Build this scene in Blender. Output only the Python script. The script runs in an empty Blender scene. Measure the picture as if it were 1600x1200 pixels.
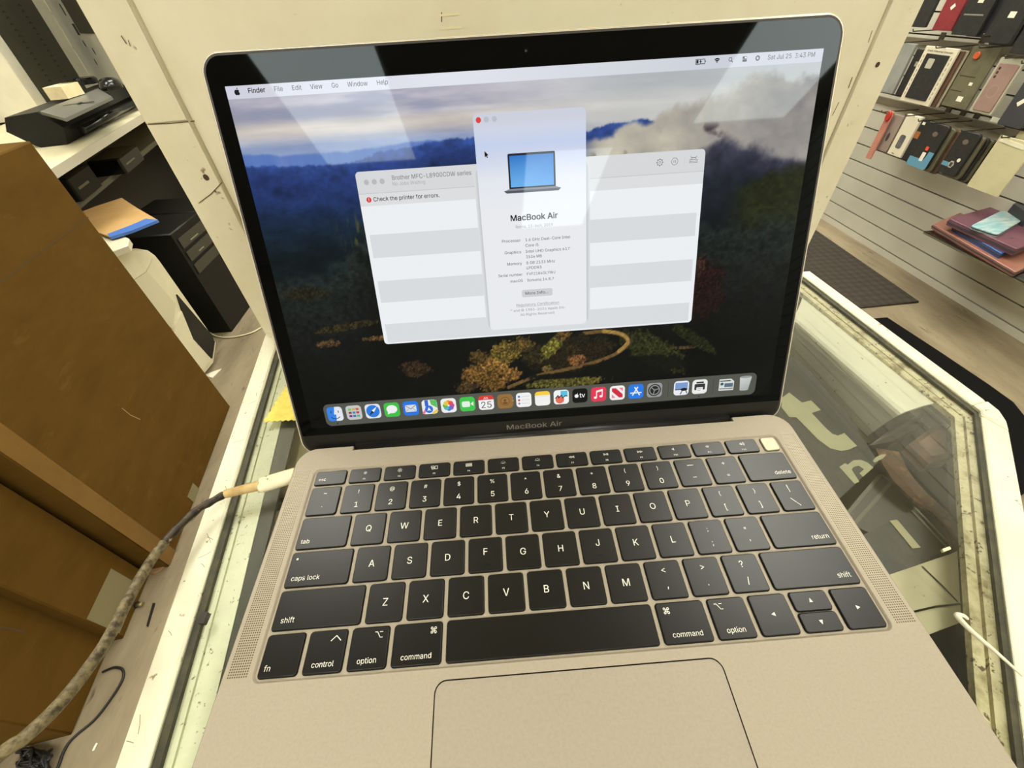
import bpy, bmesh, math, random
import numpy as np
from mathutils import Vector, Matrix
from mathutils.geometry import tessellate_polygon

SC = bpy.context.scene
COL = SC.collection
PI = math.pi

# ------------------------------------------------------------------ camera
# world frame: metres, z = 0 is the counter top, +y goes away from the viewer
FPX = 643.857
RW = ((0.9971453811, -0.0612504416, -0.0441528289),
      (-0.0742128913, -0.6872994322, -0.7225731363),
      (0.0139117095, 0.7237871745, -0.6898830266))
CAM = Vector((-0.0212459134, -0.1106750052, 0.2171877549))
cam_data = bpy.data.cameras.new('camera')
cam_data.sensor_fit = 'HORIZONTAL'
cam_data.sensor_width = 36.0
cam_data.lens = 36.0 * FPX / 1600.0
cam_data.clip_start = 0.01
cam_data.clip_end = 60
cam = bpy.data.objects.new('camera', cam_data)
COL.objects.link(cam)
rot = Matrix((RW[0], [-v for v in RW[1]], [-v for v in RW[2]])).transposed()
cam.matrix_world = Matrix.Translation(CAM) @ rot.to_4x4()
SC.camera = cam

# ------------------------------------------------------------------ world, exposure
w = bpy.data.worlds.new('world')
SC.world = w
w.use_nodes = True
w.node_tree.nodes['Background'].inputs[0].default_value = (1.0, 0.93, 0.80, 1)
w.node_tree.nodes['Background'].inputs[1].default_value = 0.05
vs = SC.view_settings
vs.view_transform = 'Standard'
vs.look = 'None'
vs.gamma = 1.0
vs.exposure = 0.0
try:
    vs.use_curve_mapping = False
except Exception:
    pass
SC.cycles.use_denoising = True
SC.cycles.max_bounces = 8
SC.cycles.transparent_max_bounces = 16
SC.cycles.sample_clamp_indirect = 6.0
SC.cycles.caustics_reflective = False
SC.cycles.caustics_refractive = False

H = 0.88            # counter height above the floor
CEIL = 1.82
LIGHT = 16.0         # radiance of the ceiling diffusers
LCOL = (1.0, 0.985, 0.865)

# ------------------------------------------------------------------ helpers
def lin(c):
    c = c / 255.0
    return c / 12.92 if c <= 0.04045 else ((c + 0.055) / 1.055) ** 2.4

def rgb(r, g, b):
    return (lin(r), lin(g), lin(b))

def ray(px, py):
    d = Vector(((px - 800) / FPX, (py - 600) / FPX, 1.0))
    return Vector([RW[0][i] * d[0] + RW[1][i] * d[1] + RW[2][i] * d[2] for i in range(3)])

def onz(px, py, z=0.0):
    d = ray(px, py)
    return CAM + d * ((z - CAM.z) / d.z)

def onpl(px, py, p, n):
    d = ray(px, py)
    return CAM + d * ((Vector(p) - CAM).dot(n) / d.dot(n))

def tag(o, label=None, cat=None, group=None, kind=None):
    if label: o['label'] = label
    if cat: o['category'] = cat
    if group: o['group'] = group
    if kind: o['kind'] = kind
    return o

def thing(name, label, cat, loc=(0, 0, 0), group=None, rotz=0.0):
    o = bpy.data.objects.new(name, None)
    o.empty_display_size = 0.02
    COL.objects.link(o)
    o.location = loc
    o.rotation_euler = (0, 0, rotz)
    return tag(o, label, cat, group)

def rr(cx, cy, wd, ht, r, n=6):
    r = min(r, wd / 2 - 1e-6, ht / 2 - 1e-6)
    out = []
    for (sx, sy, a0) in ((1, 1, 0), (-1, 1, 90), (-1, -1, 180), (1, -1, 270)):
        for k in range(n + 1):
            a = math.radians(a0 + 90.0 * k / n)
            out.append((cx + sx * (wd / 2 - r) + r * math.cos(a), cy + sy * (ht / 2 - r) + r * math.sin(a)))
    return out

def circ(cx, cy, rx, ry=None, n=20):
    ry = rx if ry is None else ry
    return [(cx + rx * math.cos(2 * PI * k / n), cy + ry * math.sin(2 * PI * k / n)) for k in range(n)]

def area(c):
    return 0.5 * sum(c[i][0] * c[(i + 1) % len(c)][1] - c[(i + 1) % len(c)][0] * c[i][1] for i in range(len(c)))

def ccw(c):
    return list(c) if area(c) > 0 else list(c)[::-1]

def smooth_path(pts, k=8):
    P = [Vector(p) for p in pts]
    if len(P) < 3:
        return P
    out = []
    for i in range(len(P) - 1):
        a = P[max(i - 1, 0)]; b = P[i]; c = P[i + 1]; d = P[min(i + 2, len(P) - 1)]
        for j in range(k):
            t = j / k
            out.append(0.5 * ((2 * b) + (c - a) * t + (2 * a - 5 * b + 4 * c - d) * t * t + (3 * b - a - 3 * c + d) * t ** 3))
    out.append(P[-1])
    return out

class MB:
    """collects geometry for ONE mesh object"""
    def __init__(s, sc=1.0, M=None):
        s.v = []; s.f = []; s.m = []; s.c = []; s.s = []; s.sc = sc; s.M = M
    def pt(s, p):
        p = Vector(p) * s.sc
        if s.M is not None:
            p = s.M @ p
        s.v.append(p); return len(s.v) - 1
    def face(s, idx, mat=0, col=None, sm=False):
        s.f.append(list(idx)); s.m.append(mat); s.c.append(col); s.s.append(sm)
    def poly(s, contours, z=0.0, mat=0, col=None):
        """flat polygon facing +z, first contour outer, others holes"""
        cs = [ccw(contours[0])] + [ccw(c)[::-1] for c in contours[1:]]
        flat = [p for c in cs for p in c]
        base = [s.pt((p[0], p[1], z)) for p in flat]
        if len(cs) == 1 and len(flat) == 4:
            s.face(base, mat, col); return
        for t in tessellate_polygon([[Vector((p[0], p[1], 0)) for p in c] for c in cs]):
            a, b, c = [flat[i] for i in t]
            ar = (b[0] - a[0]) * (c[1] - a[1]) - (c[0] - a[0]) * (b[1] - a[1])
            if abs(ar) < 1e-14: continue
            s.face([base[i] for i in (t if ar > 0 else t[::-1])], mat, col)
    def loft(s, rings, mat=0, cap0=False, cap1=False, sm=False, closed=True):
        """rings: lists of 3-D points with equal counts"""
        ids = [[s.pt(p) for p in r] for r in rings]
        n = len(ids[0])
        for a, b in zip(ids, ids[1:]):
            for i in range(n if closed else n - 1):
                j = (i + 1) % n
                s.face([a[i], a[j], b[j], b[i]], mat, None, sm)
        if cap0: s.face(ids[0][::-1], mat)
        if cap1: s.face(ids[-1], mat)
        return ids
    def prism(s, contour, z0, z1, mat=0, mat_side=None, bev=0.0):
        c = ccw(contour)
        ms = mat if mat_side is None else mat_side
        if bev > 0:
            cx = sum(p[0] for p in c) / len(c); cy = sum(p[1] for p in c) / len(c)
            n = len(c); ins = []
            for i in range(n):
                a = Vector(c[i - 1]); b = Vector(c[i]); d = Vector(c[(i + 1) % n])
                e1 = (b - a); e2 = (d - b)
                n1 = Vector((-e1.y, e1.x)); n2 = Vector((-e2.y, e2.x))
                if n1.length > 0: n1.normalize()
                if n2.length > 0: n2.normalize()
                nn = n1 + n2
                nn = nn / max(nn.length_squared, 0.3) * 2
                ins.append((b.x + nn.x * bev, b.y + nn.y * bev))
            s.loft([[(p[0], p[1], z0) for p in c], [(p[0], p[1], z1 - bev) for p in c]], ms)
            s.loft([[(p[0], p[1], z1 - bev) for p in c], [(p[0], p[1], z1) for p in ins]], ms, sm=True)
            s.poly([ins], z1, mat)
        else:
            s.loft([[(p[0], p[1], z0) for p in c], [(p[0], p[1], z1) for p in c]], ms)
            s.poly([c], z1, mat)
        k = len(s.f)
        s.poly([c], z0, ms)
        for i in range(k, len(s.f)): s.f[i].reverse()
    def box(s, lo, hi, mat=0):
        s.prism([(lo[0], lo[1]), (hi[0], lo[1]), (hi[0], hi[1]), (lo[0], hi[1])], lo[2], hi[2], mat)
    def tube(s, pts, r, n=10, mat=0, k=8, cap=True):
        P = smooth_path(pts, k) if k > 1 else [Vector(p) for p in pts]
        rad = r if callable(r) else (lambda t: r)
        up = Vector((0, 0, 1)); rings = []
        t0 = (P[1] - P[0]).normalized()
        if abs(t0.dot(up)) > 0.9: up = Vector((1, 0, 0))
        nv = (up - t0 * up.dot(t0)).normalized()
        for i, p in enumerate(P):
            t = (P[min(i + 1, len(P) - 1)] - P[max(i - 1, 0)]).normalized()
            nv = (nv - t * nv.dot(t)).normalized()
            b = t.cross(nv); rr_ = rad(i / (len(P) - 1))
            rings.append([p + (nv * math.cos(2 * PI * q / n) + b * math.sin(2 * PI * q / n)) * rr_ for q in range(n)])
        s.loft(rings, mat, cap, cap, sm=True)
    def solid(s, pts3, direction, mat=0, mat_side=None):
        """planar 3-D outline given depth along direction"""
        a = [Vector(p) for p in pts3]; d = Vector(direction)
        nrm = Vector((0, 0, 0))
        for i in range(len(a)):
            nrm += a[i].cross(a[(i + 1) % len(a)])
        if nrm.dot(d) > 0: a.reverse()
        b = [p + d for p in a]
        ia = [s.pt(p) for p in a]; ib = [s.pt(p) for p in b]
        ms = mat if mat_side is None else mat_side
        n = len(a)
        tri = tessellate_polygon([a])
        nn = -d
        for t in tri:
            q = (a[t[1]] - a[t[0]]).cross(a[t[2]] - a[t[0]])
            if q.length < 1e-14: continue
            tt = t if q.dot(nn) > 0 else t[::-1]
            s.face([ia[i] for i in tt], mat)
            s.face([ib[i] for i in tt[::-1]], ms)
        for i in range(n):
            j = (i + 1) % n
            s.face([ia[j], ia[i], ib[i], ib[j]], ms)
    # ---- lettering
    def text(s, st, x, y, cap, z=0.0, mat=0, col=None, bold=0.0, align='l', width=None, track=0.0):
        sc = cap / CAPH
        adv = sum(GL[ch][0] + track for ch in st) * sc
        sx = sc if width is None else sc * width / adv
        tot = adv if width is None else width
        ox = x - (0 if align == 'l' else tot / 2 if align == 'c' else tot)
        # heavier type is struck several times, slightly apart
        hits = [(0, 0)] if bold < 1 else [(-.5, 0), (.5, 0)] if bold < 9 else [(-.7, -.5), (.7, -.5), (-.7, .5), (.7, .5)]
        for ch in st:
            a, cs = GL[ch]
            for q, (hx, hy) in enumerate(hits):
                grp = [[(ox + (p[0] + hx * bold) * sx, y + (p[1] + hy * bold) * sc) for p in c] for c in cs]
                holes = [c for c in grp if area(c) < 0]
                for o in [c for c in grp if area(c) > 0]:
                    s.poly([o] + [h for h in holes if inside(h[0], o)], z + 0.0012 * cap * q, mat, col)
            ox += (a + track) * sx
        return tot
    # ---- drawing helpers (flat)
    def rect(s, x0, y0, x1, y1, z, mat=0, col=None):
        s.poly([[(x0, y0), (x1, y0), (x1, y1), (x0, y1)]], z, mat, col)
    def line(s, pts, wd, z, mat=0, col=None):
        for a, b in zip(pts, pts[1:]):
            d = Vector(b) - Vector(a)
            if d.length == 0: continue
            u = d.normalized(); nv = Vector((-u.y, u.x)) * wd / 2; e = u * wd * 0.3
            a2 = Vector(a) - e; b2 = Vector(b) + e
            s.poly([[tuple(a2 - nv), tuple(b2 - nv), tuple(b2 + nv), tuple(a2 + nv)]], z, mat, col)
    def ring(s, cx, cy, r0, r1, z, mat=0, col=None, a0=0, a1=360, n=24):
        for k in range(n):
            t0 = math.radians(a0 + (a1 - a0) * k / n); t1 = math.radians(a0 + (a1 - a0) * (k + 1) / n)
            s.poly([[(cx + r0 * math.cos(t0), cy + r0 * math.sin(t0)), (cx + r1 * math.cos(t0), cy + r1 * math.sin(t0)),
                     (cx + r1 * math.cos(t1), cy + r1 * math.sin(t1)), (cx + r0 * math.cos(t1), cy + r0 * math.sin(t1))]], z, mat, col)
    def build(s, name, mats, parent=None, loc=None, smooth=False, bevel=0.0, mw=None):
        me = bpy.data.meshes.new(name)
        me.from_pydata([tuple(p) for p in s.v], [], s.f)
        if not isinstance(mats, (list, tuple)): mats = [mats]
        for m in mats: me.materials.append(m)
        me.polygons.foreach_set('material_index', s.m)
        me.polygons.foreach_set('use_smooth', [True] * len(s.f) if smooth else s.s)
        if any(c is not None for c in s.c):
            ca = me.color_attributes.new('Col', 'FLOAT_COLOR', 'CORNER')
            buf = []
            for f, c in zip(s.f, s.c):
                if c is None: c = (0, 0, 0)
                if isinstance(c[0], (tuple, list)):
                    for q in c: buf += [q[0], q[1], q[2], 1.0]
                else:
                    buf += [c[0], c[1], c[2], 1.0] * len(f)
            ca.data.foreach_set('color', buf)
        me.update()
        o = bpy.data.objects.new(name, me)
        COL.objects.link(o)
        if parent is not None: o.parent = parent
        if loc is not None: o.location = loc
        if mw is not None: o.matrix_local = mw
        if bevel:
            b = o.modifiers.new('bevel', 'BEVEL'); b.width = bevel; b.segments = 2; b.limit_method = 'ANGLE'; b.angle_limit = math.radians(40)
        return o

def inside(p, c):
    x, y = p; r = False; n = len(c)
    for i in range(n):
        x0, y0 = c[i]; x1, y1 = c[(i + 1) % n]
        if (y0 > y) != (y1 > y) and x < (x1 - x0) * (y - y0) / (y1 - y0) + x0: r = not r
    return r

# glyph outlines: advance width, then the contours as x,y,x,y,...
GLYPHS = {
    '!': (196, [[115, 84, 83, 84, 67, 74, 56, 59, 52, 45, 56, 23, 64, 11, 81, -2, 115, -2, 127, 6, 140, 23, 140, 59, 132, 71], [67, 160, 128, 161, 131, 508, 64, 507]]),
    '"': (321, [[127, 318, 136, 507, 71, 508, 78, 319], [243, 318, 250, 507, 187, 508, 192, 319]]),
    '#': (440, [[375, 508, 326, 507, 301, 368, 177, 368, 176, 379, 198, 507, 147, 508, 124, 369, 48, 367, 41, 316, 116, 315, 96, 193, 19, 192, 10, 145, 11, 140, 86, 139, 65, 0, 116, 1, 139, 140, 263, 140, 264, 129, 242, 1, 293, 0, 316, 139, 392, 141, 399, 192, 326, 193, 346, 315, 422, 317, 427, 368, 354, 369, 376, 497], [146, 193, 167, 316, 294, 315, 273, 192]]),
    '$': (447, [[203, 582, 202, 515, 141, 500, 99, 474, 68, 437, 54, 403, 52, 385, 56, 339, 66, 313, 82, 293, 113, 268, 145, 252, 202, 233, 202, 53, 167, 58, 131, 80, 112, 105, 103, 136, 39, 136, 38, 131, 50, 83, 76, 45, 103, 22, 129, 8, 157, -2, 201, -8, 202, -73, 243, -74, 244, -9, 289, -2, 349, 24, 374, 47, 392, 73, 402, 95, 408, 127, 408, 159, 400, 187, 392, 203, 371, 228, 357, 240, 313, 264, 244, 285, 244, 455, 257, 456, 279, 450, 301, 438, 326, 413, 334, 397, 337, 378, 399, 378, 400, 393, 392, 423, 380, 445, 341, 484, 291, 508, 244, 515, 243, 582], [245, 222, 285, 210, 315, 194, 334, 177, 346, 143, 338, 107, 330, 93, 309, 72, 287, 60, 251, 50, 244, 51], [201, 296, 173, 306, 139, 326, 120, 349, 116, 365, 118, 399, 128, 417, 149, 438, 191, 456, 202, 455]]),
    '%': (676, [[530, 222, 472, 222, 446, 210, 423, 189, 411, 171, 403, 149, 399, 95, 411, 43, 426, 20, 446, 4, 470, -6, 508, -10, 532, -6, 554, 4, 577, 23, 599, 69, 601, 127, 591, 171, 572, 198], [134, 0, 190, 0, 195, 5, 538, 508, 482, 508, 477, 503], [522, 38, 480, 38, 463, 53, 455, 71, 455, 141, 463, 161, 478, 176, 496, 180, 524, 176, 539, 161, 547, 141, 547, 75, 539, 55], [144, 286, 194, 284, 230, 296, 251, 315, 263, 333, 273, 359, 275, 429, 265, 463, 244, 492, 232, 502, 204, 514, 162, 516, 122, 504, 97, 481, 77, 439, 75, 379, 85, 335, 114, 302], [184, 328, 152, 332, 137, 347, 127, 381, 127, 419, 135, 449, 152, 468, 168, 472, 198, 468, 215, 451, 223, 423, 221, 363, 213, 347, 198, 332]]),
    '&': (448, [[159, 509, 133, 499, 106, 478, 88, 454, 76, 420, 76, 380, 86, 344, 134, 274, 91, 241, 60, 210, 38, 168, 34, 142, 36, 106, 52, 64, 69, 41, 107, 13, 161, -5, 209, -7, 249, -1, 295, 17, 327, 41, 365, -1, 437, -1, 368, 84, 388, 120, 400, 152, 408, 222, 348, 222, 346, 184, 336, 150, 327, 135, 220, 264, 276, 308, 304, 340, 318, 368, 324, 410, 320, 434, 308, 460, 287, 485, 267, 499, 241, 509, 223, 513, 177, 513], [292, 86, 267, 67, 223, 49, 193, 45, 147, 55, 127, 67, 106, 92, 98, 116, 100, 156, 114, 180, 143, 209, 173, 229], [183, 311, 154, 346, 144, 364, 138, 380, 138, 416, 148, 436, 171, 455, 193, 461, 227, 457, 243, 447, 258, 428, 262, 410, 260, 388, 256, 376, 238, 352]]),
    "'": (206, [[127, 318, 136, 507, 71, 508, 78, 319]]),
    '(': (273, [[234, 538, 176, 538, 155, 501, 117, 399, 101, 329, 89, 243, 91, 157, 111, 53, 147, -41, 178, -96, 235, -95, 201, -19, 177, 47, 159, 115, 151, 177, 151, 241, 167, 345, 203, 465]]),
    ')': (273, [[38, 538, 71, 463, 107, 341, 121, 249, 121, 169, 115, 123, 97, 49, 69, -27, 37, -95, 96, -96, 129, -35, 147, 9, 175, 105, 183, 157, 183, 253, 173, 327, 157, 395, 139, 451, 109, 519, 98, 538]]),
    '*': (453, [[339, 274, 361, 316, 267, 364, 361, 414, 336, 459, 246, 399, 248, 509, 201, 508, 204, 401, 113, 458, 89, 416, 185, 366, 89, 314, 114, 271, 202, 329, 205, 328, 202, 223, 249, 224, 248, 329, 334, 273]]),
    '+': (453, [[198, 34, 255, 35, 256, 172, 391, 173, 390, 226, 255, 227, 254, 364, 197, 363, 196, 226, 61, 225, 62, 172, 197, 171]]),
    ',': (188, [[39, -119, 84, -118, 136, 64, 135, 71, 68, 70]]),
    '-': (453, [[336, 189, 335, 244, 114, 243, 115, 188]]),
    '.': (188, [[52, 59, 52, 25, 62, 9, 79, -2, 113, -2, 125, 6, 138, 23, 138, 59, 127, 74, 111, 84, 79, 84]]),
    '/': (249, [[233, 532, 179, 532, 176, 529, 15, -76, 72, -75]]),
    '0': (453, [[243, 515, 193, 513, 161, 503, 131, 485, 102, 456, 84, 430, 66, 388, 56, 352, 48, 280, 50, 196, 56, 156, 68, 114, 84, 78, 104, 48, 137, 19, 175, 1, 219, -7, 253, -5, 291, 5, 323, 23, 350, 50, 368, 76, 384, 112, 396, 152, 404, 204, 404, 304, 398, 346, 384, 396, 368, 432, 352, 456, 325, 483, 301, 499, 261, 513], [241, 459, 263, 453, 283, 441, 308, 414, 322, 390, 340, 322, 344, 234, 340, 186, 330, 142, 308, 94, 271, 59, 249, 51, 227, 49, 203, 51, 183, 59, 163, 73, 146, 92, 122, 144, 114, 176, 108, 254, 114, 332, 124, 370, 144, 412, 165, 437, 185, 451, 213, 459]]),
    '1': (453, [[389, 0, 389, 54, 276, 55, 276, 507, 197, 508, 86, 427, 86, 359, 205, 446, 212, 447, 212, 55, 77, 54, 76, 1]]),
    '2': (453, [[65, 0, 388, 1, 387, 56, 152, 57, 318, 235, 360, 293, 372, 319, 380, 355, 380, 397, 374, 419, 348, 463, 329, 482, 305, 498, 279, 508, 233, 516, 169, 508, 123, 484, 96, 457, 80, 431, 68, 393, 66, 363, 127, 362, 130, 391, 138, 413, 159, 438, 197, 458, 249, 458, 279, 446, 308, 419, 318, 395, 320, 361, 312, 329, 282, 281, 64, 47]]),
    '3': (453, [[71, 509, 71, 451, 288, 450, 156, 298, 156, 248, 227, 247, 273, 235, 289, 225, 312, 202, 326, 174, 328, 132, 316, 94, 298, 74, 271, 59, 251, 53, 219, 49, 191, 51, 153, 65, 124, 90, 114, 108, 109, 131, 45, 131, 48, 102, 56, 80, 70, 56, 103, 25, 157, 1, 203, -7, 233, -7, 281, 1, 309, 11, 341, 33, 372, 68, 390, 114, 392, 172, 370, 224, 335, 261, 307, 277, 277, 287, 222, 290, 372, 460, 372, 508]]),
    '4': (453, [[309, 508, 247, 508, 244, 505, 42, 163, 40, 105, 281, 104, 282, 1, 341, 0, 342, 103, 412, 105, 411, 162, 342, 163, 341, 318, 282, 317, 281, 162, 108, 163]]),
    '5': (453, [[365, 509, 96, 508, 68, 254, 129, 247, 163, 267, 189, 275, 225, 277, 249, 273, 277, 261, 302, 238, 320, 208, 328, 172, 324, 130, 312, 100, 300, 84, 275, 63, 239, 51, 197, 51, 173, 59, 138, 88, 126, 108, 121, 129, 61, 129, 62, 106, 82, 60, 105, 35, 143, 9, 163, 1, 207, -7, 253, -5, 283, 3, 329, 29, 360, 62, 380, 98, 390, 144, 388, 204, 370, 252, 331, 299, 291, 323, 251, 333, 213, 333, 183, 327, 134, 302, 151, 451, 365, 451]]),
    '6': (453, [[321, 509, 253, 509, 248, 504, 110, 300, 92, 268, 70, 212, 64, 186, 64, 146, 66, 126, 80, 82, 100, 50, 121, 29, 141, 15, 173, 1, 197, -5, 235, -7, 257, -5, 309, 13, 333, 29, 354, 52, 368, 72, 382, 106, 388, 128, 388, 186, 382, 210, 360, 256, 331, 285, 313, 297, 263, 313, 215, 313, 176, 298], [253, 51, 199, 51, 173, 63, 152, 80, 128, 126, 124, 158, 126, 178, 140, 218, 167, 247, 199, 263, 253, 263, 279, 251, 302, 232, 314, 214, 324, 188, 326, 138, 314, 100, 295, 75]]),
    '7': (453, [[99, 0, 166, 1, 390, 447, 389, 508, 62, 507, 63, 452, 322, 451, 322, 445]]),
    '8': (453, [[199, 515, 171, 509, 123, 485, 88, 448, 78, 428, 70, 388, 72, 354, 78, 334, 92, 308, 111, 287, 152, 266, 103, 243, 82, 222, 66, 198, 56, 172, 52, 156, 52, 122, 60, 88, 72, 64, 90, 42, 113, 23, 155, 3, 189, -5, 263, -5, 303, 5, 339, 23, 374, 56, 394, 92, 400, 118, 400, 154, 386, 198, 374, 218, 349, 243, 300, 266, 341, 287, 358, 306, 374, 334, 380, 356, 382, 388, 372, 432, 354, 460, 329, 485, 281, 509, 253, 515], [334, 114, 324, 92, 308, 74, 285, 59, 235, 49, 185, 53, 167, 59, 145, 73, 128, 92, 116, 126, 118, 164, 130, 190, 165, 221, 197, 233, 255, 233, 287, 221, 322, 190, 334, 164], [312, 412, 318, 390, 316, 350, 298, 318, 273, 299, 251, 291, 201, 291, 179, 299, 161, 311, 144, 330, 136, 350, 132, 376, 136, 400, 154, 432, 181, 451, 209, 459, 253, 457, 289, 441]]),
    '9': (453, [[131, 0, 199, 0, 204, 5, 342, 209, 366, 253, 382, 295, 388, 323, 388, 377, 374, 423, 352, 459, 331, 480, 287, 506, 235, 516, 197, 514, 167, 506, 121, 480, 96, 453, 72, 411, 64, 367, 64, 337, 70, 299, 82, 269, 119, 226, 161, 202, 189, 196, 241, 196, 276, 211], [253, 458, 287, 440, 312, 411, 326, 369, 324, 319, 304, 279, 279, 256, 239, 244, 199, 246, 167, 262, 138, 295, 126, 337, 128, 381, 140, 411, 173, 446, 201, 458]]),
    ':': (188, [[52, 59, 52, 25, 62, 9, 79, -2, 113, -2, 125, 6, 138, 23, 138, 59, 127, 74, 111, 84, 79, 84], [138, 335, 127, 350, 111, 360, 79, 360, 67, 352, 52, 333, 52, 299, 60, 287, 77, 274, 95, 270, 113, 274, 123, 280, 138, 299]]),
    ';': (188, [[39, -119, 84, -118, 136, 64, 135, 71, 68, 70], [121, 273, 133, 281, 146, 298, 146, 334, 140, 344, 121, 359, 85, 359, 73, 351, 60, 334, 60, 300, 70, 284, 87, 273]]),
    '<': (453, [[386, 15, 387, 80, 384, 83, 143, 198, 176, 217, 386, 315, 386, 381, 65, 220, 66, 177]]),
    '=': (453, [[380, 98, 379, 153, 72, 152, 73, 97], [380, 246, 379, 301, 72, 300, 73, 245]]),
    '>': (453, [[66, 383, 66, 315, 307, 200, 304, 195, 268, 177, 68, 83, 65, 80, 66, 15, 387, 178, 386, 221]]),
    '?': (358, [[207, 57, 199, 69, 180, 84, 148, 84, 132, 74, 121, 59, 117, 41, 121, 23, 129, 11, 146, -2, 180, -2, 190, 4, 207, 25], [132, 152, 192, 152, 195, 189, 207, 221, 224, 240, 276, 276, 295, 295, 317, 333, 323, 357, 323, 405, 317, 429, 301, 459, 276, 486, 234, 508, 210, 514, 166, 516, 124, 508, 100, 498, 80, 486, 49, 453, 29, 405, 28, 378, 92, 378, 95, 403, 107, 427, 138, 454, 172, 462, 198, 460, 224, 450, 241, 437, 259, 407, 261, 371, 247, 333, 226, 310, 176, 276, 153, 253, 141, 231, 133, 195]]),
    '@': (676, [[501, -109, 504, -104, 489, -59, 447, -73, 385, -85, 311, -83, 247, -69, 215, -55, 171, -23, 142, 10, 130, 30, 104, 100, 98, 158, 104, 254, 122, 308, 144, 348, 160, 368, 189, 395, 243, 425, 311, 441, 383, 441, 425, 433, 473, 413, 503, 393, 542, 350, 568, 300, 576, 272, 580, 244, 580, 154, 574, 116, 560, 80, 541, 63, 515, 59, 499, 63, 485, 73, 476, 90, 473, 335, 419, 335, 417, 305, 399, 323, 381, 333, 359, 341, 339, 343, 301, 341, 255, 321, 220, 288, 196, 238, 188, 196, 194, 124, 202, 100, 228, 56, 253, 33, 295, 15, 337, 13, 371, 19, 399, 39, 410, 50, 418, 66, 423, 67, 428, 50, 457, 23, 497, 11, 545, 13, 579, 27, 600, 50, 618, 82, 628, 120, 634, 168, 634, 250, 620, 312, 602, 354, 570, 398, 535, 433, 469, 471, 433, 483, 377, 491, 297, 489, 227, 473, 181, 453, 141, 425, 98, 380, 66, 322, 50, 272, 40, 194, 42, 132, 60, 46, 78, 6, 112, -42, 153, -79, 181, -97, 221, -115, 263, -127, 301, -133, 383, -135, 437, -127], [359, 67, 309, 67, 281, 79, 262, 100, 244, 150, 242, 198, 252, 240, 262, 256, 283, 277, 307, 289, 347, 291, 383, 281, 400, 268, 418, 230, 422, 208, 422, 162, 412, 118, 402, 98, 381, 77]]),
    'A': (480, [[201, 508, 16, 1, 86, 1, 135, 142, 343, 142, 394, 1, 461, 0, 462, 5, 278, 505, 275, 508], [239, 454, 264, 369, 323, 198, 154, 199, 186, 285]]),
    'B': (456, [[61, 508, 60, 1, 289, 2, 325, 10, 367, 30, 398, 63, 412, 93, 418, 125, 412, 183, 400, 207, 375, 236, 337, 258, 321, 260, 314, 265, 357, 286, 388, 321, 396, 345, 398, 385, 392, 417, 382, 441, 349, 478, 303, 502, 273, 508], [124, 229, 267, 230, 307, 218, 334, 195, 352, 163, 354, 117, 344, 95, 309, 66, 285, 60, 245, 56, 125, 56], [124, 285, 125, 452, 269, 450, 295, 442, 326, 413, 336, 377, 334, 349, 316, 317, 289, 296, 267, 288, 237, 284]]),
    'C': (510, [[381, 487, 333, 507, 291, 515, 227, 513, 185, 501, 143, 479, 92, 430, 70, 394, 52, 352, 40, 266, 42, 216, 52, 158, 68, 118, 92, 78, 141, 31, 185, 7, 237, -5, 293, -7, 359, 11, 383, 23, 430, 64, 462, 118, 471, 159, 409, 159, 388, 112, 376, 96, 355, 79, 315, 59, 279, 53, 237, 55, 209, 63, 161, 93, 136, 124, 112, 178, 102, 254, 112, 332, 124, 364, 140, 390, 169, 421, 213, 447, 249, 455, 291, 455, 317, 449, 353, 431, 378, 410, 402, 372, 409, 347, 472, 348, 468, 372, 450, 416, 434, 440, 403, 471]]),
    'D': (502, [[61, 0, 235, 0, 267, 2, 307, 12, 351, 30, 371, 44, 418, 93, 448, 155, 458, 201, 462, 243, 458, 309, 448, 355, 436, 385, 412, 427, 379, 460, 357, 476, 319, 494, 271, 506, 60, 507], [125, 56, 124, 451, 257, 450, 295, 440, 321, 428, 364, 389, 372, 375, 390, 331, 398, 293, 398, 217, 390, 179, 374, 139, 343, 98, 317, 80, 289, 68, 257, 60, 215, 56]]),
    'E': (419, [[373, 0, 373, 56, 124, 57, 125, 228, 354, 229, 353, 286, 125, 286, 124, 451, 371, 452, 372, 507, 61, 508, 60, 1]]),
    'F': (410, [[61, 0, 124, 1, 125, 220, 346, 221, 345, 278, 124, 279, 124, 451, 367, 452, 367, 508, 60, 507]]),
    'G': (520, [[289, 515, 225, 513, 195, 505, 147, 483, 121, 463, 90, 428, 68, 392, 52, 352, 42, 304, 40, 270, 42, 204, 52, 158, 68, 116, 90, 80, 125, 43, 151, 23, 189, 5, 259, -7, 307, -5, 339, 3, 381, 21, 405, 37, 436, 68, 456, 100, 466, 122, 476, 162, 478, 188, 477, 255, 283, 255, 283, 199, 414, 198, 414, 174, 402, 134, 384, 104, 363, 83, 333, 65, 309, 57, 281, 53, 239, 55, 209, 63, 185, 75, 165, 91, 136, 124, 114, 172, 106, 208, 102, 254, 106, 300, 112, 332, 132, 378, 154, 408, 181, 431, 213, 447, 247, 455, 289, 455, 313, 449, 351, 431, 376, 408, 394, 382, 409, 349, 474, 350, 462, 392, 452, 412, 438, 434, 413, 461, 385, 483, 349, 501]]),
    'H': (517, [[61, 0, 124, 1, 125, 232, 391, 232, 392, 1, 456, 1, 455, 508, 392, 507, 391, 288, 125, 288, 124, 507, 60, 507]]),
    'I': (300, [[32, 0, 269, 1, 268, 56, 183, 57, 183, 451, 268, 452, 268, 508, 31, 507, 32, 452, 117, 451, 117, 57, 32, 56]]),
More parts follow.
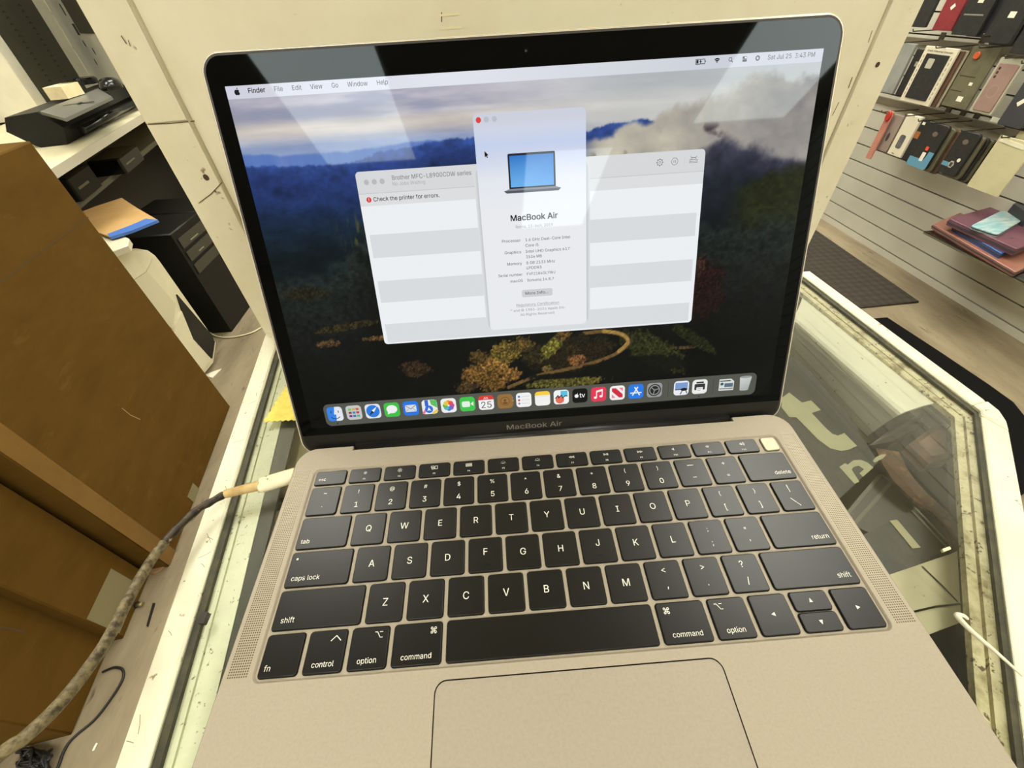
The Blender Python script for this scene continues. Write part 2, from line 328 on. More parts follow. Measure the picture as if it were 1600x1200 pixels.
    'J': (396, [[334, 509, 271, 508, 271, 128, 261, 92, 253, 80, 234, 63, 200, 51, 170, 51, 142, 59, 122, 73, 107, 94, 99, 118, 97, 172, 33, 172, 37, 100, 51, 64, 80, 29, 110, 9, 144, -3, 178, -7, 226, -3, 260, 9, 284, 25, 319, 64, 333, 102, 335, 124]]),
    'K': (467, [[447, 0, 244, 287, 244, 291, 446, 507, 363, 508, 186, 317, 125, 242, 124, 507, 61, 508, 60, 1, 124, 1, 124, 167, 199, 244, 373, 0]]),
    'L': (393, [[61, 508, 60, 1, 359, 0, 359, 56, 124, 57, 124, 507]]),
    'M': (628, [[567, 508, 477, 508, 474, 505, 352, 189, 315, 74, 280, 181, 154, 505, 151, 508, 60, 507, 61, 0, 122, 1, 121, 432, 170, 289, 287, 0, 341, 0, 344, 3, 456, 289, 505, 432, 504, 1, 568, 1]]),
    'N': (523, [[61, 0, 124, 1, 121, 428, 198, 295, 386, 1, 462, 1, 461, 508, 398, 507, 401, 82, 360, 157, 138, 507, 60, 507]]),
    'O': (533, [[307, 513, 227, 513, 185, 501, 143, 479, 92, 430, 70, 394, 52, 352, 44, 310, 40, 266, 44, 198, 52, 158, 70, 114, 92, 78, 141, 31, 185, 7, 223, -3, 257, -7, 311, -3, 349, 7, 393, 31, 442, 78, 464, 114, 482, 162, 490, 200, 490, 308, 480, 354, 464, 394, 442, 430, 391, 479, 349, 501], [299, 55, 253, 53, 227, 57, 185, 75, 161, 93, 124, 144, 112, 176, 106, 208, 102, 254, 106, 300, 112, 332, 124, 364, 140, 390, 165, 419, 195, 439, 235, 453, 299, 453, 323, 447, 363, 423, 386, 400, 406, 370, 420, 334, 428, 298, 428, 210, 420, 174, 402, 132, 382, 104, 349, 75]]),
    'P': (445, [[61, 0, 124, 1, 125, 186, 253, 186, 305, 194, 353, 220, 388, 261, 408, 319, 408, 375, 402, 399, 392, 427, 378, 449, 355, 472, 331, 488, 303, 500, 259, 508, 60, 507], [124, 243, 125, 452, 255, 452, 291, 442, 320, 421, 334, 401, 342, 377, 344, 335, 334, 295, 311, 266, 281, 248, 245, 242]]),
    'Q': (533, [[467, -48, 404, 37, 404, 41, 415, 48, 444, 81, 460, 107, 480, 155, 490, 199, 490, 309, 482, 347, 460, 401, 432, 441, 385, 484, 347, 502, 319, 510, 277, 516, 223, 512, 187, 502, 149, 484, 90, 427, 66, 385, 48, 331, 40, 265, 44, 199, 52, 157, 74, 107, 90, 81, 119, 48, 151, 24, 187, 6, 225, -4, 267, -8, 309, -4, 357, 12, 401, -48], [259, 456, 295, 454, 325, 446, 351, 432, 378, 409, 392, 393, 414, 351, 428, 299, 430, 273, 428, 209, 416, 163, 392, 115, 367, 90, 313, 158, 246, 157, 318, 63, 295, 54, 267, 52, 237, 54, 211, 62, 183, 76, 156, 99, 124, 145, 112, 177, 104, 227, 104, 281, 112, 331, 124, 363, 142, 393, 185, 434, 217, 448]]),
    'R': (449, [[61, 508, 60, 1, 124, 1, 124, 197, 247, 198, 352, 1, 427, 0, 314, 207, 357, 232, 380, 255, 402, 297, 408, 325, 408, 379, 398, 417, 378, 453, 335, 488, 307, 500, 277, 506], [124, 255, 125, 452, 257, 452, 299, 440, 324, 419, 334, 405, 342, 383, 344, 335, 334, 299, 319, 280, 297, 266, 263, 256]]),
    'S': (447, [[257, 515, 197, 515, 167, 509, 131, 495, 95, 471, 76, 450, 62, 426, 54, 402, 52, 366, 56, 340, 66, 314, 93, 283, 111, 269, 143, 253, 293, 207, 317, 193, 342, 162, 346, 136, 342, 116, 328, 90, 311, 73, 285, 59, 245, 49, 195, 51, 165, 59, 141, 71, 122, 88, 110, 110, 103, 137, 38, 136, 50, 84, 81, 39, 101, 23, 131, 7, 183, -7, 265, -7, 299, 1, 347, 23, 388, 66, 400, 88, 406, 110, 408, 160, 402, 182, 390, 206, 361, 237, 311, 265, 169, 307, 131, 333, 118, 352, 114, 376, 116, 390, 130, 420, 147, 437, 169, 449, 215, 459, 253, 457, 281, 449, 303, 437, 330, 406, 337, 377, 400, 378, 400, 394, 390, 428, 378, 448, 357, 471, 315, 499]]),
    'T': (449, [[193, 0, 256, 1, 256, 451, 415, 452, 415, 508, 32, 507, 33, 452, 192, 451]]),
    'U': (517, [[61, 508, 60, 163, 70, 109, 92, 69, 127, 32, 151, 16, 217, -6, 301, -6, 363, 14, 391, 32, 434, 81, 454, 137, 456, 507, 392, 507, 392, 157, 380, 119, 366, 97, 347, 78, 323, 64, 285, 52, 233, 52, 199, 62, 171, 78, 152, 95, 132, 131, 124, 167, 124, 507]]),
    'V': (480, [[17, 508, 202, 3, 205, 0, 277, 0, 462, 507, 395, 508, 392, 503, 288, 203, 241, 54, 184, 231, 86, 505, 83, 508]]),
    'W': (686, [[670, 507, 602, 507, 506, 131, 493, 64, 458, 215, 382, 505, 379, 508, 307, 508, 210, 145, 193, 62, 166, 187, 84, 505, 81, 508, 17, 508, 154, 1, 229, 0, 232, 5, 314, 305, 343, 434, 366, 327, 454, 1, 529, 0]]),
    'X': (474, [[19, 0, 91, 0, 180, 125, 237, 218, 298, 119, 383, 0, 456, 1, 276, 261, 443, 508, 373, 508, 266, 353, 239, 304, 234, 307, 206, 359, 105, 508, 30, 507, 200, 259]]),
    'Y': (472, [[203, 0, 268, 1, 268, 209, 453, 508, 381, 508, 378, 505, 274, 335, 237, 264, 206, 323, 94, 505, 91, 508, 18, 507, 202, 211]]),
    'Z': (438, [[397, 0, 397, 56, 116, 57, 174, 135, 394, 457, 396, 507, 41, 508, 41, 452, 324, 453, 272, 385, 42, 47, 42, 1]]),
    '[': (273, [[234, -96, 234, -44, 159, -43, 159, 485, 234, 486, 235, 537, 102, 538, 101, -95]]),
    '\\': (249, [[233, -76, 234, -69, 72, 531, 15, 532, 176, -71, 179, -76]]),
    ']': (273, [[38, -96, 171, -95, 170, 538, 37, 537, 38, 486, 113, 485, 113, -43, 38, -44]]),
    '^': (327, [[27, 279, 89, 279, 162, 438, 167, 437, 173, 425, 239, 279, 298, 278, 299, 281, 199, 489, 196, 492, 130, 492]]),
    '_': (319, [[318, -55, 317, 0, 0, -1, 1, -56]]),
    '`': (219, [[48, 528, 115, 429, 164, 430, 115, 529]]),
    'a': (389, [[335, -1, 336, 276, 320, 324, 285, 361, 261, 373, 231, 381, 167, 383, 131, 375, 99, 361, 58, 324, 42, 294, 45, 289, 99, 275, 108, 290, 131, 313, 151, 323, 185, 331, 221, 329, 239, 323, 264, 302, 274, 278, 276, 252, 274, 244, 265, 235, 251, 229, 131, 213, 85, 197, 63, 183, 42, 160, 34, 140, 30, 114, 34, 74, 48, 44, 75, 15, 97, 3, 121, -5, 169, -9, 211, -1, 235, 11, 266, 40, 270, 50, 275, 51, 277, -1], [276, 188, 276, 134, 270, 108, 252, 78, 229, 59, 203, 49, 161, 45, 131, 51, 113, 61, 100, 74, 92, 96, 94, 124, 102, 138, 121, 153, 155, 165, 231, 175]]),
    'b': (424, [[54, 508, 53, 1, 110, 0, 112, 58, 118, 58, 137, 31, 156, 14, 198, -6, 244, -8, 288, 2, 314, 16, 351, 51, 371, 85, 381, 115, 389, 153, 389, 225, 373, 287, 355, 319, 322, 354, 288, 374, 262, 382, 220, 384, 172, 374, 154, 362, 114, 318, 113, 507], [220, 46, 180, 54, 162, 64, 143, 83, 125, 113, 113, 163, 113, 215, 117, 241, 133, 281, 160, 312, 182, 324, 210, 330, 246, 328, 282, 310, 305, 285, 315, 265, 327, 219, 325, 147, 305, 95, 280, 66, 262, 54]]),
    'c': (396, [[303, 358, 265, 376, 233, 384, 191, 384, 149, 376, 119, 362, 101, 348, 72, 319, 52, 283, 42, 255, 34, 199, 36, 151, 42, 121, 52, 93, 72, 57, 111, 20, 145, 2, 197, -8, 261, -2, 299, 16, 325, 36, 356, 81, 361, 102, 305, 116, 288, 83, 259, 58, 215, 46, 185, 48, 163, 54, 147, 64, 126, 85, 108, 115, 100, 145, 96, 199, 104, 247, 126, 291, 157, 318, 197, 330, 241, 326, 269, 312, 286, 295, 303, 262, 362, 277, 340, 323]]),
    'd': (424, [[371, 508, 310, 507, 309, 318, 290, 343, 255, 372, 227, 382, 181, 384, 141, 376, 113, 362, 70, 321, 54, 293, 42, 261, 34, 207, 36, 147, 42, 117, 54, 85, 74, 51, 105, 20, 137, 2, 181, -8, 227, -6, 249, 2, 271, 16, 292, 37, 302, 53, 311, 58, 313, 0, 372, 1], [205, 46, 163, 54, 147, 64, 126, 85, 108, 117, 96, 177, 100, 233, 116, 279, 143, 310, 161, 322, 195, 330, 229, 328, 247, 322, 280, 297, 302, 259, 312, 201, 306, 135, 288, 91, 263, 64, 249, 56]]),
    'e': (404, [[225, 384, 169, 382, 149, 376, 119, 362, 95, 344, 72, 319, 56, 293, 36, 227, 34, 175, 42, 121, 52, 93, 72, 57, 95, 32, 117, 16, 145, 2, 177, -6, 237, -8, 279, 2, 321, 26, 352, 61, 364, 87, 363, 92, 305, 104, 294, 83, 271, 60, 237, 48, 201, 46, 169, 52, 151, 60, 134, 73, 108, 109, 100, 133, 97, 168, 370, 169, 370, 231, 366, 255, 354, 291, 334, 325, 293, 362, 249, 380], [96, 221, 98, 241, 108, 269, 122, 291, 157, 320, 195, 330, 239, 326, 263, 314, 284, 293, 294, 277, 308, 231, 307, 220]]),
    'f': (254, [[81, 0, 142, 1, 142, 325, 228, 327, 227, 378, 142, 379, 144, 443, 152, 457, 171, 470, 205, 474, 227, 468, 242, 515, 241, 522, 229, 526, 205, 530, 163, 528, 137, 520, 117, 508, 96, 487, 84, 463, 80, 379, 6, 377, 7, 326, 80, 325]]),
    'g': (425, [[371, 379, 313, 379, 312, 320, 309, 319, 275, 359, 249, 375, 227, 383, 167, 383, 139, 375, 111, 361, 72, 322, 56, 296, 42, 262, 36, 232, 36, 150, 42, 120, 54, 90, 95, 39, 139, 13, 163, 7, 227, 7, 251, 15, 271, 27, 290, 44, 304, 66, 310, 66, 308, -36, 298, -58, 279, -77, 239, -95, 175, -95, 137, -79, 101, -41, 52, -68, 64, -92, 101, -125, 135, -141, 173, -149, 221, -151, 265, -145, 291, -137, 319, -121, 344, -98, 360, -74, 372, -24], [183, 329, 225, 329, 263, 313, 292, 282, 310, 230, 312, 168, 300, 120, 286, 96, 265, 75, 229, 61, 179, 61, 145, 75, 122, 98, 108, 124, 100, 150, 96, 204, 108, 262, 120, 286, 143, 311]]),
    'h': (410, [[356, 0, 357, 255, 351, 297, 339, 325, 331, 337, 294, 370, 250, 384, 214, 384, 198, 382, 154, 364, 131, 343, 114, 314, 113, 507, 54, 508, 53, 1, 113, 1, 113, 227, 117, 259, 125, 283, 144, 306, 162, 318, 194, 328, 226, 328, 262, 314, 287, 285, 293, 265, 295, 1]]),
    'i': (167, [[54, 0, 113, 1, 112, 378, 53, 377], [123, 467, 123, 499, 112, 514, 98, 522, 68, 522, 56, 514, 43, 497, 43, 469, 53, 455, 66, 446, 84, 442, 100, 446]]),
    'j': (167, [[113, 379, 52, 378, 52, -44, 42, -70, 29, -81, -10, -88, -9, -143, 31, -141, 65, -129, 96, -100, 110, -66, 114, -40], [44, 500, 44, 468, 50, 458, 67, 445, 99, 445, 109, 451, 124, 470, 124, 498, 116, 510, 101, 521, 67, 521]]),
    'k': (381, [[54, 508, 53, 1, 113, 1, 113, 139, 154, 178, 294, 0, 370, 0, 201, 217, 359, 377, 284, 378, 120, 212, 114, 212, 113, 507]]),
    'l': (189, [[54, 508, 55, 57, 61, 37, 71, 23, 94, 6, 126, -2, 162, -2, 180, 2, 171, 53, 130, 54, 119, 63, 115, 75, 113, 507]]),
    'm': (610, [[557, 1, 555, 287, 541, 329, 510, 364, 480, 380, 456, 386, 408, 384, 382, 376, 358, 362, 335, 341, 321, 321, 318, 310, 303, 343, 270, 374, 244, 384, 194, 384, 164, 372, 140, 354, 117, 323, 112, 306, 111, 377, 53, 377, 54, 0, 113, 1, 113, 237, 117, 267, 127, 291, 146, 312, 166, 324, 190, 330, 230, 326, 252, 312, 269, 289, 273, 271, 274, 0, 335, 1, 337, 269, 345, 291, 368, 316, 382, 324, 408, 330, 448, 326, 472, 314, 487, 295, 495, 269, 495, 1]]),
    'n': (410, [[356, 0, 357, 255, 351, 297, 331, 337, 294, 370, 250, 384, 214, 384, 198, 382, 154, 364, 131, 343, 112, 310, 111, 377, 54, 378, 53, 1, 113, 1, 113, 227, 117, 259, 125, 283, 144, 306, 162, 318, 194, 328, 226, 328, 262, 314, 287, 285, 293, 265, 295, 1]]),
    'o': (415, [[171, 382, 119, 362, 72, 319, 60, 299, 42, 255, 36, 225, 36, 151, 42, 121, 60, 77, 72, 57, 111, 20, 145, 2, 175, -6, 241, -6, 271, 2, 299, 16, 323, 34, 348, 65, 370, 111, 380, 151, 380, 223, 372, 259, 354, 301, 336, 327, 305, 356, 267, 376, 243, 382], [197, 330, 233, 328, 271, 310, 298, 279, 314, 239, 318, 217, 318, 159, 314, 137, 298, 97, 265, 62, 245, 52, 215, 46, 163, 54, 147, 64, 126, 85, 108, 115, 96, 175, 102, 239, 118, 279, 147, 312, 165, 322]]),
    'p': (424, [[54, -143, 113, -142, 114, 59, 121, 56, 135, 34, 152, 17, 174, 3, 210, -7, 260, -7, 312, 15, 336, 33, 355, 56, 373, 90, 389, 152, 389, 226, 383, 256, 371, 292, 353, 322, 314, 361, 286, 375, 258, 383, 194, 381, 170, 373, 150, 359, 119, 320, 112, 319, 111, 378, 53, 378], [242, 329, 278, 313, 297, 296, 311, 274, 327, 220, 327, 158, 323, 136, 307, 98, 278, 65, 252, 51, 210, 47, 178, 55, 164, 63, 135, 94, 117, 138, 113, 162, 113, 216, 117, 240, 135, 284, 162, 313, 200, 329]]),
    'q': (424, [[371, -143, 372, 378, 313, 379, 311, 319, 304, 322, 269, 363, 231, 381, 167, 383, 139, 375, 111, 361, 76, 328, 58, 300, 42, 260, 34, 208, 34, 170, 42, 116, 54, 84, 70, 56, 89, 33, 111, 15, 165, -7, 215, -7, 251, 3, 273, 17, 309, 59, 310, -142], [183, 329, 225, 329, 245, 323, 265, 311, 292, 280, 302, 258, 310, 222, 310, 158, 302, 122, 290, 94, 261, 63, 247, 55, 215, 47, 179, 49, 145, 65, 118, 96, 102, 136, 98, 158, 96, 202, 108, 262, 122, 288, 137, 305, 159, 321]]),
    'r': (259, [[54, 0, 113, 1, 113, 237, 123, 279, 131, 291, 160, 316, 200, 326, 242, 322, 242, 384, 192, 384, 172, 378, 150, 366, 127, 343, 114, 320, 111, 321, 110, 378, 53, 377]]),
    's': (365, [[233, 380, 211, 384, 163, 384, 119, 372, 89, 356, 64, 331, 48, 295, 48, 259, 52, 241, 60, 223, 81, 200, 117, 180, 235, 148, 249, 140, 266, 119, 268, 101, 262, 81, 241, 60, 205, 46, 181, 44, 151, 48, 123, 60, 104, 79, 93, 106, 37, 94, 40, 73, 62, 37, 89, 14, 133, -4, 157, -8, 209, -8, 257, 4, 279, 16, 306, 39, 320, 59, 328, 79, 330, 121, 326, 139, 310, 167, 289, 186, 257, 202, 143, 232, 125, 242, 112, 257, 108, 277, 114, 299, 133, 318, 157, 330, 199, 332, 219, 328, 243, 316, 258, 299, 269, 278, 324, 291, 316, 313, 302, 335, 277, 360]]),
    't': (227, [[209, 0, 212, 11, 202, 53, 185, 50, 151, 52, 134, 63, 126, 87, 126, 325, 203, 326, 204, 377, 127, 378, 126, 469, 65, 470, 64, 379, 7, 378, 6, 327, 64, 325, 64, 93, 68, 63, 76, 41, 88, 25, 113, 6, 159, -4]]),
    'u': (410, [[54, 379, 53, 110, 59, 82, 81, 40, 102, 19, 136, 1, 170, -5, 212, -3, 258, 17, 281, 40, 296, 65, 297, 0, 356, -1, 357, 378, 295, 378, 293, 120, 283, 96, 254, 65, 228, 53, 200, 49, 174, 53, 148, 65, 123, 94, 115, 118, 113, 378]]),
    'v': (389, [[17, 377, 161, 3, 164, 0, 226, 0, 371, 377, 306, 378, 303, 375, 223, 155, 196, 62, 85, 377]]),
    'w': (567, [[545, 377, 479, 377, 419, 161, 399, 71, 396, 70, 375, 167, 317, 377, 252, 378, 191, 163, 170, 66, 151, 151, 89, 375, 86, 378, 24, 378, 137, 1, 198, 0, 201, 5, 284, 308, 367, 1, 428, 0]]),
    'x': (379, [[22, 0, 90, 0, 159, 101, 188, 154, 288, 0, 357, 1, 225, 191, 350, 378, 282, 378, 233, 307, 192, 234, 100, 378, 31, 377, 155, 195]]),
    'y': (389, [[52, -141, 104, -145, 138, -137, 158, -125, 181, -102, 191, -86, 211, -42, 370, 379, 306, 379, 303, 376, 215, 132, 194, 63, 167, 152, 85, 378, 17, 378, 163, 0, 139, -62, 118, -85, 88, -91, 76, -87, 59, -90, 47, -136]]),
    'z': (380, [[337, 0, 337, 56, 126, 57, 332, 329, 332, 377, 49, 378, 49, 322, 253, 322, 254, 319, 42, 47, 42, 1]]),
    '{': (273, [[235, -96, 236, -45, 211, -44, 191, -36, 176, -25, 166, -3, 160, 39, 160, 153, 156, 171, 148, 187, 135, 200, 115, 212, 90, 219, 93, 226, 119, 232, 137, 244, 148, 255, 156, 271, 160, 289, 160, 405, 162, 431, 170, 457, 181, 472, 197, 482, 236, 489, 236, 537, 203, 538, 175, 532, 149, 520, 128, 501, 116, 481, 108, 457, 104, 427, 104, 319, 100, 293, 90, 273, 75, 260, 30, 251, 30, 191, 53, 190, 73, 184, 83, 178, 98, 159, 104, 127, 106, -5, 120, -47, 137, -68, 163, -84, 199, -94]]),
    '|': (230, [[89, -164, 140, -163, 139, 672, 88, 671]]),
    '}': (273, [[38, -96, 74, -94, 110, -84, 128, -74, 153, -47, 167, -3, 169, 123, 173, 151, 183, 171, 200, 184, 220, 190, 243, 191, 243, 251, 198, 260, 183, 273, 173, 293, 169, 319, 169, 427, 157, 481, 143, 503, 124, 520, 98, 532, 70, 538, 37, 537, 37, 489, 82, 480, 103, 457, 111, 433, 111, 307, 117, 271, 125, 255, 136, 244, 154, 232, 180, 226, 181, 219, 158, 212, 138, 200, 125, 187, 117, 171, 111, 135, 111, 9, 107, -5, 99, -21, 84, -36, 62, -44, 37, -45]]),
    '~': (453, [[52, 150, 107, 149, 110, 178, 118, 192, 135, 207, 167, 209, 259, 145, 289, 137, 327, 139, 349, 147, 363, 157, 386, 184, 398, 218, 400, 252, 345, 253, 342, 228, 334, 210, 317, 195, 299, 191, 275, 197, 221, 241, 191, 259, 173, 265, 125, 263, 107, 257, 85, 243, 68, 222, 56, 194]]),
    '©': (637, [[247, 508, 187, 482, 157, 462, 110, 415, 92, 387, 74, 353, 58, 293, 56, 237, 64, 185, 74, 157, 110, 93, 149, 54, 185, 28, 219, 10, 279, -6, 335, -8, 387, 0, 417, 10, 475, 44, 512, 77, 546, 123, 560, 151, 578, 215, 580, 271, 572, 323, 562, 353, 526, 415, 493, 450, 449, 482, 401, 504, 359, 514, 295, 516], [371, 452, 393, 444, 439, 418, 474, 385, 492, 361, 508, 329, 520, 285, 520, 223, 514, 199, 494, 151, 478, 129, 453, 102, 421, 78, 397, 66, 345, 52, 291, 52, 263, 58, 241, 66, 195, 92, 174, 111, 142, 153, 124, 193, 116, 227, 116, 281, 122, 309, 142, 357, 158, 379, 183, 406, 215, 430, 243, 444, 287, 456, 351, 456], [365, 112, 403, 132, 426, 155, 446, 187, 454, 221, 395, 222, 378, 189, 347, 168, 321, 164, 295, 168, 257, 190, 236, 223, 232, 269, 242, 299, 254, 315, 275, 332, 299, 342, 315, 344, 349, 340, 369, 330, 392, 307, 401, 286, 459, 286, 456, 305, 444, 333, 428, 355, 407, 374, 379, 390, 331, 402, 271, 394, 229, 370, 200, 339, 182, 307, 174, 271, 174, 237, 182, 201, 200, 169, 229, 138, 271, 114, 321, 106]]),
    '™': (424, [[82, 326, 115, 327, 115, 479, 168, 480, 168, 508, 27, 507, 28, 480, 81, 479], [202, 508, 202, 326, 235, 327, 236, 448, 290, 326, 309, 329, 360, 448, 361, 327, 393, 327, 392, 508, 353, 507, 298, 376, 243, 507]]),
    '⌘': (698, [[576, 14, 599, 41, 611, 67, 615, 103, 603, 147, 576, 180, 534, 204, 450, 206, 449, 301, 534, 306, 562, 318, 587, 339, 611, 381, 615, 405, 609, 447, 589, 481, 560, 506, 536, 516, 500, 520, 462, 510, 425, 483, 403, 447, 397, 411, 396, 354, 300, 354, 297, 441, 287, 465, 264, 492, 222, 516, 198, 520, 156, 514, 122, 494, 97, 465, 85, 433, 85, 391, 97, 357, 128, 324, 164, 306, 192, 302, 248, 302, 249, 207, 164, 204, 132, 188, 101, 157, 87, 127, 83, 91, 87, 67, 97, 43, 111, 25, 138, 2, 170, -10, 212, -10, 246, 2, 268, 20, 285, 41, 297, 67, 299, 153, 396, 154, 401, 67, 411, 43, 434, 16, 452, 2, 476, -8, 500, -12, 542, -6], [249, 153, 247, 81, 237, 63, 224, 50, 208, 42, 184, 40, 162, 48, 151, 57, 137, 81, 135, 103, 145, 129, 162, 146, 186, 154], [449, 153, 522, 152, 536, 146, 551, 131, 561, 113, 563, 91, 555, 69, 536, 48, 522, 42, 500, 40, 465, 57, 449, 91], [299, 207, 300, 302, 397, 301, 396, 206], [248, 354, 178, 356, 151, 371, 137, 395, 135, 419, 143, 441, 162, 460, 186, 468, 208, 466, 226, 456, 241, 441, 249, 419], [450, 354, 449, 419, 457, 441, 472, 456, 490, 466, 512, 468, 536, 460, 555, 441, 563, 419, 561, 395, 551, 377, 540, 366, 520, 356]]),
    '⌥': (713, [[62, 507, 63, 452, 226, 451, 455, 0, 650, 1, 649, 56, 489, 56, 486, 59, 259, 508], [650, 453, 649, 508, 412, 507, 413, 452]]),
    '…': (588, [[81, -2, 115, -2, 127, 6, 140, 23, 144, 37, 140, 59, 132, 71, 115, 84, 83, 84, 67, 74, 56, 59, 52, 45, 56, 23, 64, 11], [277, -2, 311, -2, 323, 6, 336, 23, 340, 37, 336, 59, 328, 71, 311, 84, 279, 84, 263, 74, 252, 59, 248, 45, 252, 23, 260, 11], [534, 25, 534, 57, 528, 67, 507, 84, 475, 84, 459, 74, 448, 59, 444, 41, 448, 23, 456, 11, 473, -2, 507, -2, 517, 4]]),
    ' ': (188, []),
}
GL = {}
for _k, (_a, _cs) in GLYPHS.items():
    GL[_k] = (_a, [[(c[i], c[i + 1]) for i in range(0, len(c), 2)] for c in _cs])
CAPH = max(p[1] for p in GL['H'][1][0])

# ------------------------------------------------------------------ materials
def nodes(name):
    m = bpy.data.materials.new(name); m.use_nodes = True
    nt = m.node_tree
    return m, nt, nt.nodes['Principled BSDF']

def mat(name, c, rough=0.6, metal=0.0, spec=0.5, c2=None, scale=20.0, detail=4.0, lo=0.4, hi=0.7, bump=0.0, bscale=None, stretch=None, spots=None, coat=0.0, rough2=None):
    """plain or two-tone noise material; spots=(colour, scale, threshold) adds small stains"""
    m, nt, b = nodes(name)
    b.inputs['Base Color'].default_value = (*c, 1)
    b.inputs['Roughness'].default_value = rough
    b.inputs['Metallic'].default_value = metal
    b.inputs['Specular IOR Level'].default_value = spec
    if coat: b.inputs['Coat Weight'].default_value = coat
    L = nt.links
    co = nt.nodes.new('ShaderNodeTexCoord')
    mp = nt.nodes.new('ShaderNodeMapping')
    if stretch: mp.inputs['Scale'].default_value = stretch
    L.new(co.outputs['Object'], mp.inputs['Vector'])
    last = None
    def noise(sc, det, lo_, hi_):
        n = nt.nodes.new('ShaderNodeTexNoise'); n.inputs['Scale'].default_value = sc; n.inputs['Detail'].default_value = det
        n.inputs['Roughness'].default_value = 0.65
        L.new(mp.outputs[0], n.inputs['Vector'])
        r = nt.nodes.new('ShaderNodeMapRange'); r.inputs[1].default_value = lo_; r.inputs[2].default_value = hi_
        L.new(n.outputs['Fac'], r.inputs[0])
        return n, r
    if c2 is not None:
        n, r = noise(scale, detail, lo, hi)
        mx = nt.nodes.new('ShaderNodeMix'); mx.data_type = 'RGBA'
        mx.inputs[6].default_value = (*c, 1); mx.inputs[7].default_value = (*c2, 1)
        L.new(r.outputs[0], mx.inputs[0]); last = mx.outputs[2]
        if rough2 is not None:
            rm = nt.nodes.new('ShaderNodeMapRange'); rm.inputs[3].default_value = rough; rm.inputs[4].default_value = rough2
            L.new(r.outputs[0], rm.inputs[0]); L.new(rm.outputs[0], b.inputs['Roughness'])
    if spots:
        for (sc_, ss, th, wd_) in (spots if isinstance(spots[0], tuple) and len(spots[0]) == 4 else [spots]):
            n, r = noise(ss, 3.0, th, th + wd_)
            mx = nt.nodes.new('ShaderNodeMix'); mx.data_type = 'RGBA'
            if last is None: mx.inputs[6].default_value = (*c, 1)
            else: L.new(last, mx.inputs[6])
            mx.inputs[7].default_value = (*sc_, 1)
            L.new(r.outputs[0], mx.inputs[0]); last = mx.outputs[2]
    if last is not None: L.new(last, b.inputs['Base Color'])
    if bump:
        n, r = noise(bscale or scale * 3, 5.0, 0.0, 1.0)
        bp = nt.nodes.new('ShaderNodeBump'); bp.inputs['Strength'].default_value = bump; bp.inputs['Distance'].default_value = 0.001
        L.new(n.outputs['Fac'], bp.inputs['Height']); L.new(bp.outputs[0], b.inputs['Normal'])
    return m

def thin_glass(name, tint, rough=0.02, ior=1.45, strength=1.0, haze=0.0):
    """clear sheet: lets light straight through and mirrors by Fresnel"""
    m = bpy.data.materials.new(name); m.use_nodes = True
    nt = m.node_tree; nt.nodes.clear(); L = nt.links
    out = nt.nodes.new('ShaderNodeOutputMaterial'); mx = nt.nodes.new('ShaderNodeMixShader')
    tr = nt.nodes.new('ShaderNodeBsdfTransparent'); tr.inputs[0].default_value = (*tint, 1)
    gl = nt.nodes.new('ShaderNodeBsdfGlossy'); gl.inputs['Roughness'].default_value = rough
    fr = nt.nodes.new('ShaderNodeFresnel'); fr.inputs[0].default_value = ior
    mu = nt.nodes.new('ShaderNodeMath'); mu.operation = 'MULTIPLY'; mu.inputs[1].default_value = strength
    L.new(fr.outputs[0], mu.inputs[0]); L.new(mu.outputs[0], mx.inputs[0])
    src = tr.outputs[0]
    if haze:
        df = nt.nodes.new('ShaderNodeBsdfDiffuse'); df.inputs[0].default_value = (0.75, 0.72, 0.6, 1)
        m2 = nt.nodes.new('ShaderNodeMixShader')
        co = nt.nodes.new('ShaderNodeTexCoord')
        mp = nt.nodes.new('ShaderNodeMapping'); mp.inputs['Rotation'].default_value = (0, 0, 0.7); mp.inputs['Scale'].default_value = (1, 14, 1)
        nz = nt.nodes.new('ShaderNodeTexNoise'); nz.inputs['Scale'].default_value = 55; nz.inputs['Detail'].default_value = 6
        rg = nt.nodes.new('ShaderNodeMapRange'); rg.inputs[1].default_value = 0.60; rg.inputs[2].default_value = 0.72; rg.inputs[3].default_value = haze * 0.25; rg.inputs[4].default_value = haze
        L.new(co.outputs['Object'], mp.inputs[0]); L.new(mp.outputs[0], nz.inputs['Vector']); L.new(nz.outputs['Fac'], rg.inputs[0])
        L.new(rg.outputs[0], m2.inputs[0]); L.new(tr.outputs[0], m2.inputs[1]); L.new(df.outputs[0], m2.inputs[2]); src = m2.outputs[0]
    L.new(src, mx.inputs[1]); L.new(gl.outputs[0], mx.inputs[2]); L.new(mx.outputs[0], out.inputs[0])
    return m

def screen_mat(name, strength=1.0):
    """lit display pixels under glossy glass; colours come from the Col attribute"""
    m, nt, b = nodes(name)
    at = nt.nodes.new('ShaderNodeAttribute'); at.attribute_name = 'Col'
    b.inputs['Base Color'].default_value = (0.004, 0.004, 0.004, 1)
    b.inputs['Roughness'].default_value = 0.03
    b.inputs['IOR'].default_value = 1.5
    b.inputs['Specular IOR Level'].default_value = 0.12
    b.inputs['Specular Tint'].default_value = (0.84, 1.0, 1.12, 1)      # anti-glare coating
    nt.links.new(at.outputs['Color'], b.inputs['Emission Color'])
    b.inputs['Emission Strength'].default_value = strength
    return m

def lamp_mat(name, c, s):
    m, nt, b = nodes(name)
    b.inputs['Base Color'].default_value = (0.8, 0.8, 0.8, 1)
    b.inputs['Emission Color'].default_value = (*c, 1)
    b.inputs['Emission Strength'].default_value = s
    return m

random.seed(7)
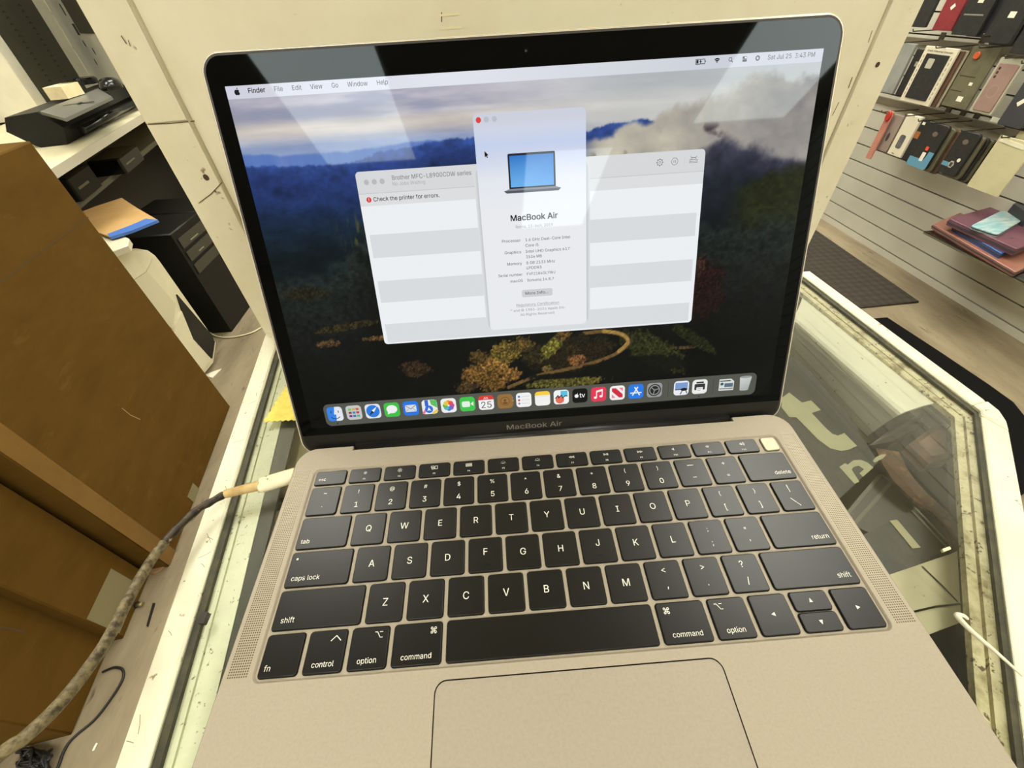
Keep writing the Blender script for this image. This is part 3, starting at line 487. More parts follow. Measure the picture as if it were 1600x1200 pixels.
# ------------------------------------------------------------------ room
M_CEIL = mat('ceiling_tile', rgb(205, 198, 178), 0.9, c2=rgb(190, 183, 163), scale=60, bump=0.2)
M_WALLP = mat('painted_wall', rgb(178, 172, 154), 0.85, c2=rgb(164, 158, 140), scale=4)
M_FLOOR = mat('vinyl_floor', rgb(152, 138, 112), 0.55, c2=rgb(112, 99, 78), scale=2.2, detail=8, lo=0.35, hi=0.7, stretch=(4, 1, 1),
              spots=(rgb(78, 66, 50), 9.0, 0.62, 0.12), bump=0.1)
M_SLAT = mat('slatwall_face', rgb(198, 194, 180), 0.5, c2=rgb(186, 182, 168), scale=3.0)
M_GROOVE = mat('slatwall_groove', rgb(70, 44, 26), 0.8)
M_CREAMWALL = mat('cream_slat', rgb(196, 188, 166), 0.6, c2=rgb(186, 177, 154), scale=3.0)

def struct(mb, name, mats, **k):
    return tag(mb.build(name, mats, **k), kind='structure')

m = MB(); m.box((-3.3, -4.2, -H - 0.1), (2.6, 4.6, -H)); struct(m, 'floor', M_FLOOR)
m = MB(); m.box((-3.3, -4.2, CEIL), (2.6, 4.6, CEIL + 0.1)); struct(m, 'ceiling', M_CEIL)
m = MB(); m.box((-3.3, 4.5, -H), (2.6, 4.6, CEIL)); struct(m, 'wall_back', M_WALLP)
m = MB(); m.box((-3.3, -4.2, -H), (2.6, -4.1, CEIL)); struct(m, 'wall_front', M_WALLP)
m = MB(); m.box((-3.3, -4.1, -H), (-3.2, 4.5, CEIL)); struct(m, 'wall_outer', M_WALLP)

def slat_wall(name, p0, p1, face, z0, pitch, first, msl, mgr, groove=0.006):
    """vertical wall from p0 to p1 (plan) whose boards stand 12 mm proud of the groove bed; face = side it looks to"""
    p0 = Vector((p0[0], p0[1], 0)); p1 = Vector((p1[0], p1[1], 0))
    d = (p1 - p0); ln = d.length; d.normalize(); f = Vector(face).normalized()
    M = Matrix(((d.x, f.x, 0, p0.x), (d.y, f.y, 0, p0.y), (0, 0, 1, 0), (0, 0, 0, 1)))
    m = MB(M=M)
    def bx(y0, y1, za, zb, mt):
        c = [(0, y0), (ln, y0), (ln, y1), (0, y1)]
        if d.cross(f).z < 0: pass
        m.loft([[(x, y, za) for x, y in c], [(x, y, zb) for x, y in c]], mt, True, True)
    bx(-0.05, -0.012, z0, CEIL, 1)
    z = z0; nxt = z0 + first
    while z < CEIL - 0.01:
        bx(-0.012, 0.0, z + (groove / 2 if z > z0 else 0), min(nxt - groove / 2, CEIL), 0)
        z = nxt; nxt += pitch
    return struct(m, name, [msl, mgr])

WR0 = Vector((1.985, 2.312, -H)); WRD = Vector((-0.0357, 0.99936, 0)); WRN = Vector((-0.99936, -0.0357, 0))
a = WR0 + WRD * (2.2); b = WR0 - WRD * (6.4)
slat_wall('wall_right', a, b, WRN, -H, 0.0762, 0.033, M_SLAT, M_GROOVE)

# bench line on the left
BZ = -0.085          # bench height
E0 = onz(60, 276, BZ); E1 = onz(219, 180, BZ)
BD = (E1 - E0).normalized(); BN = Vector((BD.y, -BD.x, 0))      # BN looks at the viewer side
if BN.dot(CAM - E0) < 0: BN = -BN
LW = E0 - BN * 0.66
slat_wall('wall_left', LW - BD * 0.10, LW + BD * 2.9, BN, -H, 0.1524, 0.05, M_CREAMWALL, M_GROOVE, groove=0.008)

# ------------------------------------------------------------------ ceiling lights
M_DIFF = lamp_mat('light_diffuser', LCOL, LIGHT)
M_LFRAME = mat('light_frame', rgb(225, 222, 210), 0.5)
LABELS = [('ceiling light troffer above and behind the viewer on the left, seen mirrored in screen corner', -0.83, -1.82),
          ('ceiling light troffer behind the viewer, mirrored in the middle of the laptop screen', 0.54, -3.03),
          ('ceiling light troffer nearest the slatwall, mirrored in upper right screen corner', 1.62, -1.64),
          ('ceiling light troffer over the cardboard boxes left of the counter', -0.98, 1.22),
          ('extra unseen ceiling light troffer added over the far side of the cream panel', 0.54, 2.50),  # added out of view to raise the overall light level
          ('ceiling light troffer over the aisle by the hanging phone cases', 1.15, 0.80),
          ('unseen ceiling light troffer added to brighten the cream panel, far out to the left behind the viewer', -2.30, -1.30),  # put in to lift the cream panel, placed clear of the screen's reflection
          ('extra unseen ceiling light troffer added deep behind the bench at the far left', -0.83, 3.00),  # another added fixture, unseen, for more light from the back
          ('extra unseen ceiling light troffer added deep in the aisle at the far right', 1.50, 3.00)]  # added as well, unseen, brings more light in from the aisle end
for lb, x, y in LABELS:
    t = thing('ceiling_light', lb, 'ceiling light', (x, y, CEIL), 'ceiling light troffers')
    m = MB()
    for lo, hi in (((-.32, -.62, -.012), (-.30, .62, 0)), ((.30, -.62, -.012), (.32, .62, 0)), ((-.30, -.62, -.012), (.30, -.60, 0)), ((-.30, .60, -.012), (.30, .62, 0))):
        m.box(lo, hi)
    m.build('light_frame', M_LFRAME, t)
    m = MB(); m.box((-.30, -.60, -.006), (.30, .60, -.001)); m.build('diffuser', M_DIFF, t)

# ------------------------------------------------------------------ counter showcase
M_RAIL = mat('painted_rail', rgb(234, 230, 206), 0.5, c2=rgb(216, 211, 184), scale=18, spots=[(rgb(150, 135, 95), 170.0, 0.66, 0.05), (rgb(176, 166, 130), 42.0, 0.64, 0.16)])
M_SCR = mat('scratch_grey', rgb(120, 108, 76), .8)
M_GASKET = mat('dark_gasket', rgb(50, 48, 34), 0.6, c2=rgb(86, 80, 52), scale=90)
M_CHAN = mat('grimy_channel', rgb(208, 201, 162), 0.5, c2=rgb(150, 138, 94), scale=120, lo=0.42, hi=0.72, spots=[(rgb(84, 70, 40), 260.0, 0.60, 0.06), (rgb(120, 102, 60), 60.0, 0.60, 0.12)])
M_MINT = mat('pale_inner_frame', rgb(232, 234, 206), 0.4, c2=rgb(212, 214, 184), scale=30, spots=[(rgb(140, 130, 92), 300.0, 0.62, 0.06)])
M_CASEDARK = mat('case_interior', rgb(54, 52, 44), 0.8, c2=rgb(40, 38, 32), scale=12)
M_CASESIDE = mat('case_side', rgb(215, 208, 180), 0.6, c2=rgb(196, 188, 160), scale=8)
M_GLASS = thin_glass('counter_glass', (0.975, 0.98, 0.96), 0.02, 1.45, 0.22, haze=0.045)

def LX(y, off=0.0): return -0.2352 - 0.1665 * (y - 0.1902) + off
def BX(y, off=0.0): return 0.292 - 0.0735 * (y - 0.256) - off
def FX(y, off=0.0): return 0.2625 + 0.7917 * (y + 0.0043) - off
def CXY(ob, of):      # corner where the two right-hand rails meet
    # 0.292 - 0.0735(y-.256) - ob = .2625 + .7917(y+.0043) - of
    y = (0.292 + 0.0735 * 0.256 - ob - 0.2625 - 0.7917 * 0.0043 + of) / (0.7917 + 0.0735)
    return (BX(y, ob), y)
YB, YF = 0.25, -0.30
OB = [0.0, 0.0118, 0.0150, 0.0270]; OF = [0.0, 0.0168, 0.0198, 0.0318]; OL = [0.0, 0.0137, 0.0172, 0.0318]
def plan(i, yb=YB, yf=YF):
    return [(LX(yf, OL[i]), yf), (FX(yf, OF[i]), yf), CXY(OB[i], OF[i]), (BX(yb, OB[i]), yb), (LX(yb, OL[i]), yb)]
counter = thing('display_counter', 'glass topped display counter with white metal rails under the open laptop', 'counter', (0, 0, -H))
up = (0, 0, H)
def cpart(m, name, mats, **k):
    o = m.build(name, mats, counter, **k); o.location = up; return o
# rails
m = MB(); m.prism([(LX(YF), YF), (LX(YF, OL[1]), YF), (LX(YB, OL[1]), YB), (LX(YB), YB)], -0.035, 0.0, bev=0.0012); cpart(m, 'rail', M_RAIL)
c0 = Vector(CXY(0, 0)); c1 = Vector(CXY(OB[1], OF[1]))
kb = Vector((BX(c0.y + 0.014), c0.y + 0.014)); kbi = Vector((BX(c1.y + 0.006, OB[1]), c1.y + 0.006))
kf = Vector((FX(c0.y - 0.012), c0.y - 0.012)); kfi = Vector((FX(c1.y - 0.004, OF[1]), c1.y - 0.004))
m = MB(); m.prism([tuple(kbi), tuple(kb), (BX(YB), YB), (BX(YB, OB[1]), YB)], -0.035, 0.0, bev=0.0012); cpart(m, 'rail', M_RAIL)
m = MB(); m.prism([(FX(YF, OF[1]), YF), (FX(YF), YF), tuple(kf), tuple(kfi)], -0.035, 0.0, bev=0.0012); cpart(m, 'rail', M_RAIL)
g = 0.0006
m = MB(); m.prism([(kfi.x + .0001, kfi.y + g), (kf.x, kf.y + g), (c0.x - .0045, c0.y - .0045), (c0.x - .001, c0.y + .004), (kb.x, kb.y - g), (kbi.x, kbi.y - g), (c1.x, c1.y)], -0.035, 0.0005, bev=0.001); cpart(m, 'corner_cap', M_RAIL)
# scratches on the left rail
rs = random.Random(11)
for k in range(16):
    y_ = -0.12 + 0.26 * rs.random(); x0 = LX(y_, 0.0015 + 0.009 * rs.random()); a_ = rs.uniform(-1.2, .6); l_ = rs.uniform(.003, .012)
    x1 = min(max(x0 + l_ * math.cos(a_), LX(y_, 0.0012)), LX(y_, 0.0120))
    m = MB(); m.line([(x0, y_), ((x0 + x1) / 2 + .0003, y_ + l_ * math.sin(a_) * .5), (x1, y_ + l_ * math.sin(a_))], 0.00022, 0.00008)
    cpart(m, 'scratch', M_SCR)
# gasket
for q in ([(LX(YF, OL[1]), YF), (LX(YF, OL[2]), YF), (LX(YB, OL[2]), YB), (LX(YB, OL[1]), YB)],
          [CXY(OB[1], OF[1]), (BX(YB, OB[1]), YB), (BX(YB, OB[2]), YB), CXY(OB[2], OF[2])],
          [(FX(YF, OF[2]), YF), (FX(YF, OF[1]), YF), CXY(OB[1], OF[1]), CXY(OB[2], OF[2])]):
    m = MB(); m.prism(q, -0.02, -0.0022); cpart(m, 'gasket', M_GASKET)
# inner metal channel under the glass edge
def lerp(a, b, t): return a + (b - a) * t
def chan(ia, ib, ta, tb):
    return lerp(ia, ib, ta), lerp(ia, ib, tb)
m = MB()
for (t0, t1, zt) in ((0.0, 0.52, -0.0045), (0.52, 0.62, -0.0062), (0.62, 1.0, -0.0045)):
    b0, b1 = chan(OB[2], OB[3], t0, t1); f0, f1 = chan(OF[2], OF[3], t0, t1)
    m.prism([CXY(b0, f0), (BX(YB, b0), YB), (BX(YB, b1), YB), CXY(b1, f1)], -0.0085, zt)
cpart(m, 'inner_channel', M_CHAN)
m = MB()
for (t0, t1, zt) in ((0.0, 0.40, -0.0045), (0.40, 0.56, -0.0066), (0.56, 1.0, -0.0045)):
    f0, f1 = chan(OF[2], OF[3], t0, t1); b0, b1 = chan(OB[2], OB[3], t0, t1)
    m.prism([(FX(YF, f1), YF), (FX(YF, f0), YF), CXY(b0, f0), CXY(b1, f1)], -0.0085, zt)
cpart(m, 'inner_channel', M_CHAN)
m = MB()
for (t0, t1, zt) in ((0.0, 0.24, -0.0045), (0.24, 0.30, -0.0058), (0.30, 1.0, -0.0048)):
    l0, l1 = chan(OL[2], OL[3], t0, t1)
    m.prism([(LX(YF, l0), YF), (LX(YF, l1), YF), (LX(YB, l1), YB), (LX(YB, l0), YB)], -0.0085, zt)
cpart(m, 'inner_channel', M_MINT)
# glass
m = MB(); m.prism(plan(1), -0.0040, -0.0004); cpart(m, 'glass_top', M_GLASS)
# case body
m = MB(); P0 = plan(0)
ins = plan(1)
m.loft([[(x, y, -H) for x, y in P0], [(x, y, -0.035) for x, y in P0]], 0)
m.loft([[(x, y, -0.02) for x, y in ins], [(x, y, -0.34) for x, y in ins]], 1)
m.poly([ins], -0.34, 1)
cpart(m, 'case_body', [M_CASESIDE, M_CASEDARK])
m = MB(); m.poly([plan(1)], -0.16); 
for f in list(m.f): pass
cpart(m, 'glass_shelf', thin_glass('shelf_glass', (0.85, 0.9, 0.86), 0.02, 1.45, 0.5))

# ---- things lying in the case, under the glass
M_BLACKPAPER = mat('black_poster', rgb(24, 24, 20), 0.5, c2=rgb(34, 33, 28), scale=30)
M_LETTER = mat('poster_letter', rgb(178, 176, 144), 0.6, c2=rgb(160, 158, 128), scale=25)
def ct(x, y): return (1220 + x / 5.0, 600 + y / 5.0)
CASE = ccw([(LX(-.295, .021), -.295), (FX(-.295, .024), -.295), CXY(.019, .0235), (BX(.245, .019), .245), (LX(.245, .021), .245)])
def clip_poly(P):      # keep things inside the case
    for i in range(len(CASE)):
        a, b = CASE[i - 1], CASE[i]; out = []
        sd = lambda p: (b[0] - a[0]) * (p[1] - a[1]) - (b[1] - a[1]) * (p[0] - a[0])
        for k in range(len(P)):
            p, q = P[k - 1], P[k]; sp_, sq_ = sd(p), sd(q)
            if (sp_ >= 0) != (sq_ >= 0):
                t = sp_ / (sp_ - sq_); out.append((p[0] + (q[0] - p[0]) * t, p[1] + (q[1] - p[1]) * t))
            if sq_ >= 0: out.append(q)
        P = out
    return P
def flat(pts, z, clip=True):
    q = [tuple(onz(px, py, z).xy) for px, py in pts]
    if clip: return clip_poly(q) if len(q) > 3 else [p for p in (q if len(q) < 3 else q)]
    return q
def trim_line(pts, z):      # polyline cut at the case wall
    q = [tuple(onz(px, py, z).xy) for px, py in pts]; out = []
    def ok(p): return all((b[0] - a[0]) * (p[1] - a[1]) - (b[1] - a[1]) * (p[0] - a[0]) >= -1e-9 for a, b in zip(CASE[-1:] + CASE[:-1], CASE))
    for a, b in zip(q, q[1:]):
        for k in range(25):
            p = (a[0] + (b[0] - a[0]) * k / 24, a[1] + (b[1] - a[1]) * k / 24)
            if ok(p): out.append(p)
    return [out[0], out[-1]] if len(q) == 2 and len(out) > 1 else out
ZP = -0.012
poster = thing('poster', 'black printed poster with pale letters lying under the counter glass', 'poster', (0, 0, ZP))
m = MB(); m.prism(flat([(1000, 560), (1215, 540), (1262, 575), (1330, 655), (1372, 722), (1300, 790), (1250, 850), (1000, 850)], ZP), -0.0012, 0.0); m.build('sheet', M_BLACKPAPER, poster)
m = MB(); m.poly([flat([ct(*p) for p in [(5, 110), (65, 68), (165, 148), (235, 130), (312, 205), (240, 228), (350, 345), (400, 390), (445, 405), (495, 385), (595, 485), (530, 515), (470, 525), (385, 505), (290, 435), (120, 262), (65, 262), (5, 185)]], ZP)], 0.0003)
m.poly([flat([ct(*p) for p in [(455, 650), (500, 620), (522, 632), (565, 597), (625, 594), (680, 618), (722, 655), (640, 727), (612, 700), (648, 668), (605, 640), (570, 650), (550, 668), (612, 765), (575, 782)]], ZP)], 0.0003)
m.poly([flat([ct(*p) for p in [(716, 604), (742, 572), (785, 552), (822, 552), (800, 580), (732, 616)]], ZP)], 0.0003)
m.build('poster_lettering', M_LETTER, poster)

M_SHEET = mat('pale_plastic_sheet', rgb(220, 219, 200), 0.35, c2=rgb(208, 207, 188), scale=10, spots=[(rgb(96, 88, 60), 160.0, 0.69, 0.03), (rgb(235, 235, 210), 30.0, 0.6, 0.1)])
e1 = onz(1474, 627, -0.008); e0 = onz(1255, 462, -0.008)
f1 = onz(1408, 646, -0.006); f0 = onz(1240, 500, -0.006)
g1 = onz(1357, 680, -0.040); g0 = onz(1225, 548, -0.040)
m = MB()
prof0 = smooth_path([e0, (e0 + f0) / 2 + Vector((0, 0, .002)), f0, (f0 + g0) / 2 + Vector((0, 0, .004)), g0], 5)
prof1 = smooth_path([e1, (e1 + f1) / 2 + Vector((0, 0, .002)), f1, (f1 + g1) / 2 + Vector((0, 0, .004)), g1], 5)
dn = Vector((0, 0, -0.0015))
m.loft([[p for p in prof0] + [p + dn for p in prof0[::-1]], [p for p in prof1] + [p + dn for p in prof1[::-1]]], 0, True, True)
tag(m.build('plastic_sheet', M_SHEET), 'pale curved plastic sheet under the glass along the back rail', 'plastic sheet')
m = MB(); q = [onz(1284, 622, -0.045), onz(1297, 618, -0.045), onz(1361, 690, -0.045), onz(1351, 694, -0.045)]
m.solid(q, (0, 0, -0.004))
tag(m.build('shelf_strip', M_LETTER), 'narrow grey strip beside the lower edge of the curved plastic sheet', 'strip')

M_STRAP = mat('brown_strap', rgb(72, 43, 15), 0.7, c2=rgb(116, 82, 40), scale=170, lo=0.52, hi=0.62)
sp = [(1386, 703, 11, -.020), (1398, 728, 11, -.020), (1414, 752, 11, -.022), (1440, 778, 9.5, -.024), (1470, 800, 8, -.028), (1488, 824, 6, -.028), (1494, 850, 4, -.026), (1496, 880, 3, -.024)]
m = MB(); top = []
for i, (x, y, wd_, z) in enumerate(sp):
    p = onz(x, y, z); q = onz(sp[min(i + 1, len(sp) - 1)][0], sp[min(i + 1, len(sp) - 1)][1], z) - onz(sp[max(i - 1, 0)][0], sp[max(i - 1, 0)][1], z)
    q.z = 0; q.normalize(); nv = Vector((-q.y, q.x, 0)) * wd_ / 1600.0
    top.append((p - nv, p + nv))
m.loft([[a_, b_, b_ + Vector((0, 0, -.002)), a_ + Vector((0, 0, -.002))] for a_, b_ in top], 0, True, True)
tag(m.build('lanyard', M_STRAP), 'brown patterned lanyard strap hanging inside the glass case', 'strap')

M_REFL = mat('reflected_beige', rgb(206, 200, 166), 0.6, c2=rgb(192, 186, 150), scale=18, spots=[(rgb(70, 62, 40), 60.0, 0.70, 0.03)])
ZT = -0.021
tl = thing('tile_reflection', 'beige seamed slab standing in for the ceiling mirrored in the counter glass', 'tile_reflection', (0, 0, ZT))  # solid slab in place of a ceiling reflection in the counter glass
m = MB(); m.prism(flat([(1360, 908), (1484, 866), (1502, 858), (1512, 968), (1455, 990), (1400, 1010)], ZT), -0.006, 0); m.build('reflection_slab', M_REFL, tl)
M_REFLSEAM = mat('reflected_seam', rgb(72, 66, 44), 0.8)
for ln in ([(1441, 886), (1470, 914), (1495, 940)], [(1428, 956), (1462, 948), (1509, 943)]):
    m = MB(); m.line(trim_line(ln, ZT), 0.0009, 0.0004); m.build('seam', M_REFLSEAM, tl)
m = MB(); m.prism(flat([(1428, 887), (1439, 883), (1441, 887), (1430, 891)], ZT), 0.0005, 0.002)
tag(m.build('paper_scrap', mat('scrap_paper', rgb(235, 228, 180), 0.7)), 'small cream paper scrap on the edge of the beige reflection slab', 'paper scrap')
# boxed gadgets further down
M_DKBOX = mat('dark_box', rgb(26, 26, 22), 0.4, c2=rgb(34, 34, 29), scale=20)
M_EDGE = mat('box_edge', rgb(96, 92, 76), 0.4)
ZB = -0.028
bx = thing('gadget_box', 'dark boxed gadget with a short white bar under the counter glass', 'box', (0, 0, ZB))
m = MB(); m.prism(flat([(1330, 845), (1430, 795), (1484, 852), (1484, 868), (1380, 905), (1352, 890)], ZB), -0.03, 0); m.build('box_body', M_DKBOX, bx)
m = MB(); m.line(trim_line([(1398, 817), (1428, 853)], ZB), 0.005, 0.0006); m.build('white_bar', mat('white_bar', rgb(190, 184, 150), 0.6), bx)
m = MB()
for ln in ([(1430, 795), (1484, 852)], [(1424, 799), (1478, 856)], [(1352, 890), (1380, 905), (1484, 868)]):
    m.line(trim_line(ln, ZB), 0.0014, 0.0007)
m.build('box_trim', M_EDGE, bx)
ZC = -0.032
bx = thing('clear_case', 'clear grey plastic case below the brown strap in showcase', 'case', (0, 0, ZC))
m = MB(); m.prism(flat([(1316, 812), (1375, 742), (1445, 790), (1395, 850)], ZC), -0.03, 0); m.build('case_shell', mat('grey_plastic', rgb(52, 50, 42), 0.35), bx)
m = MB()
for ln in ([(1316, 812), (1375, 742)], [(1330, 824), (1392, 754)], [(1375, 742), (1445, 790)]):
    m.line(trim_line(ln, ZC), 0.002, 0.0008)
m.build('case_rim', M_EDGE, bx)
M_PINKW = mat('pinkish_wrapper', rgb(116, 90, 74), 0.3, c2=rgb(54, 34, 28), scale=40, lo=0.4, hi=0.62)
ZW = -0.019
m = MB(); m.prism(flat([(1424, 690), (1462, 662), (1496, 655), (1504, 690), (1490, 712), (1455, 720)], ZW), ZW - 0.012, ZW, bev=0.003)
tag(m.build('wrapped_packet', M_PINKW), 'crumpled pinkish wrapped packet in the corner of the showcase', 'packet')
m = MB(); m.prism(flat([(1362, 692), (1410, 655), (1452, 640), (1440, 662), (1400, 685)], -0.022), -0.034, -0.022, bev=0.003)
tag(m.build('wrapped_packet', mat('brown_wrapper', rgb(58, 44, 36), 0.4, c2=rgb(46, 35, 29), scale=30)), 'dull brown packet below the end of the curved plastic sheet', 'packet')

# left side, under the glass
M_STRIPD = mat('dark_strip', rgb(56, 58, 48), 0.45, c2=rgb(70, 70, 58), scale=40)
m = MB(); zz = -0.0052
m.prism(flat([(448, 600), (478, 600), (330, 1200), (296, 1200)], zz), zz - 0.002, zz)
m.build('dark_strip', M_STRIPD)
tag(bpy.data.objects['dark_strip'], 'dark grey strip beside the pale frame under glass, left of laptop', 'strip')
m = MB(); zz = -0.012
m.prism(flat([(452, 600), (540, 640), (540, 775), (428, 775)], zz), zz - 0.002, zz)
tag(m.build('card', mat('olive_card', rgb(150, 142, 104), 0.7, c2=rgb(136, 128, 92), scale=14)), 'olive grey card under the glass by the hinge corner', 'card')
m = MB(); zz = -0.012
m.prism(flat([(424, 800), (470, 790), (470, 1000), (370, 1000), (398, 905)], zz), zz - 0.002, zz)
tag(m.build('card', mat('cream_card', rgb(226, 216, 170), 0.7, c2=rgb(212, 202, 156), scale=14)), 'cream card under the glass by the left speaker grille', 'card')
# starburst price tag on the glass
star = []
cr = [onz(*p, 0.0004) for p in ((412, 659), (524, 652), (560, 560), (474, 560))]
for a_, b_, n_ in ((0, 1, 13), (1, 2, 12), (2, 3, 10), (3, 0, 13)):
    e_ = cr[b_] - cr[a_]; nv = Vector((e_.y, -e_.x, 0)).normalized()
    for k in range(2 * n_):
        p = cr[a_] + e_ * (k / (2 * n_)) + nv * (0.0008 if k % 2 else -0.0006)
        star.append((p.x, p.y))
m = MB(); m.prism(star, 0.0001, 0.0005)
tag(m.build('starburst_tag', mat('yellow_paper', rgb(244, 226, 110), 0.7, c2=rgb(222, 200, 84), scale=120)), 'yellow zigzag edged paper tag half hidden behind the laptop screen corner', 'paper tag')
# crumb on the strip
p = onz(319, 965, 0.0015)
m = MB(); m.box((p.x - .0016, p.y - .003, 0.0), (p.x + .0018, p.y + .0022, 0.003))
o = m.build('plastic_chip', mat('chip_black', rgb(38, 30, 24), 0.4), bevel=0.0008); o.rotation_euler = (0, 0, 0)
tag(o, 'tiny dark plastic chip on the pale strip left of laptop', 'plastic chip')
# white cable tie on the right rail
pts = [onz(1512, 967, .003), onz(1505, 962, .004), onz(1496, 961, .005), onz(1500, 968, .005), onz(1520, 988, .006), onz(1560, 1022, .006), onz(1598, 1056, .004)]
m = MB(); m.tube(pts, lambda t: 0.0006 + 0.0006 * math.sin(PI * min(1, t * 1.1)), 8)
tag(m.build('cable_tie', mat('white_nylon', rgb(240, 232, 205), 0.4)), 'curled white cable tie lying across the right rail', 'cable tie')
# small wear marks: hole in rail etc.

# ------------------------------------------------------------------ cream panel behind the laptop
M_CREAM = mat('cream_paint', rgb(237, 230, 202), 0.55, c2=rgb(230, 221, 190), scale=14, spots=[(rgb(150, 122, 74), 95.0, 0.70, 0.05)], bump=0.06, bscale=400)
M_CREAM2 = mat('cream_paint_worn', rgb(234, 226, 198), 0.55, c2=rgb(224, 213, 180), scale=22, spots=[(rgb(120, 88, 44), 70.0, 0.68, 0.06), (rgb(70, 56, 36), 160.0, 0.72, 0.03)], bump=0.08, bscale=300)
M_NAIL = mat('rusty_nail', rgb(74, 56, 36), 0.6)
M_SEAM = mat('crack_dirt', rgb(96, 76, 44), 0.9)
PA = onz(414, 522); PE = Vector((0.99855, 0.0538, 0)); PN = Vector((0.0538, -0.99855, 0))
panel = thing('wood_panel', 'cream painted wooden panel standing on the counter behind the laptop', 'panel', (0, 0, 0))
PM = Matrix(((PE.x, 0, PN.x, PA.x), (PE.y, 0, PN.y, PA.y), (0, 1, 0, 0), (0, 0, 0, 1)))   # local x along, y up, z to viewer
def ppart(m, name, mats, **k): return m.build(name, mats, panel, **k)
WP, HP = 0.5045, 1.0
m = MB(M=PM); m.prism([(0.0265, 0), (0.484, 0), (0.484, HP), (0.0265, HP)], -0.02, -0.0014); ppart(m, 'centre_board', M_CREAM)
m = MB(M=PM); m.prism([(0, 0), (0.0262, 0), (0.0262, 0.166), (0, 0.1655)], -0.02, 0, bev=0.0006)
m.prism([(0, 0.1658), (0.0262, 0.1663), (0.0262, HP), (0, HP)], -0.02, 0, bev=0.0006); ppart(m, 'stile', M_CREAM2)
m = MB(M=PM); m.prism([(0.482, 0), (WP, 0), (WP, HP), (0.482, HP)], -0.02, 0, bev=0.0006); ppart(m, 'stile', M_CREAM2)
for x, r in ((0.0268, 0.0016), (0.4816, 0.0010)):
    m = MB(M=PM); m.loft([[(x + r * math.cos(2 * PI * k / 10), y, -0.0012 + r * math.sin(2 * PI * k / 10)) for k in range(10)] for y in (0, HP)], 0, True, True, sm=True)
    ppart(m, 'moulding', M_CREAM2)
def ploc(px, py):
    q = onpl(px, py, PA, PN) - PA
    return q.dot(PE), q.z
for px, py, r in ((322, 277, .0017), (1371, 101, .0013)):
    u_, v_ = ploc(px, py)
    m = MB(M=PM); m.prism(circ(u_, v_, r, r * 1.2, 12), 0.0, 0.0005); ppart(m, 'nail', M_NAIL)
m = MB(M=PM)
for ln, z_, wd_ in (([(311, 317), (330, 303), (347, 285)], .0004, .0005), ([(232, 194), (262, 193), (304, 189)], .0002, .0006), ([(1362, 48), (1356, 66)], .0004, .0005), ([(1331, 121), (1325, 137)], .0004, .0008), ([(1300, 180), (1310, 160)], .0004, .0006),
                    ([(690, 20), (690, 34)], -.0012, .0006), ([(190, 56), (198, 68)], .0004, .0005), ([(201, 63), (204, 72)], .0004, .0004)):
    m.line([ploc(*p) for p in ln], wd_, z_)
ppart(m, 'crack', M_SEAM)
m = MB(M=PM)
for (a_, b_) in (((688, 24), (717, 22)), ((690, 45), (720, 43))):
    m.line([ploc(*a_), ploc(*b_)], 0.0010, -0.0011)
ppart(m, 'paint_ridge', mat('paint_ridge', rgb(240, 228, 184), 0.5))
# ------------------------------------------------------------------ laptop
MM = 0.001
M_ALU = mat('champagne_aluminium', rgb(169, 158, 140), 0.55, metal=0.10, spec=0.4, c2=rgb(164, 153, 135), scale=900, detail=2)
M_PAD = mat('trackpad_surface', rgb(164, 154, 138), 0.5, metal=0.08, c2=rgb(159, 149, 133), scale=700, detail=2)
M_KEY = mat('key_plastic', rgb(12, 11, 9), 0.32, spec=0.36, c2=rgb(15, 14, 11), scale=26, lo=0.3, hi=0.7)
M_GAP = mat('key_gap', rgb(10, 10, 8), 0.8)
M_LEG = mat('legend_white', rgb(232, 230, 218), 0.6)
M_BEZ = mat('black_glass', rgb(8, 8, 8), 0.03, spec=0.12)
M_BEZ.node_tree.nodes['Principled BSDF'].inputs['Specular Tint'].default_value = (0.84, 1.0, 1.12, 1)
M_RUB = mat('dark_gasket_rubber', rgb(46, 38, 32), 0.5)
M_CHIN = mat('black_chin', rgb(16, 15, 14), 0.32)
M_HINGE = mat('hinge_black', rgb(14, 13, 12), 0.4)
M_CHTX = mat('chin_grey', rgb(120, 112, 104), 0.5)
M_DISP = screen_mat('lit_display')

TILT = math.radians(3.27)
laptop = thing('laptop', 'open champagne laptop with black keyboard on the glass counter, screen lit', 'laptop', (0, 0, 0))
LM = Matrix.Translation((0, 0, 0.0135)) @ Matrix.Rotation(TILT, 4, 'X')
LID = LM @ Matrix.Translation((0, 58.7 * MM + 0.088 * MM * 0, 0.088 * MM)) @ Matrix.Rotation(PI - 2.0416, 4, 'X')
def lpart(m, name, mats, parent=None, lid=False, **k):
    o = m.build(name, mats, parent or laptop, **k)
    if parent is None: o.matrix_local = LID if lid else LM
    return o

# base body -----------------------------------------------------------
YR, YFR, XW = 54.8, -157.0, 152.0
def base_outline(ins=0.0, notch=True, r=11.5):
    r2 = r - ins; x = XW - ins; yr = YR - ins; yf = YFR + ins; n = 7
    def arc(cx, cy, a0):
        return [(cx + r2 * math.cos(math.radians(a0 + 90 * k / n)), cy + r2 * math.sin(math.radians(a0 + 90 * k / n))) for k in range(n + 1)]
    out = arc(x - r2, yr - r2, 0)
    nd = 2.9 if notch else 0.0
    out += [(119.0, yr), (119.0 - 0.01, yr - nd), (-119.0 + 0.01, yr - nd), (-119.0, yr)]
    out += arc(-x + r2, yr - r2, 90) + arc(-x + r2, yf + r2, 180) + arc(x - r2, yf + r2, 270)
    return out
def zbot(y): return -(12.5 + y * math.tan(TILT))
well = rr(0, (39.6 - 65.2) / 2, 278.2, 39.6 + 65.2, 3.6)
pad = rr(0, (-69.7 - 150.5) / 2, 119.9, 80.8, 4.5)
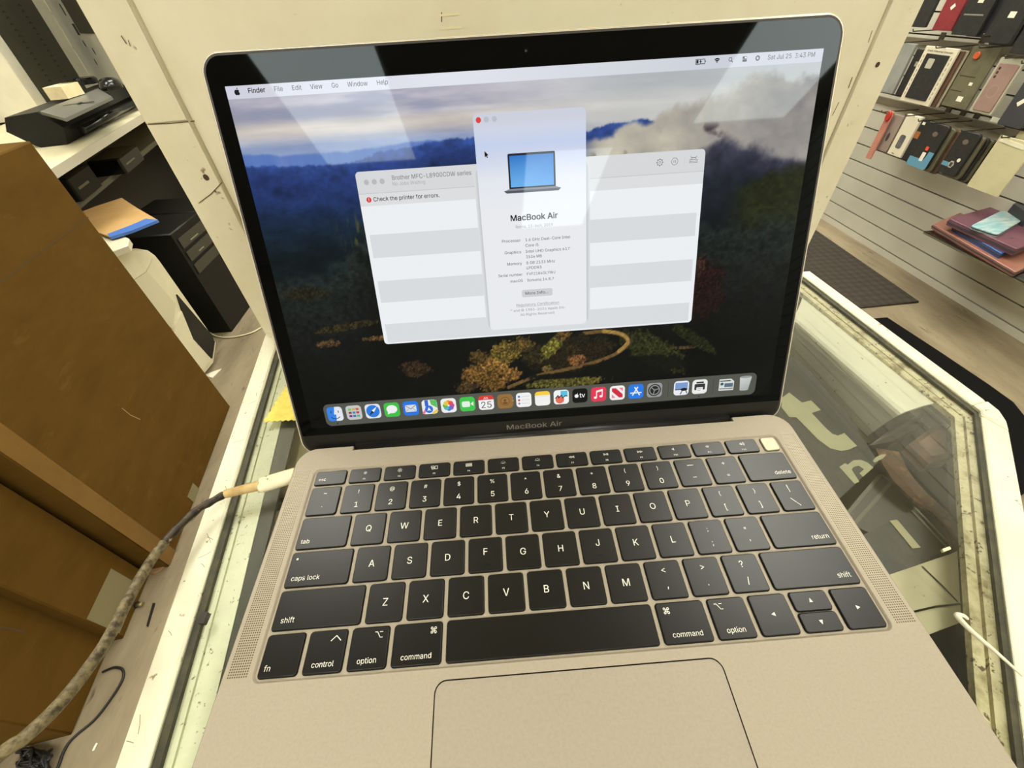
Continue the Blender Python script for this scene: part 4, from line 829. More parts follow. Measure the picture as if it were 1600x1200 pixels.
padh = rr(0, (-69.7 - 150.5) / 2, 120.8, 81.7, 4.9)
m = MB(MM)
o0 = base_outline(0.5); o1 = base_outline(0.12); o2 = base_outline(0.0)
m.poly([o0, well, padh], 0.0)
rings = [[(x, y, -0.0) for x, y in o0], [(x, y, -0.22) for x, y in o1], [(x, y, -0.7) for x, y in o2]]
def side(y): return 2.6 + 5.2 * (y - YFR) / (YR - YFR)
rings.append([(x, y, -side(y)) for x, y in o2])
for ins, t in ((2.5, 0.45), (7.0, 0.8), (16.0, 1.0)):
    o_ = base_outline(ins, r=max(16.5, ins + 2))
    rings.append([(x, y, -side(y) + (zbot(y) + side(y)) * t) for x, y in o_])
m.loft(rings[::-1], 0, sm=True)
m.poly([[(p[0], p[1]) for p in rings[-1]]], -12.5)
# well walls and floor
wr = [well, rr(0, -12.8, 277.4, 104.0, 3.4), rr(0, -12.8, 276.6, 103.2, 3.2)]
m.loft([[(x, y, 0.0) for x, y in wr[0]], [(x, y, -0.35) for x, y in wr[1]], [(x, y, -1.0) for x, y in wr[2]]][::-1], 0, sm=True)
m.poly([wr[2]], -1.0)
body = lpart(m, 'base_body', M_ALU)
# trackpad ------------------------------------------------------------
m = MB(MM); m.loft([[(x, y, -0.0) for x, y in padh], [(x, y, -0.9) for x, y in padh]]); m.poly([padh], -0.9); lpart(m, 'trackpad_groove', mat('groove_dark', rgb(40, 34, 26), 0.8))
m = MB(MM); m.prism(pad, -0.8, -0.03, bev=0.12); lpart(m, 'trackpad', M_PAD)
# feet
for sx in (-1, 1):
    for y in (38, -130):
        m = MB(MM); m.prism(circ(sx * 125, y, 6), -13.5 - y * math.tan(TILT) + 0.05, zbot(y) + 0.4); lpart(m, 'rubber_foot', M_RUB)
# speaker grilles -----------------------------------------------------
def grille_mat():
    mm_, nt, b = nodes('speaker_grille')
    b.inputs['Roughness'].default_value = 0.45; b.inputs['Metallic'].default_value = 0.3
    co = nt.nodes.new('ShaderNodeTexCoord'); L = nt.links
    sc = nt.nodes.new('ShaderNodeVectorMath'); sc.operation = 'SCALE'; sc.inputs['Scale'].default_value = 1000 / 0.98
    fr = nt.nodes.new('ShaderNodeVectorMath'); fr.operation = 'FRACTION'
    sb = nt.nodes.new('ShaderNodeVectorMath'); sb.operation = 'SUBTRACT'; sb.inputs[1].default_value = (0.5, 0.5, 0)
    ml = nt.nodes.new('ShaderNodeVectorMath'); ml.operation = 'MULTIPLY'; ml.inputs[1].default_value = (1, 1, 0)
    ln = nt.nodes.new('ShaderNodeVectorMath'); ln.operation = 'LENGTH'
    rp = nt.nodes.new('ShaderNodeMapRange'); rp.inputs[1].default_value = 0.26; rp.inputs[2].default_value = 0.34
    mx = nt.nodes.new('ShaderNodeMix'); mx.data_type = 'RGBA'
    mx.inputs[6].default_value = (*rgb(70, 60, 44), 1); mx.inputs[7].default_value = (*rgb(165, 154, 133), 1)
    for a_, b_ in ((co.outputs['Object'], sc.inputs[0]), (sc.outputs[0], fr.inputs[0]), (fr.outputs[0], sb.inputs[0]), (sb.outputs[0], ml.inputs[0]), (ml.outputs[0], ln.inputs[0]), (ln.outputs['Value'], rp.inputs[0]), (rp.outputs[0], mx.inputs[0])):
        L.new(a_, b_)
    L.new(mx.outputs[2], b.inputs['Base Color'])
    return mm_
M_GRL = grille_mat()
for sx in (-1, 1):
    m = MB(MM); x0 = 141.12 if sx > 0 else -149.94
    m.rect(x0, -62.72, x0 + 0.98 * 9, -62.72 + 0.98 * 104, 0.012)
    lpart(m, 'speaker_grille', M_GRL)

# keys ----------------------------------------------------------------
U = 19.05; X0 = -7.25 * U; GAPK = 2.4
keys = []      # (x0, x1, y0, y1, drawing)
def T(st, fx, fy, cap, al='c', bold=0): return ('t', st, fx, fy, cap, al, bold)
def row(defs, y0, y1, x=X0):
    for wd, dr in defs:
        keys.append((x + GAPK / 2, x + wd * U - GAPK / 2, y0, y1, dr)); x += wd * U
L1 = lambda ch: [T(ch, .5, .5, 3.3)]
L2 = lambda a, b: [T(a, .5, .74, 2.3), T(b, .5, .27, 3.1)]
WL = lambda st: [T(st, .085, .17, 2.25, 'l')]
WR_ = lambda st: [T(st, .93, .17, 2.25, 'r')]
row([(1, [T('~', .5, .76, 2.6), T('`', .5, .28, 3.0)]), (1, L2('!', '1')), (1, L2('@', '2')), (1, L2('#', '3')), (1, L2('$', '4')), (1, L2('%', '5')), (1, L2('^', '6')),
     (1, L2('&', '7')), (1, L2('*', '8')), (1, L2('(', '9')), (1, L2(')', '0')), (1, [('l', [(.40, .76), (.60, .76)]), ('l', [(.44, .30), (.56, .30)])]), (1, [T('+', .5, .74, 2.6), T('=', .5, .28, 2.6)]), (1.5, WR_('delete'))], 10.1, 26.9)
row([(1.5, WL('tab'))] + [(1, L1(c)) for c in 'QWERTYUIOP'] + [(1, L2('{', '[')), (1, L2('}', ']')), (1, [('l', [(.48, .86), (.48, .62)]), ('l', [(.38, .40), (.58, .14)])])], -8.4, 8.4)
row([(1.75, WL('caps lock') + [('c', .10, .80, .55)])] + [(1, L1(c)) for c in 'ASD'] + [(1, [T('F', .5, .58, 3.3), ('b', .5, .22)]), (1, L1('G')), (1, L1('H')), (1, [T('J', .5, .58, 3.3), ('b', .5, .22)]), (1, L1('K')), (1, L1('L'))]
    + [(1, [T(':', .5, .70, 2.7), T(';', .5, .27, 2.7)]), (1, [T('"', .5, .66, 2.9), T("'", .5, .28, 2.9)]), (1.75, WR_('return'))], -26.9, -10.1)
row([(2.25, WL('shift'))] + [(1, L1(c)) for c in 'ZXCVBNM'] + [(1, [T('<', .5, .74, 2.8), T(',', .5, .26, 3.0)]), (1, [T('>', .5, .74, 2.8), T('.', .5, .26, 3.0)]), (1, [T('?', .5, .74, 3.0), T('/', .5, .28, 3.0)]), (2.25, WR_('shift'))], -45.4, -28.6)
B0, B1 = -63.3, -47.2
row([(1, [T('fn', .13, .14, 2.25, 'l')]), (1, [('l', [(.60, .74), (.73, .86), (.86, .74)]), T('control', .5, .14, 2.1)]), (1, [('o', .73, .80), T('option', .5, .14, 2.1)]), (1.25, [T('⌘', .83, .80, 2.6), T('command', .5, .14, 2.1)]),
     (5, []), (1.25, [T('⌘', .20, .80, 2.6), T('command', .5, .14, 2.1)]), (1, [('o', .26, .80), T('option', .5, .14, 2.1)]), (1, [('v', .5, .5, 180)])], B0, B1)
xa = X0 + 12.5 * U
keys.append((xa + 1.2, xa + U - 1.2, -55.0, B1, [('v', .5, .5, 90)]))
keys.append((xa + 1.2, xa + U - 1.2, B0, -55.9, [('v', .5, .5, 270)]))
keys.append((xa + U + 1.2, xa + 2 * U - 1.2, B0, B1, [('v', .5, .5, 0)]))
F0, F1 = 28.7, 37.5
keys.append((X0 + 1.2, -119.2, F0, F1, [T('esc', .12, .36, 1.9, 'l')]))
for i in range(12):
    x = -116.9 + i * 20.36
    keys.append((x, x + 17.95, F0, F1, [T('F%d' % (i + 1), .5, .16, 0.95, 'c', 14), ('f', i)]))
M_PWR = mat('power_key_glass', rgb(176, 171, 142), 0.35, metal=0.2, c2=rgb(158, 153, 124), scale=300)
def legend(mb, k):
    x0, x1, y0, y1, dr = k; wd = x1 - x0; ht = y1 - y0; z = 0.108
    X = lambda f: x0 + wd * f
    Y = lambda f: y0 + ht * f
    for d in dr:
        if d[0] == 't':
            _, st, fx, fy, cap, al, bold = d
            ymid = [p[1] for ch in st for c in GL[ch][1] for p in c]
            if len(st) == 1: yb = Y(fy) - cap / CAPH * (max(ymid) + min(ymid)) / 2
            else: yb = Y(fy) - (0 if fy < .3 else cap * 0.3)
            mb.text(st, X(fx), yb, cap, z, bold=bold if bold else (4 if len(st) == 1 else 2), align=al, track=6 if len(st) > 2 else 0)
        elif d[0] == 'l': mb.line([(X(a), Y(b)) for a, b in d[1]], 0.36, z)
        elif d[0] == 'c': mb.poly([circ(X(d[1]), Y(d[2]), d[3])], z)
        elif d[0] == 'o':
            cx, cy = X(d[1]), Y(d[2])
            mb.line([(cx - 1.7, cy + 1.1), (cx - .7, cy + 1.1), (cx + .7, cy - 1.1), (cx + 1.7, cy - 1.1)], 0.3, z)
            mb.line([(cx + .4, cy + 1.1), (cx + 1.7, cy + 1.1)], 0.3, z)
        elif d[0] == 'v':
            a = math.radians(d[3]); cx, cy = X(d[1]), Y(d[2])
            mb.poly([[(cx + r * math.cos(a + t), cy + r * math.sin(a + t)) for r, t in ((1.15, 0), (1.05, 2.2), (1.05, -2.2))]], z)
        elif d[0] == 'f':
            i = d[1]; cx = X(.5); cy = Y(.66); lw = .26
            if i in (0, 1):
                r = .5 if i == 0 else .62
                mb.ring(cx, cy, r - .22, r, z)
                for q in range(8):
                    t = PI / 4 * q; mb.line([(cx + (r + .3) * math.cos(t), cy + (r + .3) * math.sin(t)), (cx + (r + (.45 if i == 0 else .75)) * math.cos(t), cy + (r + (.45 if i == 0 else .75)) * math.sin(t))], .24, z)
            elif i == 2:
                for bx_ in ((-1.9, .15, -.3, 1.1), (-1.5, -1.0, -.2, -.15), (.35, -.95, 1.8, 1.05)):
                    a0, b0, a1, b1 = bx_
                    mb.line([(cx + a0, cy + b0), (cx + a1, cy + b0), (cx + a1, cy + b1), (cx + a0, cy + b1), (cx + a0, cy + b0)], lw, z)
            elif i == 3:
                for a0 in (-1.3, 0, 1.3):
                    for b0 in (-.55, .55):
                        mb.line([(cx + a0 - .42, cy + b0 - .36), (cx + a0 + .42, cy + b0 - .36), (cx + a0 + .42, cy + b0 + .36), (cx + a0 - .42, cy + b0 + .36), (cx + a0 - .42, cy + b0 - .36)], lw, z)
            elif i in (4, 5):
                for q in range(5):
                    t = PI * q / 4; mb.poly([circ(cx + 1.3 * math.cos(t), cy - .5 + 1.2 * math.sin(t), .17 if i == 4 else .21, n=8)], z)
                mb.line([(cx - .7, cy - .6), (cx + .7, cy - .6)], .3, z)
            elif i in (6, 7, 8):
                tri = lambda ox, sg: mb.line([(cx + ox, cy), (cx + ox + sg * 1.25, cy + .62), (cx + ox + sg * 1.25, cy - .62), (cx + ox, cy)], lw, z)
                if i == 6: tri(-1.5, 1); tri(.1, 1)
                if i == 8: tri(1.5, -1); tri(-.1, -1)
                if i == 7:
                    tri(.1, -1); mb.line([(cx + .6, cy - .6), (cx + .6, cy + .6)], .32, z); mb.line([(cx + 1.25, cy - .6), (cx + 1.25, cy + .6)], .32, z)
            else:
                mb.line([(cx - .95, cy - .3), (cx - .95, cy + .3), (cx - .55, cy + .3), (cx, cy + .75), (cx, cy - .75), (cx - .55, cy - .3), (cx - .95, cy - .3)], lw, z)
                for q in range(i - 9):
                    mb.ring(cx - .2, cy, .75 + .5 * q, .97 + .5 * q, z, a0=-42, a1=42, n=8)
                if i == 11: mb.ring(cx - .2, cy, 1.75, 1.97, z, a0=-42, a1=42, n=8)
def key_mesh(mb, x0, x1, y0, y1, r=1.3):
    cx, cy, wd, ht = (x0 + x1) / 2, (y0 + y1) / 2, x1 - x0, y1 - y0
    A_ = lambda i, z: [(x, y, z) for x, y in rr(cx, cy, wd - 2 * i, ht - 2 * i, r - i * .6, 5)]
    mb.loft([A_(0, -1.0), A_(0, -0.12), A_(0.07, 0.04), A_(0.26, 0.1)], 0, sm=True)
    mb.poly([rr(cx, cy, wd - .52, ht - .52, r - .156, 5)], 0.1)
gm = MB(MM)
for k in keys:
    x0, x1, y0, y1, dr = k
    m = MB(MM); key_mesh(m, x0, x1, y0, y1)
    if any(d[0] == 'b' for d in dr): m.prism(rr((x0 + x1) / 2, y0 + .22 * (y1 - y0), 3.4, 0.8, 0.4), 0.1, 0.32, bev=0.12)
    ko = lpart(m, 'key', M_KEY)
    if dr and any(d[0] != 'b' for d in dr):
        m = MB(MM); legend(m, k)
        m.build('key_legend', M_LEG, ko)
    gm.poly([rr((x0 + x1) / 2, (y0 + y1) / 2, x1 - x0 + .7, y1 - y0 + .7, 1.6, 5)], -0.96)
m = MB(MM); key_mesh(m, 128.4, 136.9, F0, F1, 1.5)
ko = lpart(m, 'key', M_PWR); ko['label'] = 'pale metallic power key'
gm.poly([rr(132.65, 33.1, 9.2, 9.5, 1.8, 5)], -0.96)
lpart(gm, 'key_surround', M_GAP)

# lid -----------------------------------------------------------------
TL, TB = 203.3, -7.5
def lidr(ins, n=8): return rr(0, (TL + TB) / 2, 2 * (152.2 - ins), TL - TB - 2 * ins, 9.5 - ins, n)
m = MB(MM)
m.loft([[(x, y, -0.15) for x, y in lidr(0.35)], [(x, y, -0.5) for x, y in lidr(0)], [(x, y, -2.6) for x, y in lidr(0)], [(x, y, -4.2) for x, y in lidr(1.2)], [(x, y, -4.7) for x, y in lidr(3.5)]][::-1], 0, sm=True)
m.poly([lidr(0.35), lidr(1.0)], -0.15)
k0 = len(m.f); m.poly([lidr(3.5)], -4.7)
for i in range(k0, len(m.f)): m.f[i].reverse()
lpart(m, 'lid_shell', M_ALU, lid=True)
m = MB(MM); m.loft([[(x, y, -0.55) for x, y in lidr(-0.15)], [(x, y, -0.1) for x, y in lidr(0.5)], [(x, y, -0.1) for x, y in lidr(0.75)]]); lpart(m, 'lid_rim', mat('polished_rim', rgb(236, 226, 206), 0.35, metal=0.25), lid=True)
m = MB(MM); m.poly([lidr(0.7), lidr(2.0)], -0.08); m.loft([[(x, y, -0.6) for x, y in lidr(0.7)], [(x, y, -.08) for x, y in lidr(0.7)]]); lpart(m, 'lid_gasket', M_RUB, lid=True)
gl_ = [(x, max(y, 5.5)) for x, y in lidr(1.75)]
gl2 = []
for p in gl_:
    if not gl2 or p != gl2[-1]: gl2.append(p)
m = MB(MM); m.loft([[(x, y, -.5) for x, y in gl2], [(x, y, -.02) for x, y in gl2]]); m.poly([gl2], -0.02)
bez = lpart(m, 'bezel_glass', M_BEZ, lid=True)
m = MB(MM); m.poly([circ(-0.3, 196.0, 0.75)], 0.0)
m.poly([circ(-0.3, 196.0, 0.4)], 0.01, 1); m.build('webcam', [mat('webcam_ring', rgb(30, 30, 30), .2), mat('webcam_lens', rgb(70, 72, 74), .1)], bez)
ch_ = []
for p in [(x, min(y, 5.3)) for x, y in lidr(0.9)]:
    if not ch_ or p != ch_[-1]: ch_.append(p)
m = MB(MM); m.loft([[(x, y, -1.5) for x, y in ch_], [(x, y, -.1) for x, y in ch_]]); m.poly([ch_], -0.1)
m.rect(-149, 5.3, 149, 5.55, -0.25)
chin = lpart(m, 'chin', M_CHIN, lid=True)
m = MB(MM); m.text('MacBook Air', -5.7, -0.5, 3.2, -0.06, bold=3, align='c', width=36.0 * 0.985); m.build('chin_lettering', M_CHTX, chin)
for p in m.v: pass
m = MB(MM); yc, zc, rc = 56.0, -5.2, 4.3
m.loft([[(x, yc + rc * math.cos(2 * PI * k / 20), zc + rc * math.sin(2 * PI * k / 20)) for k in range(20)] for x in (-118.6, 118.6)][::-1], 0, True, True, sm=True)
lpart(m, 'hinge', M_HINGE)

# plug and cable (separate thing) --------------------------------------
M_PLUG = mat('grubby_white_plastic', rgb(238, 228, 196), 0.5, c2=rgb(226, 212, 176), scale=60, spots=[(rgb(96, 70, 34), 240.0, 0.63, 0.06)])
M_RELIEF = mat('yellowed_rubber', rgb(206, 178, 122), 0.55, c2=rgb(176, 142, 84), scale=140)
M_CABLE = mat('dirty_cable', rgb(128, 114, 80), 0.55, c2=rgb(58, 48, 30), scale=320, lo=0.4, hi=0.62)
M_CABLED = mat('blackened_cable', rgb(64, 50, 30), 0.5, c2=rgb(24, 18, 12), scale=200, lo=0.4, hi=0.6, spots=[(rgb(170, 150, 110), 320.0, 0.64, 0.03)])
cable = thing('charging_cable', 'grubby white charging cable plugged into the left side of laptop', 'cable', (0, 0, 0))
PZ = 0.0082
p0 = onz(462, 742, PZ); p1 = onz(405, 759, PZ); ax = (p1 - p0); ax.z = 0; ln = ax.length; ax.normalize(); ay = Vector((-ax.y, ax.x, 0))
Mx = Matrix(((ax.x, ay.x, 0, p0.x), (ax.y, ay.y, 0, p0.y), (0, 0, 1, PZ), (0, 0, 0, 1)))
m = MB(M=Mx)
rg = lambda x, wd, ht: [(x, a, b) for a, b in rr(0, 0, wd, ht, min(wd, ht) * 0.48, 5)]
m.loft([rg(0.0, .0098, .0058), rg(.0005, .0102, .0062), rg(ln - .002, .0102, .0062), rg(ln - .0006, .0096, .0056), rg(ln, .0082, .0046)][::-1], 0, True, True, sm=True)
m.build('plug', M_PLUG, cable)
s1 = onz(352, 772, PZ); s2 = onz(344, 775, PZ + .0005)
m = MB(); m.tube([p1 - ax * .001, (p1 + s1) / 2 + Vector((0, 0, .0002)), s1], lambda t: 0.0031 - 0.0005 * t, 12); m.build('strain_relief', M_RELIEF, cable)
pts = [s1 - (s1 - s2) * 0.2, onz(330, 784, .0095), onz(308, 797, .011), onz(280, 823, .013), onz(255, 850, .0145)]
m = MB(); m.tube(pts, lambda t: 0.0022 + .0002 * math.sin(t * 25), 12); m.build('worn_sleeve', M_CABLED, cable)
pts = [onz(257, 848, .0144), onz(240, 870, .0155), onz(218, 905, .0175), onz(195, 947, .020), onz(160, 1012, .025), onz(100, 1092, .032), onz(40, 1151, .037), onz(-40, 1215, .036)]
e_ = pts[-1]
pts += [e_ + Vector((-.06, -.05, -.03)), e_ + Vector((-.14, -.16, -.20)), e_ + Vector((-.18, -.26, -.55)), Vector((e_.x - .20, e_.y - .40, -H + .02)), Vector((e_.x - .26, e_.y - .62, -H + .003)), Vector((e_.x - .60, e_.y - .95, -H + .003))]
m = MB(); m.tube(pts, 0.0024, 12); m.build('cable_sleeve', M_CABLE, cable)
# ------------------------------------------------------------------ lit display: desktop picture
def hsh(ix, iy, seed):
    h = (ix * 374761393 + iy * 668265263 + seed * 982451653) & 0x7fffffff
    h = ((h ^ (h >> 13)) * 1274126177) & 0x7fffffff
    return ((h ^ (h >> 16)) & 0xffff) / 65535.0
def vnoise(x, y, seed):
    ix = np.floor(x).astype(np.int64); iy = np.floor(y).astype(np.int64)
    fx = x - ix; fy = y - iy; fx = fx * fx * (3 - 2 * fx); fy = fy * fy * (3 - 2 * fy)
    a = hsh(ix, iy, seed); b = hsh(ix + 1, iy, seed); c = hsh(ix, iy + 1, seed); d = hsh(ix + 1, iy + 1, seed)
    return (a * (1 - fx) + b * fx) * (1 - fy) + (c * (1 - fx) + d * fx) * fy
def fbm(x, y, seed, o=5):
    r = 0; a = 0.5; t = 0
    for i in range(o):
        r = r + a * vnoise(x * 2 ** i, y * 2 ** i, seed + i); t += a; a *= 0.55
    return r / t
def sst(a, b, x):
    t = np.clip((x - a) / (b - a), 0, 1); return t * t * (3 - 2 * t)
def interp(x, pts):
    return np.interp(x, [p[0] for p in pts], [p[1] for p in pts])
SX0, SX1, ST0, ST1 = -143.25, 143.25, 10.4, 189.5
NX, NY = 480, 300
gx, gy = np.meshgrid(np.linspace(SX0, SX1, NX + 1), np.linspace(ST0, ST1, NY + 1))
def C(r, g, b): return np.array([r, g, b], float)
img = np.zeros(gx.shape + (3,))
def blend(mask, col):
    global img
    mk = mask[..., None]; col = np.asarray(col, float)
    img = img * (1 - mk) + col * mk
# sky
skyt = np.stack([np.interp(gy, [150, 163, 168, 171, 176, 182, 190], [c[i] for c in ((120, 142, 190), (140, 155, 190), (196, 190, 188), (206, 198, 190), (170, 168, 180), (178, 174, 188), (198, 198, 206))]) for i in range(3)], -1)
skyr = np.stack([np.interp(gy, [150, 166, 172, 180, 190], [c[i] for c in ((170, 165, 165), (190, 190, 188), (196, 196, 194), (178, 182, 184), (190, 194, 200))]) for i in range(3)], -1)
kx = sst(-40, 60, gx)[..., None]
img = skyt * (1 - kx) + skyr * kx
st = fbm(gx * 0.012 + 3, gy * 0.16, 11) - 0.5
st2 = fbm(gx * 0.03, gy * 0.10 + gx * 0.01, 23) - 0.5
img += (st * 70 + st2 * 40)[..., None] * np.array([1.0, .97, .85]) * (1 - 0.6 * sst(-10, 60, gx))[..., None]
blend(sst(.52, .72, fbm(gx * .02, gy * .13, 31)) * sst(172, 176, gy) * (1 - sst(-60, 40, gx)) * .6, C(140, 146, 172))
# far and near blue ridges on the left
n1 = (fbm(gx * .12, gy * .02, 41) - .5) * 3
far = interp(gx, [(-150, 161), (-127, 160), (-94, 159), (-77, 160), (-59, 162), (-28, 160.5), (10, 158), (150, 150)]) + n1
blend(sst(.6, -.6, gy - far) * (1 - sst(-10, 30, gx)), np.stack([92 - 10 * n1, 122 - 8 * n1, 186 - 4 * n1], -1))
near = interp(gx, [(-150, 155.5), (-122, 155), (-100, 154), (-84, 155), (-77, 158), (-57, 160), (-41, 161.5), (-28, 162), (-10, 160), (15, 160), (28, 161), (36, 163), (44, 164), (57, 165.3), (64, 163), (75, 160), (90, 150), (150, 140)]) + n1 * .7 + (fbm(gx * .6, gy * 0, 47) - .5) * 1.6
tex = fbm(gx * .10, gy * .16, 53) - .5; texf = fbm(gx * .5, gy * .6, 59) - .5
dep = np.clip((near - gy) / 45.0, 0, 1)
base = np.stack([np.interp(dep, [0, .15, .4, .7, 1], [50, 38, 26, 19, 13]), np.interp(dep, [0, .15, .4, .7, 1], [76, 58, 44, 35, 24]), np.interp(dep, [0, .15, .4, .7, 1], [142, 116, 84, 52, 28])], -1)
base = base * (1 + (tex * .8 + texf * .25))[..., None]
blend(sst(.5, -.5, gy - near), base)
# fog on the right
fogt = interp(gx, [(15, 150), (28, 156), (36, 159.5), (47, 162.5), (59, 161), (66, 165), (74, 168), (87, 175), (110, 180), (150, 180)]) + (fbm(gx * .10, gy * .10, 61) - .5) * 14
fogc = fbm(gx * .07, gy * .09, 67)
fcol = np.stack([150 + 62 * fogc - 40 * sst(60, 130, gx), 146 + 58 * fogc - 38 * sst(60, 130, gx), 140 + 42 * fogc - 26 * sst(60, 130, gx)], -1)
blend(sst(2.5, -3.5, gy - fogt) * sst(18, 36, gx), fcol)
blend(sst(.50, .72, fbm(gx * .11, gy * .15, 71)) * sst(62, 72, gx) * (1 - sst(92, 104, gx)) * sst(146, 152, gy) * (1 - sst(158, 163, gy)), C(70, 60, 66))
blend(sst(.56, .7, fbm(gx * .13, gy * .14, 73)) * sst(26, 34, gx) * (1 - sst(50, 58, gx)) * (1 - sst(150, 153, gy)), C(90, 74, 56))
# dark hill right
nav = interp(gx, [(60, 140), (84, 146), (91, 149), (99, 152), (109, 151), (122, 148), (133, 143.5), (144, 139)]) + (fbm(gx * .10, gy * .10, 79) - .5) * 12
dn_ = np.clip((nav - gy) / 60, 0, 1)
nc = np.stack([np.interp(dn_, [0, .2, .5, 1], [62, 34, 22, 10]), np.interp(dn_, [0, .2, .5, 1], [62, 38, 28, 12]), np.interp(dn_, [0, .2, .5, 1], [78, 50, 34, 12])], -1) * (1 + .5 * (fbm(gx * .3, gy * .3, 83) - .5))[..., None]
blend(sst(3.5, -4, gy - nav) * sst(70, 90, gx), nc)
grn = interp(gx, [(95, 126), (107, 131), (124, 137), (140, 140), (150, 141)]) + (fbm(gx * .2, gy * .2, 87) - .5) * 6
blend(sst(2, -4, gy - grn) * sst(100, 118, gx) * (1 - sst(112, 108, gy) * 0) * sst(96, 116, gy), np.stack([34 + 30 * texf, 38 + 34 * texf, 20 + 10 * texf], -1))
# lower dark valley
low = interp(gx, [(-150, 104), (-119, 98), (-104, 106), (-90, 124), (-80, 128), (0, 118), (150, 112)]) + tex * 14
dl = np.clip((low - gy) / 70, 0, 1)
lc = np.stack([np.interp(dl, [0, .3, .7, 1], [30, 22, 12, 5]), np.interp(dl, [0, .3, .7, 1], [38, 26, 13, 5]), np.interp(dl, [0, .3, .7, 1], [36, 24, 13, 6])], -1) * (1 + 1.3 * texf + .8 * tex)[..., None]
blend(sst(6, -8, gy - low), lc)
blend(sst(.58, .75, fbm(gx * .45, gy * .12, 91)) * sst(-108, -95, gx) * (1 - sst(-78, -70, gx)) * sst(92, 100, gy) * (1 - sst(125, 134, gy)) * .7, C(84, 82, 44))
def patch(cx, cy, rx, ry, col, seed, th=.45, amp=.4, sc=.5, al=1.0, ang=0.0):
    ca, sa = math.cos(ang), math.sin(ang)
    dx = (gx - cx) * ca + (gy - cy) * sa; dy = -(gx - cx) * sa + (gy - cy) * ca
    d = np.sqrt((dx / rx) ** 2 + (dy / ry) ** 2) + (fbm(gx * sc, gy * sc, seed) - .5) * amp * 2
    tx = fbm(gx * 1.1, gy * 1.1, seed + 5)
    blend(sst(1.05, .85, d) * al, np.asarray(col)[None, None, :] * (np.clip(.05 + 1.5 * tx ** 1.3 + .9 * (fbm(gx * 2.2, gy * 2.2, seed + 9) - .5), .08, 2))[..., None])
patch(-110, 72, 20, 2.2, C(60, 52, 30), 101, ang=.1); patch(-86, 64, 16, 1.6, C(120, 92, 52), 103, amp=.6); patch(-122, 63, 6, 2.5, C(104, 78, 50), 107, amp=.6)
patch(-74, 44, 9, 5, C(84, 60, 36), 109, amp=.6, al=.8); patch(-128, 92, 12, 4, C(52, 44, 24), 111, al=.7)
patch(96, 78, 12, 16, C(46, 22, 20), 113, amp=.5, al=.9); patch(92, 92, 3, 6, C(84, 52, 44), 115, amp=.7, al=.8)
patch(68, 44, 24, 9, C(60, 62, 28), 117, amp=.35, ang=-.55); patch(92, 50, 18, 3.5, C(50, 56, 24), 119, ang=-.6, al=.8)
# loop road and lit meadow
patch(16, 46, 26, 11, C(44, 36, 18), 121, amp=.4)
def stroke(pts, wd, col, seed):
    d = np.full(gx.shape, 1e9)
    P_ = [(p.x, p.y) for p in smooth_path([(a, b, 0) for a, b in pts], 8)]
    for (ax_, ay_), (bx_, by_) in zip(P_, P_[1:]):
        vx, vy = bx_ - ax_, by_ - ay_; l2 = vx * vx + vy * vy + 1e-9
        t = np.clip(((gx - ax_) * vx + (gy - ay_) * vy) / l2, 0, 1)
        d = np.minimum(d, np.hypot(gx - ax_ - t * vx, gy - ay_ - t * vy))
    blend(sst(wd, wd * .6, d), np.asarray(col)[None, None, :] * (.75 + .5 * fbm(gx, gy, seed))[..., None])
stroke([(-20, 28), (-2, 34), (14, 36.5), (33, 40), (47, 45), (53, 51), (48, 56), (38, 58.5), (26, 58)], 1.3, C(104, 80, 44), 123)
stroke([(47, 45.5), (52.5, 51), (48.5, 56), (38, 58.5)], 1.3, C(160, 126, 66), 124)
patch(6, 50, 10, 4.2, C(132, 124, 48), 125, amp=.35, ang=.7); patch(10, 55, 5, 3, C(146, 138, 58), 127, ang=.7)
for (cx_, cy_, r_, c_) in ((24, 55, 5, C(40, 36, 20)), (37, 54, 4, C(40, 36, 20)), (33, 48, 6, C(46, 36, 20)), (42, 50, 4, C(50, 40, 24)), (20, 49, 5, C(56, 44, 22)), (14, 58, 5, C(110, 84, 40)),
                           (-40, 38, 8, C(150, 108, 50)), (-28, 42, 9, C(176, 130, 60)), (-30, 33, 10, C(136, 98, 44)), (-18, 36, 6, C(160, 114, 54)), (-20, 50, 9, C(140, 116, 48)), (-10, 54, 7, C(120, 96, 44)), (-4, 47, 7, C(60, 52, 24)), (-36, 48, 6, C(96, 76, 34)),
                           (6, 40, 5, C(40, 34, 18)), (-46, 30, 6, C(92, 70, 36)), (22, 42, 5, C(150, 100, 56)), (4, 38, 3.4, C(150, 124, 62))):
    patch(cx_, cy_, r_, r_ * .7, c_, int(131 + cx_ + cy_ * 7), amp=.55, sc=.7)
patch(14, 28.5, 26, 3.4, C(120, 112, 48), 171, amp=.5); patch(60, 36, 34, 6, C(10, 12, 8), 173, al=.8); patch(20, 33, 30, 2.2, C(14, 14, 9), 175, al=.9)
patch(86, 45, 8, .9, C(110, 90, 50), 177, amp=.7, al=.8)
img = np.clip(img, 0, 255) / 255.0
